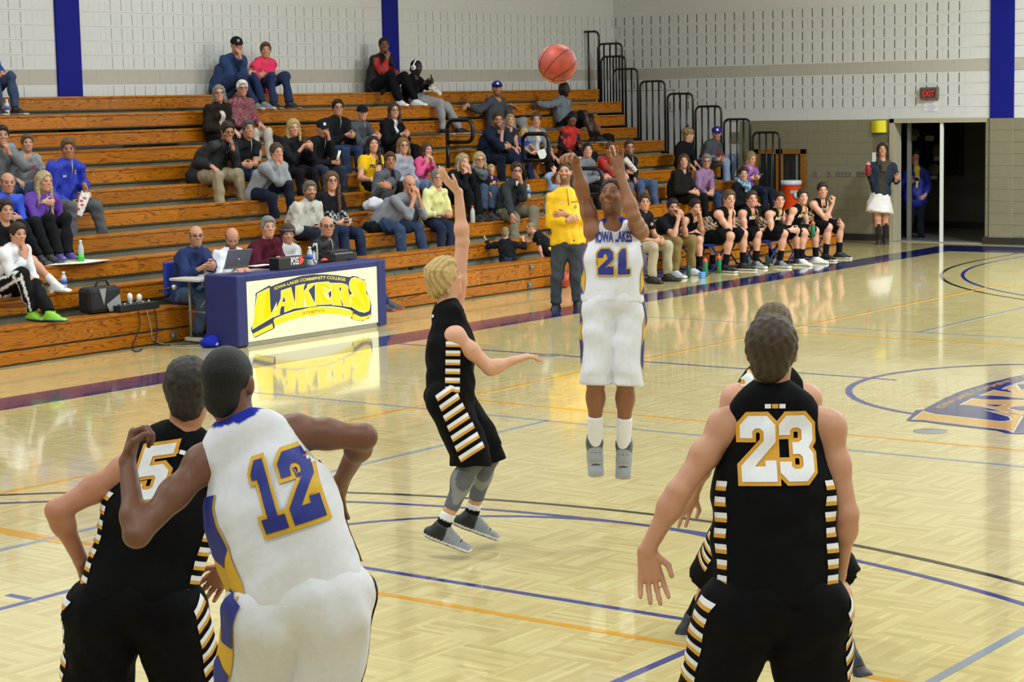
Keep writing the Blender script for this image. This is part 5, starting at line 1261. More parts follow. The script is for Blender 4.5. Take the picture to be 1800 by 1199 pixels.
# left block
P_('man in light jeans at the left edge, only his bent knee showing', dict(top=GRY, bottom=LDN, bmat=M_DENIM, hair=('short', DBR)), CROWD, h=(-42, 196), r=8, ln=.05, fa=(20, 268), fb=(30, 250), ks=.05, yo=.3)
P_('man in a blue sweatshirt cut off by the upper left edge', dict(top='2b4a86', bottom=DEN, bmat=M_DENIM, hair=('short', DBR)), CROWD, h=(-24, 80), r=11, ln=.1, fz=ZR[9])
P_('dark-haired man in a grey sweater resting his chin on his hand, left edge', dict(top='77797a', bottom=DEN, bmat=M_DENIM, tmat=M_KNIT, hair=('short', DBR), beard=('7a5a48', .25)), CROWD, h=(4, 239), r=6, ln=.16, hy=8, a=(-20, 300, .3, 'k'), b=(14, 262, .30, 'c'), pb=-UP+np.array([1., -.4, 0]))
J, R_o, pt = P_('boy in a grey shirt with a red print beside the man in blue jeans', dict(top='8f9193', bottom=DEN, bmat=M_DENIM, tmat=M_KNIT, hair=('short', LBR), skin='p'), CROWD, h=(48, 252), r=6, ln=.16, s=.9, hy=12, a=(36, 320, .35, 'k'), b=(85, 300, .35, 'k'))
lettering('CYCLONES', J['C']+(J['N']-J['C'])*.15, J['lat'], UP, .20, .05, pt['top'], mat('print_red', 'a83240', .7, noise=.1), pt['top'], .05)
J, R_o, pt = P_('man in a royal blue quarter-zip holding a popcorn bag', dict(top='2334a8', bottom='55575a', tmat=M_NYLON, neck='zip', hair=('short', LBR), skin='t', g=1.05, paint=lambda V, Lc, J: [], shoe=('3a3a3a', '888888')), CROWD, h=(120, 262), r=5, ln=.20, hy=4, hp=6, a=(132, 361, .30, 'h'), b=(149, 333, .30, 'd'), ks=.24, s=1.05, sx=.0)
lettering('H', J['C']+(J['N']-J['C'])*.35-J['lat']*.09, J['lat'], UP, .04, .03, pt['top'], mat('print_white', 'e8e8ea', .7, noise=.05), pt['top'])
lettering('IL', J['C']+(J['N']-J['C'])*.55+J['lat']*.08, J['lat'], UP, .045, .055, pt['top'], mat('print_silver', 'a7acc0', .7, noise=.05), pt['top'])
POP = (J, 'popcorn_a')
def popcorn(top, bot, w, label, pxplane):
    a, c = at_y(*top, pxplane), at_y(*bot, pxplane-.02); ax = _n(c-a); sd = _n(np.cross(ax, CF)); o = empty('popcorn_bag', a); tag(o, label, 'bag'); f = _n(np.cross(sd, ax)); m = mat('bag_paper', 'dcd6ce', .7, noise=.05)
    S = SDF(.008); S.cone(a, c, w, w*.75, .0, sd, .035, .03, flat=True, flat0=True); V, F = S.mesh((.004, 60, 3)); me = mesh_np('bag', V, F); bo = obj('bag_paper', me, m, o)
    b = MB(); L = np.linalg.norm(c-a)
    for i, t in enumerate((.2, .34, .5, .7)): b.obox(a+ax*L*t-CF*.037+sd*(-.012 if i % 2 else .012), sd*.02, ax*.010, CF*.004)
    b.build('red_print', mat('bag_red', 'c0342c', .7, noise=.1), o)
    b = MB(); rg = random.Random(5)
    for i in range(9): q = a-ax*.012+sd*rg.uniform(-w, w)*.8+CF*rg.uniform(-.025, .02); b.lathe(q-np.array([0, 0, .012]), [(0, 0), (.012, .004), (.014, .012), (.008, .02), (0, .022)], 7)
    tag(b.build('popcorn', mat('popcorn', 'e9dfb8', .8, noise=.1), o), kind='stuff')
popcorn((151, 340), (137, 380), .065, 'white and red popcorn bag held by the man in royal blue', YR[4]+.16-.34)
P_('bald man in a bright blue jacket seated at the left edge', dict(top='2a4cc0', bottom=BLK, tmat=M_NYLON, neck='collar', hair=('bald', '5a4a3c'), shoe=('2a2a30', '555')), CROWD, h=(14, 322), r=4, ln=.22, hy=12, hp=4, a=(10, 384, .36, 'x'), b=(28, 384, .38, 'x'), fa=(70, 466, ZR[2]), fb=(86, 464, ZR[2]))
P_('smiling blonde woman in a purple quilted jacket', dict(top='5a2f94', bottom=BLK, tmat=M_NYLON, neck='zip', fem=1, hair=('xlong', 'b8a276'), skin='p', shoe=('3d2f78', 'b9cc3a', '4a3a8a'), lacem=mat('lace_lime', 'c8f03a', .7, noise=.05), laces=1), CROWD, h=(78, 320), r=4, ln=.20, hy=38, ht=4, a=(85, 356, .30, 'h'), b=(114, 384, .38, 'k'), fa=(103, 461, ZR[2]), fb=(121, 460, ZR[2]))
P_('boy in a black shirt and shorts with one bare knee raised, left edge', dict(top=BLK, bottom=BLK, legs='short', short=.7, sleeve='short', hair=('short', BRN), skin='p', shoe=('d9d9d9', 'f0f0f0', 'e6e6e6'), sock=('e2e2e0', .34), laces=1), CROWD, h=(10, 370), r=3, ln=.20, s=.98, hy=22, hp=4, fb=(98, 508, ZR[1]), fa=(30, 520, ZR[1]), a=(0, 440, .3, 'k'), b=(30, 432, .34, 'k'))
P_('boy in a white hoodie and black striped track pants, left edge', dict(top='e2e3e6', bottom='17171a', neck='collar', hair=('short', BRN), skin='p', bpaint=pants_stripe, fl=1, flare=1.1, shoe=('7fc032', '243a5a', '86c83a'), lacem=mat('lace_red', 'c0303a', .7, noise=.05), laces=1), CROWD, h=(32, 412), r=2, ln=.26, hy=30, hp=6, by=-8, a=(44, 443, .34, 'c'), b=(53, 492, .42, 'x'), fa=(58, 566, ZR[0]), fb=(88, 560, ZR[0]), sl=.06)
# top row against the wall
P_('man in a navy sweatshirt and black cap leaning his cheek on his hand', dict(top='2c3c5e', bottom='26314f', bmat=M_DENIM, hair=('short', DBR), cap='17171b', caplogo='8a8a90', g=1.12, shoe=('76777a', 'c9c9c6')), CROWD, h=(416, 80), r=11, ln=.20, hy=14, hp=10, yo=.12, a=(443, 129, .42, 'x'), b=(421, 95, .34, 'c'), fz=ZR[9], fb=(464, 190), fa=(448, 192), sx=-.12, s=1.05)
P_('woman in a bright pink hoodie with folded arms', dict(top='d83a5c', bottom='2a3350', bmat=M_DENIM, neck='hood', fem=1, hair=('short', '5a3f2c'), shoe=('26262a', 'a0a096')), CROWD, h=(467, 89), r=11, ln=.16, hy=8, hp=4, yo=.12, a=(480, 138, .30, 'x'), b=(463, 132, .32, 'x'), fz=ZR[9], fa=(482, 192), fb=(510, 190))
P_('young man in a red and black varsity jacket, hand at his mouth', dict(top='17161a', bottom='131318', tmat=M_NYLON, neck='collar', paint=sleeves('a3241f'), hair=('crop', '17110e'), skin='b', shoe=('e9e9ea', 'f2f2f2')), CROWD, h=(675, 80), r=11, ln=.14, hy=14, hp=2, yo=.12, a=(682, 97, .26, 'c'), b=(700, 130, .30, 'k'), fz=ZR[9], fa=(702, 187), fb=(731, 187), s=1.05, sx=-.06)
J, R_o, pt = P_('man in black with white headphones looking at his phone', dict(top='151519', bottom='96979a', tmat=M_KNIT, hair=('buzz', '120c0a'), skin='k', shoe=('1a1a1e', 'dedede'), sock=('e8e8e8', .3)), CROWD, h=(732, 119), r=10, ln=-.02, hy=62, hp=14, yo=.30, by=-12, a=(753, 145, .34, 'h'), b=(760, 142, .40, 'h'), fa=(781, 236, ZR[7]), fb=(808, 235, ZR[7]), s=1.04, sl=.10)
hp_ = MB(); H, RH, s = J['H'], J['RH'], J['s']; w = lambda x, y, z: H+s*(RH[0]*x+RH[1]*y+RH[2]*z)
hs = empty('headphones', H); tag(hs, 'white over-ear headphones on the man in black by the wall', 'headphones'); M_HPW = mat('headphone_white', 'e6e6ea', .3, noise=.03)
MB().tube([w(.092*math.cos(a), -.01, .01+.118*math.sin(a)) for a in np.linspace(0, math.pi, 15)], .011*s, 8).build('headband', M_HPW, hs)
for x in (-1, 1):
    MB().lathe(w(x*.075, -.006, .0), [(.0, 0), (.044, .0), (.046, .018), (.034, .028), (0, .03)], 16, RH[0]*x).build('ear_cup', M_HPW, hs)
    MB().lathe(w(x*.105, -.006, .0), [(.0, 0), (.014, .0), (.014, .002)], 10, RH[0]*x).build('badge', mat('headphone_mark', '2a2a55', .4, noise=.1), hs)
ph = at_y(758, 138, YR[9]+.30-.40); o = MB().obox(ph, CR*.012+CF*.03, CU*.06, CF*.005).build('phone', mat('phone_black', '1b201d', .2, noise=.2)); tag(o, 'dark phone held up by the man wearing headphones', 'phone')
popcorn((757, 152), (774, 166), .05, 'red and white paper popcorn bag on the lap of the man with headphones', YR[9]+.30-.32)
P_('man in a charcoal sweater and royal blue cap with arms spread on the plank', dict(top='45474d', bottom='8b8884', hair=('short', DBR), cap='2234a0', caplogo='e9e9ee', brim='191a24', beard=('3a2a22', .6)), CROWD, h=(874, 156), r=8, ln=.02, hy=6, hp=0, yo=.12, a=(819, 186, -.10, 'o'), b=(901, 186, -.10, 'o'), fa=(905, 262, ZR[6]-.1), fb=(925, 258, ZR[6]-.1), s=1.05, ks=.2, pa=-UP-np.array([1., 0, 0]), pb=-UP+np.array([1., 0, 0]))
P_('dark-skinned man in a grey zip jacket and shorts leaning back', dict(top='6c747c', bottom='17181b', legs='short', neck='zip', hair=('buzz', '0f0b0a'), skin='k', beard=('0f0b0a', .8), glasses=1, shoe=('1d1d20', 'c8c8c8'), sock=('1b1b1e', .3)), CROWD, h=(992, 157), r=8, ln=-.02, hy=44, hp=8, yo=.12, a=(928, 186, -.10, 'o'), b=(1022, 208, .25, 'k'), fa=(1042, 250, ZR[6]), fb=(1054, 250, ZR[6]), s=1.08, by=-10, ks=.2, pa=-UP-np.array([1., 0, 0]))
# middle block, upper rows
P_('older woman with grey hair and glasses in a dark brown jacket', dict(top='241c17', bottom='1c1a1a', fem=1, neck='collar', hair=('bob', '8b8478'), glasses=1, skin='p', paint=front('c9bcae', .045, -.3, .14)), CROWD, h=(385, 165), r=8, ln=.08, hy=6, yo=.12, a=(400, 232, .30, 'k'), b=(415, 232, .34, 'k'))
P_('white-haired older man in a maroon plaid shirt and cream trousers', dict(top='6a2a36', bottom='b5ada0', neck='collar', hair=('short', 'd0ccc4'), glasses=1, paint=plaidf, shoe=('1d1c1c', '333')), CROWD, h=(426, 156), r=8, ln=.06, hy=10, yo=.12, a=(445, 226, .32, 'k'), b=(461, 221, .36, 'k'), fb=(474, 276, ZR[6]-.12), fa=(452, 280, ZR[6]-.12))
J, R_o, pt = P_('heavy man in a black quarter-zip and khakis with his hand on his face', dict(top=BLK, bottom=KHA, neck='zip', hair=('short', BRN), glasses=1, g=1.32, beard=('4a3426', .5), tmat=M_NYLON), CROWD, h=(400, 231), r=6, ln=.34, hy=24, hp=16, a=(378, 297, .40, 'k'), b=(408, 254, .42, 'c'), s=1.06, sx=-.12, ks=.22, sl=.09)
P_('grey-haired man in a black polo with white piping, forearms on his knees', dict(top='18191c', bottom='2a3a58', bmat=M_DENIM, sleeve='short', neck='zip', hair=('short', '55504a'), g=1.08), CROWD, h=(437, 228), r=6, ln=.22, hy=18, hp=-4, a=(432, 290, .42, 'h'), b=(442, 290, .44, 'h'), s=1.03)
P_('young woman in a light grey top pressing both hands to her mouth', dict(top='8d9194', bottom='1c2030', fem=1, hair=('pony', '5a4230'), skin='p', shoe=('30323c', 'e6e6e6')), CROWD, h=(487, 268), r=5, ln=.32, hy=26, hp=4, a=(490, 281, .36, 'c'), b=(495, 283, .38, 'c'), fa=(485, 384, ZR[2]+.02), fb=(514, 364, ZR[3]-.06), ks=.2, sl=.05, sx=-.08)
P_('blonde woman in a black hoodie with clasped fists', dict(top='1b1c1f', bottom='151518', fem=1, neck='hood', cuff=.55, hair=('mid', 'b59c64'), skin='p', g=1.1, shoe=('7a6a90', 'c9c9c9')), CROWD, h=(516, 225), r=6, ln=.18, hy=16, hp=4, a=(541, 257, .42, 'h'), b=(546, 255, .46, 'h'), sx=-.03)
P_('man in a black cap covering half his face with one hand', dict(top='16171a', bottom='2f3542', bmat=M_DENIM, neck='zip', hair=('short', DBR), cap='17181b', caplogo='d9d9d9', g=1.12), CROWD, h=(567, 226), r=6, ln=.26, hy=16, hp=12, a=(590, 285, .42, 'h'), b=(577, 238, .36, 'c'), s=1.03, ks=.2)
ro = at_y(595, 274, YR[5]+.16-.46); o = MB().tube([ro-np.array([.03, 0, .06]), ro+np.array([.03, 0, .07])], .02, 10).build('rolled_program', M_PAPER); tag(o, 'rolled white program in the hand of the man covering his face', 'program')
P_('man with glasses in a black half-zip leaning forward, hands clasped', dict(top='17181b', bottom='2c3a55', bmat=M_DENIM, neck='zip', hair=('short', DBR), glasses=1), CROWD, h=(594, 190), r=7, ln=.20, hy=12, a=(616, 238, .42, 'h'), b=(621, 237, .46, 'h'), s=1.04)
P_('person in a dark grey quarter-zip and black cap, clasped hands', dict(top='4b4f54', bottom='1f242c', neck='zip', hair=('short', '8a7a5a'), cap='14161a', skin='p'), CROWD, h=(637, 199), r=7, ln=.20, hy=14, hp=4, a=(662, 240, .42, 'h'), b=(667, 239, .46, 'h'), s=.97)
P_('woman with long brown hair and glasses in a black blazer, white blouse', dict(top='141417', bottom='141417', fem=1, hair=('mid', '4a3526'), glasses=1, paint=vfront('dcdce2', .05, -.12, .2), neck='collar', skin='p'), CROWD, h=(693, 195), r=7, ln=.14, hy=16, a=(712, 237, .40, 'h'), b=(717, 235, .44, 'h'))
J, R_o, pt = P_('dark-haired woman in a bright yellow printed T-shirt', dict(top='e0b118', bottom='17171a', sleeve='short', fem=1, hair=('long', '2a1a16'), skin='p', loose=.5), CROWD, h=(656, 255), r=5, ln=.06, hy=14, hp=-6, a=(658, 320, .36, 'k'), b=(668, 314, .38, 'k'))
lettering('PROTIVIN', J['C']+(J['N']-J['C'])*.28, J['lat'], UP, .24, .05, pt['top'], mat('print_black', '2a2210', .7, noise=.05), pt['top'], .05)
lettering('O', J['C']+(J['N']-J['C'])*.58, J['lat'], UP, .055, .06, pt['top'], MATS['print_black'], pt['top'], .08)
P_('woman with cropped brown hair in a grey cardigan over a black turtleneck', dict(top='55585c', bottom='3a4052', fem=1, neck='turtle', tmat=M_KNIT, hair=('short', '5a4028'), skin='t', paint=front('17171a', .04, .0, .4)), CROWD, h=(686, 283), r=4, ln=.16, hy=10, a=(682, 328, .36, 'x'), b=(674, 327, .38, 'x'))
P_('woman with light brown bob and glasses in a pale grey sweatshirt', dict(top='9a9aa4', bottom='5b6d8c', bmat=M_DENIM, fem=1, hair=('bob', '8a6a3e'), glasses=1, skin='p', g=1.08), CROWD, h=(709, 257), r=5, ln=.14, hy=16, a=(724, 322, .38, 'k'), b=(734, 324, .42, 'h'))
P_('girl in a bright pink hoodie with fists at her mouth', dict(top='e2588c', bottom='7d8ea8', bmat=M_DENIM, fem=1, neck='hood', hair=('long', '5b3a2a'), skin='p'), CROWD, h=(751, 264), r=5, ln=.20, s=.84, hy=34, a=(753, 279, .34, 'c'), b=(760, 281, .38, 'c'))
# middle block, lower rows
P_('bearded grey-haired man in a beige fleece pullover', dict(top='bab6ac', bottom='262b38', bmat=M_DENIM, neck='zip', cuff=.5, hair=('short', '6f675e'), beard=('4d443c', .75), g=1.15), CROWD, h=(545, 336), r=3, ln=.22, hy=18, a=(563, 402, .40, 'h'), b=(570, 400, .44, 'h'), s=1.05)
P_('woman with very long brown hair and glasses holding a phone', dict(top='17171b', bottom='26304a', bmat=M_DENIM, fem=1, hair=('xlong', '6a4a2c'), glasses=1.2, skin='p', g=1.12, paint=lambda V, Lc, J: [((Lc[:, 1] > .03) & (Lc[:, 2] < .02) & (np.sin(Lc[:, 0]*95)*np.sin(Lc[:, 2]*85) > .15), 'c6c6ca', .9)]), CROWD, h=(583, 319), r=3, ln=.14, hy=12, a=(603, 393, .38, 'h'), b=(614, 391, .40, 'h'), fb=(640, 452, ZR[0]+.0), s=1.04)
ph = at_y(609, 389, YR[2]+.16-.43); o = MB().obox(ph, CR*.035, CF*.05+CU*.02, CU*.005).build('phone', mat('phone_black', '1b201d', .2, noise=.2)); tag(o, 'dark phone in the hands of the woman with very long hair', 'phone')
P_('balding man in a light grey long-sleeved shirt, hands clasped at his chin', dict(top='83868a', bottom='33425e', bmat=M_DENIM, cuff=.45, hair=('bald', '8a7a6a'), g=1.15, shoe=('3a2a20', '2a2a2a'), tmat=M_KNIT), CROWD, h=(720, 324), r=3, ln=.36, hy=22, hp=12, a=(729, 341, .48, 'c'), b=(735, 340, .50, 'c'), fa=(706, 446, ZR[0]+.0), fb=(746, 442, ZR[0]+.0), s=1.05, sx=-.12, sl=.07)
P_('older woman with short grey hair in a pale yellow sweater', dict(top='d6d593', bottom='242b40', bmat=M_DENIM, fem=1, tmat=M_KNIT, cuff=.6, hair=('curly', '8e8a82'), skin='p', glasses=.8), CROWD, h=(769, 314), r=3, ln=.12, hy=10, a=(786, 378, .36, 'h'), b=(792, 377, .40, 'h'), fa=(776, 440, ZR[0]), fb=(790, 438, ZR[0]))
P_('long-haired blonde woman all in black with clasped hands at her chin', dict(top='131316', bottom='131316', fem=1, hair=('long', 'a8976c'), skin='p', shoe=('16161a', '333')), CROWD, h=(814, 285), r=4, ln=.26, hy=34, hp=6, a=(820, 296, .36, 'c'), b=(825, 297, .38, 'c'), fa=(832, 395, ZR[2]), fb=(842, 393, ZR[2]), sl=.05)
P_('blonde woman with glasses in a black coat and grey scarf', dict(top='151518', bottom='46566e', bmat=M_DENIM, fem=1, hair=('bob', 'b7a06c'), glasses=1.2, skin='p', scarf=('5f656b', 1), cuffl=.8, shoe=('2a2a2e', '555')), CROWD, h=(843, 282), r=4, ln=.12, hy=14, a=(850, 339, .36, 'k'), b=(860, 338, .38, 'k'), fa=(850, 392, ZR[2]), fb=(862, 390, ZR[2]))
J, R_o, pt = P_('small blond boy in a purple T-shirt with a yellow emblem', dict(top='2a1f52', bottom='23263a', sleeve='short', hair=('short', 'c2a468'), skin='p', shoe=('333', '888')), CROWD, h=(863, 299), r=4, ln=.10, s=.68, hy=10, a=(860, 340, .26, 'h'), b=(866, 340, .28, 'h'))
lettering('X', J['C']+(J['N']-J['C'])*.15, J['lat'], UP, .15, .08, pt['top'], mat('print_gold', 'd8a61e', .7, noise=.05), pt['top'], .10)
P_('man with glasses in a charcoal sweater over a white collar, hand at mouth', dict(top='34383b', bottom='6f6a57', tmat=M_KNIT, hair=('short', '4a3626'), glasses=1.2, collarw='e6e6ea', shoe=('2a241f', '222')), CROWD, h=(908, 301), r=3, ln=.18, hy=14, hp=4, a=(902, 389, .44, 'd'), b=(915, 313, .34, 'c'), fa=(903, 422, ZR[0]+.05), fb=(936, 414, ZR[1]-.15), s=1.06, ks=.2)
# upper right block
P_('bearded man with glasses in a navy sweater resting his chin on his fist', dict(top='1a2233', bottom='1c2434', hair=('short', '4a3b2c'), beard=('33281f', .8), glasses=1, cuff=.35, bmat=M_DENIM), CROWD, h=(875, 211), r=6, ln=.26, hy=14, hp=4, a=(884, 224, .36, 'c'), b=(893, 257, .40, 'x'), s=1.05, ks=.2)
P_('fair-haired boy in a dark shirt behind the girl in blue', dict(top='2a2f38', bottom='2a3350', sleeve='short', hair=('short', 'b4955c'), skin='p'), CROWD, h=(897, 212), r=6, ln=.06, s=.84, hy=12, a=(905, 262, .3, 'k'), b=(912, 260, .3, 'k'), yo=.24)
J, R_o, pt = P_('little blonde girl in a royal blue jersey beside the woman in grey', dict(top='2440a0', bottom='2440a0', legs='short', short=.6, sleeve='short', fem=1, hair=('bob', 'c2ac74'), skin='p', shoe=('2a2a30', 'aaa'), sock=('e6dcd8', .2)), CROWD, h=(922, 233), r=6, ln=.08, s=.64, hy=48, a=(938, 270, .34, 'h'), b=(945, 268, .36, 'h'), fa=(947, 312, ZR[3]+.03), fb=(955, 308, ZR[3]+.03))
P_('woman with tied hair in a grey cardigan holding a sheet of paper', dict(top='85888c', bottom='141417', fem=1, tmat=M_KNIT, hair=('pony', '5d4630'), skin='p', cuff=.7, paint=front('c9c7c6', .055, -.2, .2)), CROWD, h=(943, 211), r=6, ln=.10, hy=2, hp=8, a=(958, 272, .36, 'k'), b=(977, 278, .44, 'k'))
o = MB().prism([at_y(943, 266, YR[5]-.28), at_y(957, 261, YR[5]-.28), at_y(964, 281, YR[5]-.34), at_y(953, 288, YR[5]-.34)], (0, -.004, .001)).build('paper_sheet', M_PAPER); tag(o, 'white sheet of paper held by the woman in the grey cardigan', 'paper')
P_('young man in a red vest with black sleeves and a dark headband', dict(top='b5261f', bottom='17171c', neck='collar', paint=sleeves('141417'), hair=('curly', '120d0b'), skin='b', band='1c1c22', tmat=M_NYLON), CROWD, h=(1006, 210), r=6, ln=.12, hy=12, ht=6, a=(1005, 268, .36, 'k'), b=(1022, 258, .38, 'k'))
P_('young woman with tied dark hair in a grey cowl sweater', dict(top='76797d', bottom='141417', fem=1, tmat=M_KNIT, neck='turtle', hair=('bun', '2a1c18'), skin='p'), CROWD, h=(1033, 265), r=4, ln=.16, hy=10, a=(1060, 312, .40, 'x'), b=(1071, 311, .40, 'k'))
P_('woman in a red pullover biting her fingers', dict(top='b8302c', bottom='5a5c60', fem=1, hair=('bun', '6e4c34'), skin='p', neck='collar'), CROWD, h=(1074, 263), r=4, ln=.18, hy=22, a=(1080, 275, .30, 'c'), b=(1098, 305, .38, 'k'))
P_('man with red beard and glasses in a navy polo jacket, jeans', dict(top='181c26', bottom='4a5a78', bmat=M_DENIM, neck='zip', hair=('short', '5a3c26'), beard=('5a3a26', .7), glasses=1.3), CROWD, h=(1107, 260), r=4, ln=.12, hy=8, a=(1108, 302, .36, 'h'), b=(1120, 320, .40, 'k'), s=1.04, ks=.2)
popcorn((1099, 280), (1117, 300), .05, 'white popcorn bag held by the man with the red beard', YR[3]-.24)
P_('child in a pale blue top hidden behind the coach, hand on head', dict(top='7f90a8', bottom='2a3350', fem=1, hair=('bob', '7a4a2c'), skin='p'), CROWD, h=(981, 313), r=3, ln=.14, s=.74, hy=20, a=(975, 299, .10, 'c'), b=(990, 350, .26, 'k'), pa=np.array([-1., 0, -.4]))
# right block
P_('person in a striped black and yellow pompom hat turned away', dict(top='131317', bottom='1a1d28', neck='hood', hair=('short', '8a6a40'), beanie=('1a1a1c', 'd0a02c', '1a1a1c', '8a8a86'), skin='p'), CROWD, h=(1210, 238), r=5, ln=.10, hy=105, a=(1216, 292, .34, 'k'), b=(1226, 288, .40, 'k'))
P_('man in a dark grey hoodie and purple-blue cap by the end rail', dict(top='4b4e52', bottom='7e90ac', bmat=M_DENIM, neck='hood', hair=('short', BRN), cap='2c2a80', caplogo='dcdce8', g=1.1, beard=('6a5040', .4), paint=lambda V, Lc, J: [((np.abs(Lc[:, 0]) < .07) & (Lc[:, 1] > .05) & (np.abs(Lc[:, 2]) < .09), '6e2f33', .8)]), CROWD, h=(1260, 235), r=5, ln=.18, hy=6, hp=8, a=(1267, 281, .40, 'h'), b=(1273, 281, .44, 'h'), fb=(1283, 322, ZR[3]-.1), s=1.04)
P_('woman with shoulder-length auburn hair in a dark brown coat', dict(top='1d1916', bottom='141414', fem=1, hair=('mid', '5a3a28'), skin='p', g=1.18, neck='crew'), CROWD, h=(1202, 284), r=3, ln=.12, hy=4, a=(1221, 338, .40, 'h'), b=(1228, 340, .42, 'h'))
P_('grey-haired man with glasses in a lavender button-up shirt', dict(top='8f6d8c', bottom='2f3c58', bmat=M_DENIM, neck='collar', hair=('short', '85817b'), glasses=1), CROWD, h=(1242, 284), r=3, ln=.10, hy=4, hp=4, a=(1249, 341, .38, 'h'), b=(1254, 340, .40, 'h'), ks=.2)
P_('curly-haired woman in a lilac top looking at her phone', dict(top='8d5cae', bottom='1b2133', fem=1, hair=('long', '8a7a52'), skin='p', sleeve='long'), CROWD, h=(1320, 279), r=3, ln=.10, hy=40, hp=14, a=(1326, 313, .36, 'h'), b=(1334, 310, .42, 'h'))
ph = at_y(1337, 306, YR[2]+.16-.46); o = MB().obox(ph, CR*.05, CF*.03+CU*.01, CU*.005).build('phone', mat('phone_black', '1b201d', .2, noise=.2)); tag(o, 'phone in the hand of the woman in lilac by the rail', 'phone')
P_('short-haired woman in black with a blue and white patterned scarf', dict(top='131316', bottom='131316', fem=1, hair=('short', '3a2419'), skin='p', scarf=('5f92ae', 1, 'b8cdd4')), CROWD, h=(1307, 306), r=2, ln=.10, hy=8, hp=6)
# ------------------------------------------------------------------ officials at the table
OFF = 'officials behind the scorer table'
P_('balding man in a dark blue shirt and jeans at the left end of the table', dict(top='27345c', bottom='4a5a78', bmat=M_DENIM, neck='collar', cuff=.6, hair=('bald', '6a5848'), beard=('9a8474', .4), glasses=.8, shoe=('141414', '222')), OFF, h=(345, 416), r=1, ln=.14, hy=12, a=(368, 469, .52, 'h'), b=(374, 466, .54, 'h'), fa=(346, 594, 0.), fb=(366, 592, 0.), sx=-.06, s=1.02)
P_('bald bearded man in a white shirt looking down behind the laptop', dict(top='dcdde2', bottom='2a2a30', hair=('bald', '3a2c22'), beard=('4a3428', .85)), OFF, h=(408, 419), r=1, ln=.22, hy=6, hp=34, a=(420, 474, .50, 'k'), b=(432, 472, .50, 'k'))
P_('grey-haired man in a maroon shirt at the scorer table', dict(top='4e1626', bottom='2a2a30', neck='collar', hair=('short', '8a8680'), skin='p'), OFF, h=(472, 400), r=1, ln=.16, hy=14, a=(487, 462, .52, 'h'), b=(495, 462, .52, 'h'), s=1.05)
P_('woman in a white hooded top and grey headband at the scorer table', dict(top='d9dadc', bottom='2a2a30', fem=1, neck='hood', hair=('pony', '4a3626'), band='4b5260', skin='p'), OFF, h=(506, 412), r=1, ln=.14, hy=8, hp=4, a=(520, 468, .46, 'k'), b=(530, 466, .46, 'k'))
def threestripe(V, Lc, J):
    m = np.zeros(len(V), bool); p, q = J['sha'], J['ela']; ab = q-p; t = ((V-p)@ab)/(ab@ab); r = V-p-t[:, None]*ab; u = r@_n(np.cross(ab, UP)); 
    for k in (-.02, 0, .02): m |= (np.abs(u-k) < .006) & (t > -.1) & (t < 1.1) & (np.linalg.norm(r, axis=1) < .09) & ((r@J['fwd']) > -.02)
    return [(m, 'd8d8d8', 1.)]
J, R_o, pt = P_('balding man with glasses in a black track jacket at the table end', dict(top='16171a', bottom='2a3a6a', bmat=M_DENIM, neck='zip', paint=threestripe, tmat=M_NYLON, hair=('bald', '6a5444'), glasses=1.2, shoe=('3b4448', 'd0442e', '3b4448'), laces=1), OFF, h=(575, 399), seat=(-5.62, .44, 0.), ln=.12, hy=14, by=-20, fb=(716, 565, 0.), fa=(700, 566, 0.), a=(598, 462, .34, 'h'), b=(612, 460, .36, 'h'), s=1.06)
lettering('NL', J['C']+(J['N']-J['C'])*.45+J['lat']*.07, J['lat'], UP, .05, .05, pt['top'], mat('print_lilac', 'b4b8dc', .7, noise=.05), pt['top'])
oc = empty('folding_chair', (-14.4, -5.6, 0)); tag(oc, 'dark folding chair under the man in the black track jacket', 'chair')
px_ = float(J['P'][0]); MB().box((px_-.21, -5.80, .40), (px_+.21, -5.45, .435), .01).build('seat', M_CON, oc)
for sx_ in (-.19, .19): MB().tube([(px_+sx_, -5.78, 0), (px_+sx_, -5.50, .42)], .012).build('leg', M_TLEG, oc); MB().tube([(px_+sx_, -5.47, 0), (px_+sx_, -5.76, .42)], .012).build('leg', M_TLEG, oc)
# coach on the sideline
def PF(label, look, group, d, s, fwd, pts, hy, hp, gz=0., **k):
    J = free_pose(d, s, fwd, pts, hy, hp, **k); root, parts = make_person(label, J, look, group, gz); PEOPLE.append((label, J, root, parts)); return J, root, parts
tocam = _n([-CF[0], -CF[1], 0]); away = -tocam; imr = _n([CR[0], CR[1], 0])
J, R_o, pt = PF('bald coach in a bright yellow quarter-zip standing with crossed arms', dict(top='e8b40c', bottom='3f4246', neck='zip', tmat=M_NYLON, hair=('buzz', '3a2a22'), beard=('3c2c24', .7), shoe=('17171a', '111'), flare=1.1, hem=.06, flathem=True, loose=2.6, wr=.010, cuff=.96, zipm=mat('zip_gold', '8a6a10', .5, noise=.1)), None, 25.45, 1.03, tocam*.95+imr*.25,
   dict(H=(993, 304), N=(994, 336), P=(999, 428), sha=(970, 349), shb=(1021, 349, .05), ela=(967, 391, -.03), wra=(997, 388, -.22), fia=(1014, 384, -.2), elb=(1029, 392, 0), wrb=(996, 377, -.17), fib=(980, 378, -.16),
        hpa=(985, 434), hpb=(1013, 434), kna=(979, 487, -.04), knb=(1013, 486, -.02), ana=(977, 536), anb=(1015, 531), toa=(968, 544, -.16), tob=(1018, 541, -.16)), -6, -6)
lettering('WATERLOO', J['C']+(J['N']-J['C'])*.55+J['lat']*.09, J['lat'], UP, .11, .022, pt['top'], mat('print_brown', '6a4a10', .7, noise=.05), pt['top'])
lettering('O', J['C']+(J['N']-J['C'])*.35+J['lat']*.09, J['lat'], UP, .04, .04, pt['top'], MATS['print_brown'], pt['top'], .05)
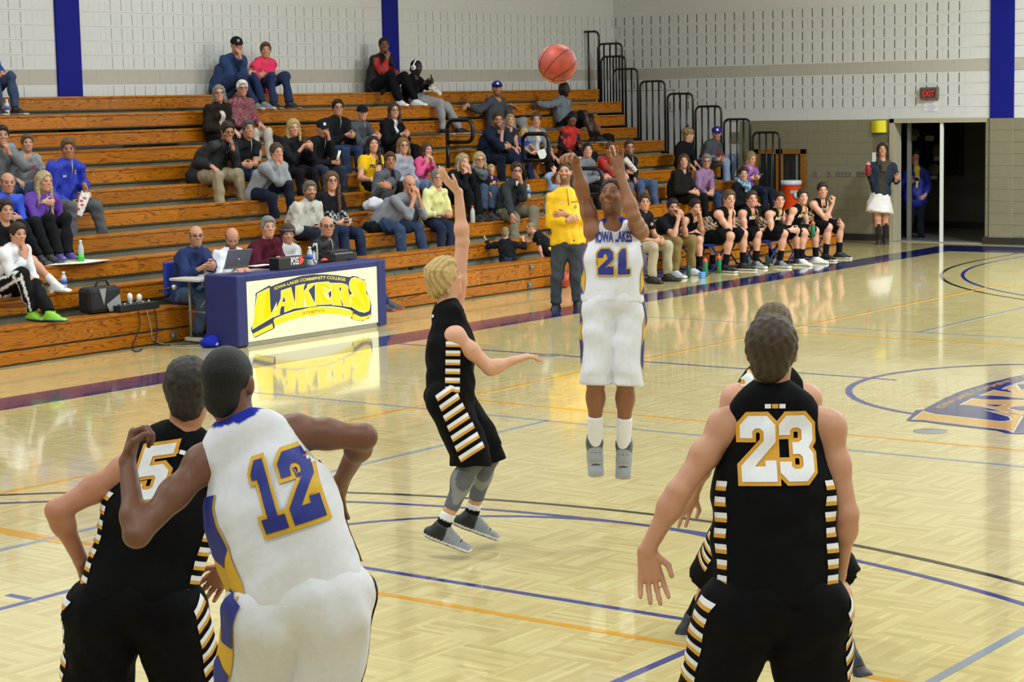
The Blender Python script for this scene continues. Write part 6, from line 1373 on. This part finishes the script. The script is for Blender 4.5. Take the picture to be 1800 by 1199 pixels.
lettering('m', J['C']+(J['N']-J['C'])*.55-J['lat']*.09, J['lat'], UP, .04, .015, pt['top'], mat('print_white', 'e8e8ea', .7, noise=.05), pt['top'])
# two small boys playing on the lowest rows
d0 = depth(at_y(888, 415, -5.02))
J, R_o, pt = PF('small fair-haired boy in a black shirt seen from behind on the lowest rows', dict(top='15171b', bottom='27324e', bmat=M_DENIM, hair=('buzz', '8f7d58'), skin='p', feet=False), 'boys on the lowest rows', d0, .66, (0, 1, 0),
   dict(H=(888, 409), N=(889, 424), P=(893, 456), sha=(907, 431), shb=(870, 431), ela=(922, 434, .05), wra=(920, 424, .2), fia=(919, 420, .25), elb=(858, 433, .0), wrb=(856, 424, .16), fib=(853, 421, .2), kna=(906, 462, .15), knb=(884, 464, .15), ana=(915, 468, -.05), anb=(890, 470, -.05), toa=(918, 474, -.12), tob=(892, 476, -.12)), 175, 10)
lettering('11', J['N']-UP*.02, -J['lat']*-1, UP, .08, .02, pt['top'], MATS['print_white'], pt['top'])
d0 = depth(at_y(945, 420, -5.02))
PF('small fair-haired boy with glasses crawling along the lowest rows', dict(top='15171b', bottom='17171a', sleeve='short', hair=('buzz', '9a8258'), skin='p', glasses=1.3, legs='short', feet=False, bpaint=lambda V, J: [(np.abs((V-J['P'])@J['fwd']+.04) < .022, 'd8b81c', 1.)]), 'boys on the lowest rows', d0, .66, -imr+UP*.0,
   dict(H=(932, 401), N=(944, 412), P=(965, 440), sha=(950, 418, .08), shb=(948, 418, -.08), ela=(930, 426, .14), wra=(920, 420, .16), fia=(914, 417, .16), elb=(949, 437, -.1), wrb=(953, 452, -.10), fib=(958, 457, -.1), kna=(972, 462, .05), knb=(978, 462, -.05), ana=(985, 460, .05), anb=(990, 460, -.05), toa=(992, 462, .05), tob=(997, 462, -.05)), -75, 10)
# ------------------------------------------------------------------ visitors' bench
BEN = 'visiting players on the bench'
M_CHB = mat('chair_blue', '24327e', .45, noise=.1, metal=.2); M_CHS = mat('chair_fabric_blue', '2a3cae', .7, noise=.1)
def stool(x, y, label):
    o = empty('folding_stool', (x, y, 0)); tag(o, label, 'stool', 'blue folding stools of the visiting bench')
    MB().box((x-.22, y-.20, .385), (x+.22, y+.20, .42), .012).build('seat', M_CHS, o)
    for yy in (-.17, .17):
        MB().tube([(x-.22, y+yy, 0.015), (x+.22, y+yy, .39)], .014).build('leg', M_CHB, o); MB().tube([(x+.22, y+yy, 0.015), (x-.22, y+yy, .39)], .014).build('leg', M_CHB, o)
    for xx in (-.22, .22): MB().tube([(x+xx, y-.2, .016), (x+xx, y+.2, .016)], .014).build('foot_rail', M_CHB, o)
def trim_gold(V, Lc, J):
    N = J['N']; r = V-N; d = np.linalg.norm(r-np.outer(r@J['up'], J['up']), axis=1); side = np.abs(Lc[:, 0])/.165; z = Lc[:, 2]
    b = np.mod(z, .055); sp = (side > 1.0) & (z < .06)
    nk = ((r@J['fwd']) > .01) & (d > .062) & (d < .105) & ((r@J['up']) > -.14) & (np.abs(np.abs(Lc[:, 0])-.052-.25*np.clip((r@J['up'])+.02, -.2, 0)) < .010)
    return [(sp & (b < .017), 'dcdcdc', 1.), (sp & (b > .017) & (b < .032), 'cf962a', 1.), (nk, 'c89a3a', .9)]
JL = dict(top='0d0d10', bottom='0d0d10', sleeve='tank', legs='short', short=.93, tmat=M_JERSEY, bmat=M_JERSEY, neck='vee', paint=trim_gold, sock=('141418', .42), loose=.6)
KNEE = [((1143, 433), (1172, 430)), ((1185, 425), (1213, 421)), ((1228, 419), (1251, 415)), ((1273, 417), (1305, 414)), ((1327, 411), (1355, 407)), ((1369, 410), (1401, 407)), ((1407, 407), (1433, 404)), ((1450, 400), (1474, 397))]
def bench(label, h, i, extra, **k):
    ka, kb = (at_z(*q_, .53) for q_ in KNEE[i]); xm = (ka[0]+kb[0])/2; y = (ka[1]+kb[1])/2+.40; hh = at_x(*h, xm); ln = min(.42, max(.06, y-hh[1])); k.pop('ln', None)
    look = dict(JL); look.update(extra); return P_(label, look, BEN, h=h, seat=(y, .42, 0.), ln=ln, fa=('w', ka[0], ka[1]-.01, 0.), fb=('w', kb[0], kb[1]-.01, 0.), **k)
SEAT = lambda y: (y, .42, 0.)
BS = [('short-haired man in a black polo and light khakis at the left end of the bench', (1133, 356), -5.92, (1148, 500), (1171, 496), dict(top='15161a', sleeve='short', legs='long', bottom='a89c82', neck='collar', paint=lambda V, Lc, J: [], hair=('short', '3c2f22'), shoe=('1a1a1c', '111'), sock=None), dict(ln=.16, hy=10, a=(1158, 424, .42, 'h'), b=(1166, 424, .44, 'h'), s=1.03)),
      ('bearded man in a black shirt and tan trousers with clasped hands at his mouth', (1183, 365), -5.98, (1196, 496), (1225, 492), dict(top='15161a', sleeve='short', legs='long', bottom='7d6a3e', neck='collar', paint=lambda V, Lc, J: [], hair=('short', '2a1e16'), beard=('3a2c22', .55), shoe=('a8b0b8', 'd8d8d8', 'b4bcc4'), sock=None), dict(ln=.30, hy=12, hp=4, a=(1194, 379, .40, 'c'), b=(1200, 378, .42, 'c'), s=1.05)),
      ('player with dark hair on the bench covering his mouth with his hand', (1222, 364), -6.02, (1243, 488), (1262, 485), dict(hair=('short', '2c1e16'), skin='p', shoe=('17171a', '222')), dict(ln=.26, hy=30, hp=10, a=(1228, 410, .36, 'k'), b=(1231, 378, .36, 'c'), s=1.0)),
      ('large player with brown hair biting his fist, black knee sleeves', (1282, 350), -6.06, (1290, 488), (1312, 484), dict(hair=('short', '6a4f34'), skin='p', shoe=('17171a', 'e4e4e4'), g=1.08), dict(ln=.26, hy=22, hp=4, a=(1285, 368, .36, 'c'), b=(1303, 409, .42, 'd'), s=1.1, ks=.2)),
      ('brown-haired player fourth from the right end of the bench, open mouth', (1322, 350), -6.16, (1333, 478), (1348, 476), dict(hair=('short', '4a3626'), skin='p', shoe=('4a4c52', 'e4e4e4', '8a8e94')), dict(ln=.18, hy=14, a=(1347, 404, .46, 'h'), b=(1354, 402, .48, 'h'), s=1.05)),
      ('player with dark brush cut leaning forward, hands clasped on his knees', (1370, 352), -6.20, (1366, 472), (1385, 471), dict(hair=('short', '2a1d16'), skin='p', shoe=('2a2c30', 'e8e8e8', '7c8088')), dict(ln=.30, hy=14, hp=4, a=(1394, 405, .50, 'h'), b=(1402, 404, .52, 'h'), s=1.05)),
      ('player holding a green squeeze bottle on the bench', (1411, 347), -6.26, (1407, 466), (1432, 461), dict(hair=('short', '3c2a1e'), skin='p', shoe=('cfcfcf', 'e8e8e8', 'd8d8d8')), dict(ln=.18, hy=18, a=(1414, 411, .44, 'd'), b=(1427, 403, .46, 'h'), s=1.02)),
      ('player at the right end of the bench raising a clenched fist', (1446, 335), -6.32, (1456, 463), (1479, 458), dict(hair=('short', '3c2a1e'), skin='p', shoe=('17181b', 'eeeeee')), dict(ln=.10, hy=8, hp=4, a=(1465, 352, .44, 'f'), b=(1478, 392, .50, 'h'), s=1.06, pa=-UP+np.array([.2, -.6, 0])))]
for i, (lab, h, y, fa, fb, ex_, kw) in enumerate(BS):
    J, R_o, pt = bench(lab, h, i, ex_, **kw); y = float(J['P'][1])
    #DBG
    stool(float(J['P'][0]), y+.02, 'blue folding stool under the '+['man in light khakis', 'bearded man in tan trousers', 'player covering his mouth', 'large player biting his fist', 'open-mouthed bench player', 'player with the brush cut', 'player with the squeeze bottle', 'player raising his fist'][i])
    if i >= 4:
        lettering('MONT', J['C']+(J['N']-J['C'])*.30, J['lat'], UP, .20, .05, pt['top'], mat('print_cream', 'cfc49a', .7, noise=.05), pt['top'], .05)
        if i != 4: pass
    if i == 6:
        q = at_y(1429, 402, y-.52); bottle((q[0], q[1], q[2]-.13), 'green squeeze bottle with an orange cap in the hand of a bench player', M_SQ, M_CAPO, .25, .034, sport=True)
q = at_y(1152, 428, -6.32); o = MB().box((q[0]-.22, -6.42, q[2]-.01), (q[0]+.12, -6.2, q[2]+.012), .004).build('clipboard', mat('clipboard_dark', '2d2a2a', .4, noise=.1)); tag(o, 'dark clipboard on the lap of the man in light khakis', 'clipboard')
for px, py, lab, sp in ((1240, 486, 'green squeeze bottle with an orange top standing beside the tan trousers', 1), (1264, 480, 'green squeeze bottle with an orange top between the dark sneakers', 1), (1210, 489, 'dark green bottle standing between the grey running shoes', 0), (1349, 470, 'dark green bottle standing on the floor in the middle of the bench', 0), (1316, 474, 'clear and green bottle between the black sneakers', 0)):
    q = at_z(px, py); bottle((q[0], q[1], 0), lab, M_SQ if sp else mat('bottle_dark_green', '25463a', .2, noise=.1), M_CAPO if sp else mat('cap_dark', '20241f', .4, noise=.1), .27 if sp else .22, .036, None, None, bool(sp))
q = at_z(1234, 489); o = MB().box((q[0]-.06, q[1]-.03, 0), (q[0]+.06, q[1]+.03, .09), .01).build('drink_pouch', mat('pouch_blue', '4a86c8', .3, noise=.15)); tag(o, 'small blue and white packet by the grey running shoe', 'packet')
# doorway
dd = 35.2
J, R_o, pt = PF('woman in a denim jacket, white skirt and tall boots leaning by the doorway', dict(top='27303c', bottom='d8d2cc', legs='skirt', fem=1, hair=('long', '2e201a'), skin='w', scarf=('4a4338', 1), hem=.0, shoe=('2e2622', '1d1815'), sock=('2e2622', .78), paint=front('3a342c', .06, -.3, .3)), None, dd, .99, tocam,
   dict(H=(1551, 264), N=(1552, 286), P=(1548, 338), sha=(1537, 294), shb=(1569, 293), ela=(1532, 319, .05), wra=(1528, 305, -.2), fia=(1527, 297, -.25), elb=(1577, 318, .03), wrb=(1575, 318, -.22), fib=(1577, 312, -.3), hpa=(1541, 342), hpb=(1556, 342), kna=(1543, 384, -.03), knb=(1556, 382, .03), ana=(1545, 423), anb=(1557, 421, .05), toa=(1543, 430, -.15), tob=(1559, 429, -.1)), 6, -4, -8, curl={'a': .8, 'b': .4})
q = at_d(1526, 297, dd-.28); bottle((q[0], q[1], q[2]-.12), 'red drinking bottle held by the woman in the white skirt', mat('bottle_red', '8e1626', .3, noise=.1), mat('cap_pink', 'c98a90', .4, noise=.05), .24, .045, sport=True)
dd = 36.7
J, R_o, pt = PF('man in a blue jacket over a yellow shirt, reading a phone in the doorway', dict(top='161f7a', bottom='181b24', bmat=M_DENIM, tmat=M_NYLON, neck='collar', hair=('short', '1d1612'), hem=.18, g=1.1, loose=1, paint=vfront('d8c41c', .055, -.12, .2), shoe=('3a3632', '222')), None, dd, 1.0, tocam,
   dict(H=(1609, 273), N=(1610, 295), P=(1608, 347), sha=(1593, 303), shb=(1627, 303), ela=(1588, 330, -.02), wra=(1600, 321, -.22), fia=(1611, 315, -.3), elb=(1632, 329), wrb=(1627, 343, -.1), fib=(1622, 347, -.15), hpa=(1600, 352), hpb=(1617, 352), kna=(1598, 388, -.03), knb=(1618, 386), ana=(1597, 422), anb=(1620, 419), toa=(1594, 428, -.15), tob=(1624, 426, -.15)), 4, 30)
q = at_d(1611, 315, dd-.34); o = MB().obox(q, CR*.04, CF*.05+CU*.03, CU*.006).build('phone', mat('phone_black', '1b201d', .2, noise=.2)); tag(o, 'phone in the hand of the man standing in the doorway', 'phone')

# clothes and odds and ends lying about
def heap(c, r, col, label, name, cat, seed, mt=M_CLOTH, extra=()):
    S = SDF(.016); rg = random.Random(seed); c = np.asarray(c, float)
    for i in range(7):
        o = np.array([rg.uniform(-1, 1)*r[0]*.55, rg.uniform(-1, 1)*r[1]*.5, rg.uniform(-.2, .6)*r[2]*.6]); S.ell(c+o, np.array([r[0]*.55, r[1]*.6, r[2]*.55])*rg.uniform(.7, 1.05), None, .03)
    S.plane(c-np.array([0, 0, r[2]*.35]), (0, 0, -1)); V, F = S.mesh((.012, 34, seed)); me = mesh_np(name, V, F); set_col(me, colorize(V, col, [((np.sin(V[:, 0]*31+seed)*np.sin(V[:, 2]*44)) > .8, e_, 1.) for e_ in extra])); o = obj(name, me, mt); tag(o, label, cat)
q = at_z(385, 608); heap((q[0], q[1]+.05, .045), (.22, .18, .13), '1c2aa4', 'crumpled royal blue cloth on the floor at the left foot of the table', 'blue_cloth', 'cloth', 5, extra=('e0e0ea',))
q = at_y(662, 362, YR[2]+.42); heap((q[0], YR[2]+.42, q[2]), (.20, .16, .17), 'c9c6cc', 'white jacket bunched behind the man in light grey', 'white_jacket', 'jacket', 8)
q = at_y(658, 405, YR[2]+.18); heap((q[0], YR[2]+.16, ZR[2]+.05), (.22, .14, .15), '141417', 'black jacket heaped on the plank left of the man in light grey', 'black_jacket', 'jacket', 11)
q = at_y(1072, 240, YR[6]+.14); heap((q[0], YR[6]+.14, ZR[6]+.05), (.26, .12, .14), '131316', 'black coat heaped on the plank by the bare-legged man', 'black_coat', 'coat', 14)
q = at_y(478, 240, YR[7]+.1); heap((q[0]+.1, YR[7]+.16, ZR[7]-.02), (.12, .1, .14), '17171a', 'small black bag on the plank beside the cream trousers', 'black_bag', 'bag', 17)
q = at_y(990, 382, YR[2]+.1); o = MB().box((q[0]-.35, YR[2]+.03, ZR[2]), (q[0]+.3, YR[2]+.2, ZR[2]+.012)).build('white_board', M_PAPER); tag(o, 'long white board lying on the plank behind the coach', 'board')
m_ = empty('microphone', at_y(306, 505, -5.42)); tag(m_, 'small grey microphone by the hip of the man in dark blue', 'microphone')
q = at_y(306, 505, -5.42); MB().lathe(q, [(0, -.035), (.02, -.03), (.03, -.01), (.03, .01), (.02, .028), (0, .034)], 14, (.8, -.5, .2)).build('mic_head', M_SCREW, m_); MB().tube([q, q-np.array([.16, -.08, .03])], [.018, .012], 10).build('mic_handle', M_CON, m_)
# ------------------------------------------------------------------ players on the court
def plain(*k): return []
def neck_trim(V, Lc, J):
    s = J['s']; r = V-J['N']; d = np.linalg.norm(r-np.outer(r@J['up'], J['up']), axis=1); return [((d < .088*s) & ((r@J['up']) > -.035*s), '2430a0', 1.)]
BLACKU = dict(wr=.0075, top='0b0b0d', bottom='0b0b0d', sleeve='tank', legs='short', short=.96, tmat=M_JERSEY, bmat=M_JERSEY, neck='crew', flare=1.22, loose=1.2, hem=.06, flathem=True)
WHITEU = dict(wr=.0075, top='dcdbe0', bottom='dcdbe0', sleeve='tank', legs='short', short=.96, tmat=M_JERSEY, bmat=M_JERSEY, neck='crew', paint=neck_trim, flare=1.22, loose=1.0, hem=.05, flathem=True)
M_NW = mat('numeral_white', 'e6e6ea', .6, noise=.06, nscale=60); M_NG = mat('numeral_gold', 'd89a20', .6, noise=.06, nscale=60); M_NB = mat('numeral_blue', '1a2580', .6, noise=.06, nscale=60); M_NY = mat('numeral_yellow', 'd0a21c', .6, noise=.06, nscale=60)
HOME, AWAY_ = 'home players in white on the court', 'visiting players in black on the court'
def dress_black(J, pt, sides='ab', legs='ab', bw=.085, rot=0., n=7, m=6):
    for sd in sides:
        sg = 1 if sd == 'b' else -1; ax = _n(J['lat']*sg-J['fwd']*rot); top = J['C']+(J['N']-J['C'])*.15
        side_bars(pt['top'], top, J['P'], ax, bw*.7, n, M_NW, M_NG, .052*J['s'], .018*J['s'])
    for sd in legs:
        sg = 1 if sd == 'b' else -1; ax = _n(J['lat']*sg-J['fwd']*rot)
        side_bars(pt['bottom'], J['hp'+sd]-_n(J['kn'+sd]-J['hp'+sd])*.06, J['kn'+sd], ax, bw, m, M_NW, M_NG, .062*J['s'], .021*J['s'], -.35, 0., .012)
    N, s = J['N'], J['s']; S_ = surf_of(pt['top'])
    for i, mm in enumerate((M_NW, M_NG, M_NW)): patch([(-.036+.026*i, -.008), (-.014+.026*i, -.008), (-.014+.026*i, .008), (-.036+.026*i, .008)], N-J['fwd']*.4-J['up']*.035*s, -J['lat'], J['up'], J['fwd'], S_, mm, pt['top'], .007, 'collar_tab')
def dress_white(J, pt, rot=0., w=.09, rota=None):
    rb = rot
    for sd in 'ab':
        rot = rb if sd == 'b' or rota is None else rota
        sg = 1 if sd == 'b' else -1; s = J['s']; u = _n(J['P']-J['C']); ax = _n(J['lat']*sg-J['fwd']*rot); ax = _n(ax-u*(ax@u)); r = np.cross(u, ax); S_ = surf_of(pt['top']); o = J['C']-u*.10*s+ax*.5
        L = np.linalg.norm(J['P']-J['C'])+.06
        patch([(-w*.35, 0), (w*.35, 0), (w*.62, L*.5), (w*.75, L), (-w*.75, L), (-w*.62, L*.5)], o, r, u, -ax, S_, M_NY, pt['top'], .006, 'side_panel')
        patch([(-w*.28, 0), (w*.28, 0), (w*.55, L*.5), (0, L*.66), (-w*.55, L*.5)], o, r, u, -ax, S_, M_NB, pt['top'], .008, 'side_panel'); patch([(-w*.68, L*.98), (0, L*.84), (w*.68, L*.98), (w*.68, L), (-w*.68, L)], o, r, u, -ax, S_, M_NB, pt['top'], .008, 'side_panel')
        u = _n(J['kn'+sd]-J['hp'+sd]); ax = _n(J['lat']*sg-J['fwd']*rot); ax = _n(ax-u*(ax@u)); r = np.cross(u, ax); S_ = surf_of(pt['bottom']); o = J['hp'+sd]-u*.10*s+ax*.5; W = w*1.25; L = .50*s
        arc_ = lambda y0, y1, k: [(k*W*.5*math.sin(math.pi*t)**.6, y0+(y1-y0)*t) for t in np.linspace(0, 1, 9)]
        patch(arc_(0, L*.98, 1)[:-1]+arc_(0, L*.98, -1)[::-1][:-1], o, r, u, -ax, S_, M_NY, pt['bottom'], .006, 'side_panel')
        patch([(-W*.30, .015), (W*.30, .015), (W*.46, L*.25), (W*.2, L*.42), (-W*.46, L*.36)], o, r, u, -ax, S_, M_NB, pt['bottom'], .008, 'side_panel')
        patch([(-W*.46, L*.60), (W*.25, L*.56), (W*.47, L*.66), (W*.32, L*.86), (0, L*.95), (-W*.34, L*.84)], o, r, u, -ax, S_, M_NB, pt['bottom'], .008, 'side_panel')
def surf_pt(px, py, surf):
    bvh = BVHTree.FromPolygons([v.co[:] for v in surf.data.vertices], [p.vertices[:] for p in surf.data.polygons]); w_ = ray(px, py)
    h = bvh.ray_cast(Vector(CAM), Vector(_n(w_))); return np.array(h[0]) if h[0] is not None else None
def number_at(txt, px, py, pt, J, height, fill, edge, rt, up, **k):
    c = surf_pt(px, py, pt['top'])
    if c is None: c = J['C']
    numeral(txt, c, rt, up, height, pt['top'], fill, edge, pt['top'], **k)
# number 23, near right, seen from behind
J, R_o, pt = PF('player in black number 23 seen from behind, nearest on the right', dict(BLACKU, hair=('short', '4b3a26'), skin='c08a6c', g=1.12, shoe=('1a1a1c', 'eee')), AWAY_, 7.4, 1.10, away*.97+imr*.1,
   dict(H=(1357, 622), N=(1358, 694), C=(1360, 868), P=(1362, 1045), sha=(1455, 752), shb=(1276, 750), ela=(1488, 905, -.02), wra=(1474, 1010, .10), fia=(1466, 1062, .22), elb=(1192, 866, -.05), wrb=(1137, 968, -.02), fib=(1148, 1040, .0),
        hpa=(1420, 1072), hpb=(1302, 1072), kna=(1436, 1270, .28), knb=(1238, 1262, .28), ana=(1440, 1425, .05), anb=(1215, 1425, .05), toa=(1445, 1440, .3), tob=(1205, 1440, .3)), 172, 2, 0, curl={'a': .4, 'b': .25}, modes={'b': -imr*.0+tocam*1.0, 'a': -imr})
number_at('23', 1366, 788, pt, J, .235, M_NW, M_NG, imr, J['up'], wide=.53, gap=.10); dress_black(J, pt, rot=.45)
# the teammate in front of him
J, R_o, pt = PF('player in black half hidden behind number 23', dict(BLACKU, hair=('short', '6a5636'), skin='p', g=1.05, shoe=('1f1f22', 'dadada'), sock=('141416', .35)), AWAY_, 9.5, 1.04, away*.98-imr*.1,
   dict(H=(1360, 584), N=(1356, 660), P=(1352, 905), sha=(1420, 700), shb=(1292, 700), ela=(1440, 800, .1), wra=(1420, 870, .25), fia=(1410, 900, .3), elb=(1238, 812, .02), wrb=(1218, 872, .18), fib=(1203, 892, .24), hpa=(1395, 930), hpb=(1310, 930), kna=(1470, 1010, .25), knb=(1262, 1005, .30), ana=(1482, 1130, -.22), anb=(1222, 1082, .50), toa=(1522, 1166, -.34), tob=(1190, 1104, .44)), 170, 4)
number_at('2', 1304, 690, pt, J, .20, M_NW, M_NG, imr, J['up'], wide=.53); dress_black(J, pt, rot=.3)
# shooter, number 21
J, R_o, pt = PF('player in white number 21 in mid-air, arms raised after a jump shot', dict(WHITEU, hair=('crop', '17110d'), skin='8a5a3c', beard=('2a1a14', .35), mus=1, neck='crew', shoe=('50535a', 'c9cbd0', 'a4a8ae'), sock=('e9e9ea', .42), flare=.96), HOME, 12.35, 1.0, tocam*.97-imr*.15,
   dict(H=(1077, 348), N=(1079, 402), P=(1077, 528), sha=(1044, 408), shb=(1122, 406), ela=(1024, 338, -.02), wra=(1011, 284, -.10), fia=(993, 268, -.22), elb=(1114, 380, -.24), wrb=(1090, 306, -.20), fib=(1084, 280, -.20), hpa=(1054, 545), hpb=(1101, 545), kna=(1047, 665, -.05), knb=(1100, 665, -.05), ana=(1046, 778, .08), anb=(1096, 782, .08), toa=(1050, 838, .0), tob=(1093, 842, .0)), -18, -22, 4, curl={'a': .45, 'b': .3}, modes={'a': -UP*.8+tocam*.3, 'b': tocam})
number_at('21', 1080, 460, pt, J, .155, M_NB, M_NY, imr, UP, wide=.60, gap=.15)
lettering('IOWA LAKES', surf_pt(1079, 415, pt['top']), imr, UP, .225, .062, pt['top'], M_NB, pt['top'], .04, .010, .1)
dress_white(J, pt, -.12, .06)
# blond defender
J, R_o, pt = PF('blond player in black and grey tights jumping to contest the shot', dict(BLACKU, hair=('swept', 'c4a468'), skin='cf9a7c', shoe=('1d1e21', 'e6e6e6', '85888c', '141414'), sock=('151517', .22, 'e9e9e9', .055), tights=('6b6d72', '9a9ca0', .72), flare=1.15), AWAY_, 11.75, 1.0, imr*.86+away*.42,
   dict(H=(782, 492), N=(788, 545), C=(792, 610), P=(790, 695), sha=(800, 592, -.14), shb=(800, 556, .16), ela=(862, 648, -.12), wra=(902, 634, -.05), fia=(928, 626, -.02), elb=(813, 425, .16), wrb=(806, 338, .14), fib=(772, 304, .14),
        hpa=(786, 704, -.08), hpb=(796, 704, .10), kna=(832, 806, -.10), knb=(858, 800, .12), ana=(777, 928, -.05), anb=(828, 908, .22), toa=(866, 962, -.12), tob=(910, 938, .22)), 118, -14, 8, curl={'a': .3, 'b': .12}, modes={'b': imr+away*.3, 'a': -UP})
dress_black(J, pt, 'a', 'a', .12, .15, 6, 7)
# number 12 in white, near left, and the man he guards
J5, R_o, pt5 = PF('player in black number 5 seen from behind on the left', dict(BLACKU, hair=('short', '32261c'), skin='b3795c', g=1.08, shoe=('1a1a1c', 'eee')), AWAY_, 7.75, 1.08, away*.98-imr*.12,
   dict(H=(333, 692), N=(318, 772), C=(280, 905), P=(240, 1050), sha=(385, 832), shb=(222, 830), ela=(430, 930, .15), wra=(400, 1000, .35), fia=(380, 1020, .4), elb=(100, 898, -.08), wrb=(142, 985, .05), fib=(152, 1022, .12),
        hpa=(295, 1075), hpb=(185, 1075), kna=(345, 1270, .25), knb=(165, 1265, .25), ana=(370, 1410), anb=(150, 1410), toa=(375, 1425, .25), tob=(140, 1425, .25)), 168, 6, 2, curl={'a': .4, 'b': .5}, modes={'b': imr})
number_at('5', 268, 830, pt5, J5, .215, M_NW, M_NG, imr*.97+UP*.12, J5['up'], wide=.60); dress_black(J5, pt5, rot=.3)
J, R_o, pt = PF('player in white number 12 seen from behind, pressing against number 5', dict(WHITEU, hair=('buzz', '0e0a08'), skin='6e4632', g=1.16, mus=1.22, beard=('120c0a', .6), shoe=('eee', 'ddd')), HOME, 6.95, 1.10, away*.9+imr*.32,
   dict(H=(402, 677), N=(428, 755), C=(478, 895), P=(528, 1050), sha=(520, 762, .05), shb=(358, 815), ela=(640, 768, .06), wra=(600, 845, .36), fia=(584, 890, .42), elb=(240, 940, -.16), wrb=(224, 812, -.02), fib=(240, 752, .02),
        hpa=(575, 1070), hpb=(478, 1075), kna=(560, 1265, .20), knb=(440, 1265, .30), ana=(590, 1420), anb=(405, 1420), toa=(600, 1440, .25), tob=(400, 1440, .25)), 158, 2, 0, curl={'a': .4, 'b': .95}, modes={'b': imr*.9, 'a': -UP})
number_at('12', 497, 862, pt, J, .25, M_NB, M_NY, imr*.96+UP*.28, J['up'], wide=.42, gap=.12); dress_white(J, pt, .5, .10, -.5)
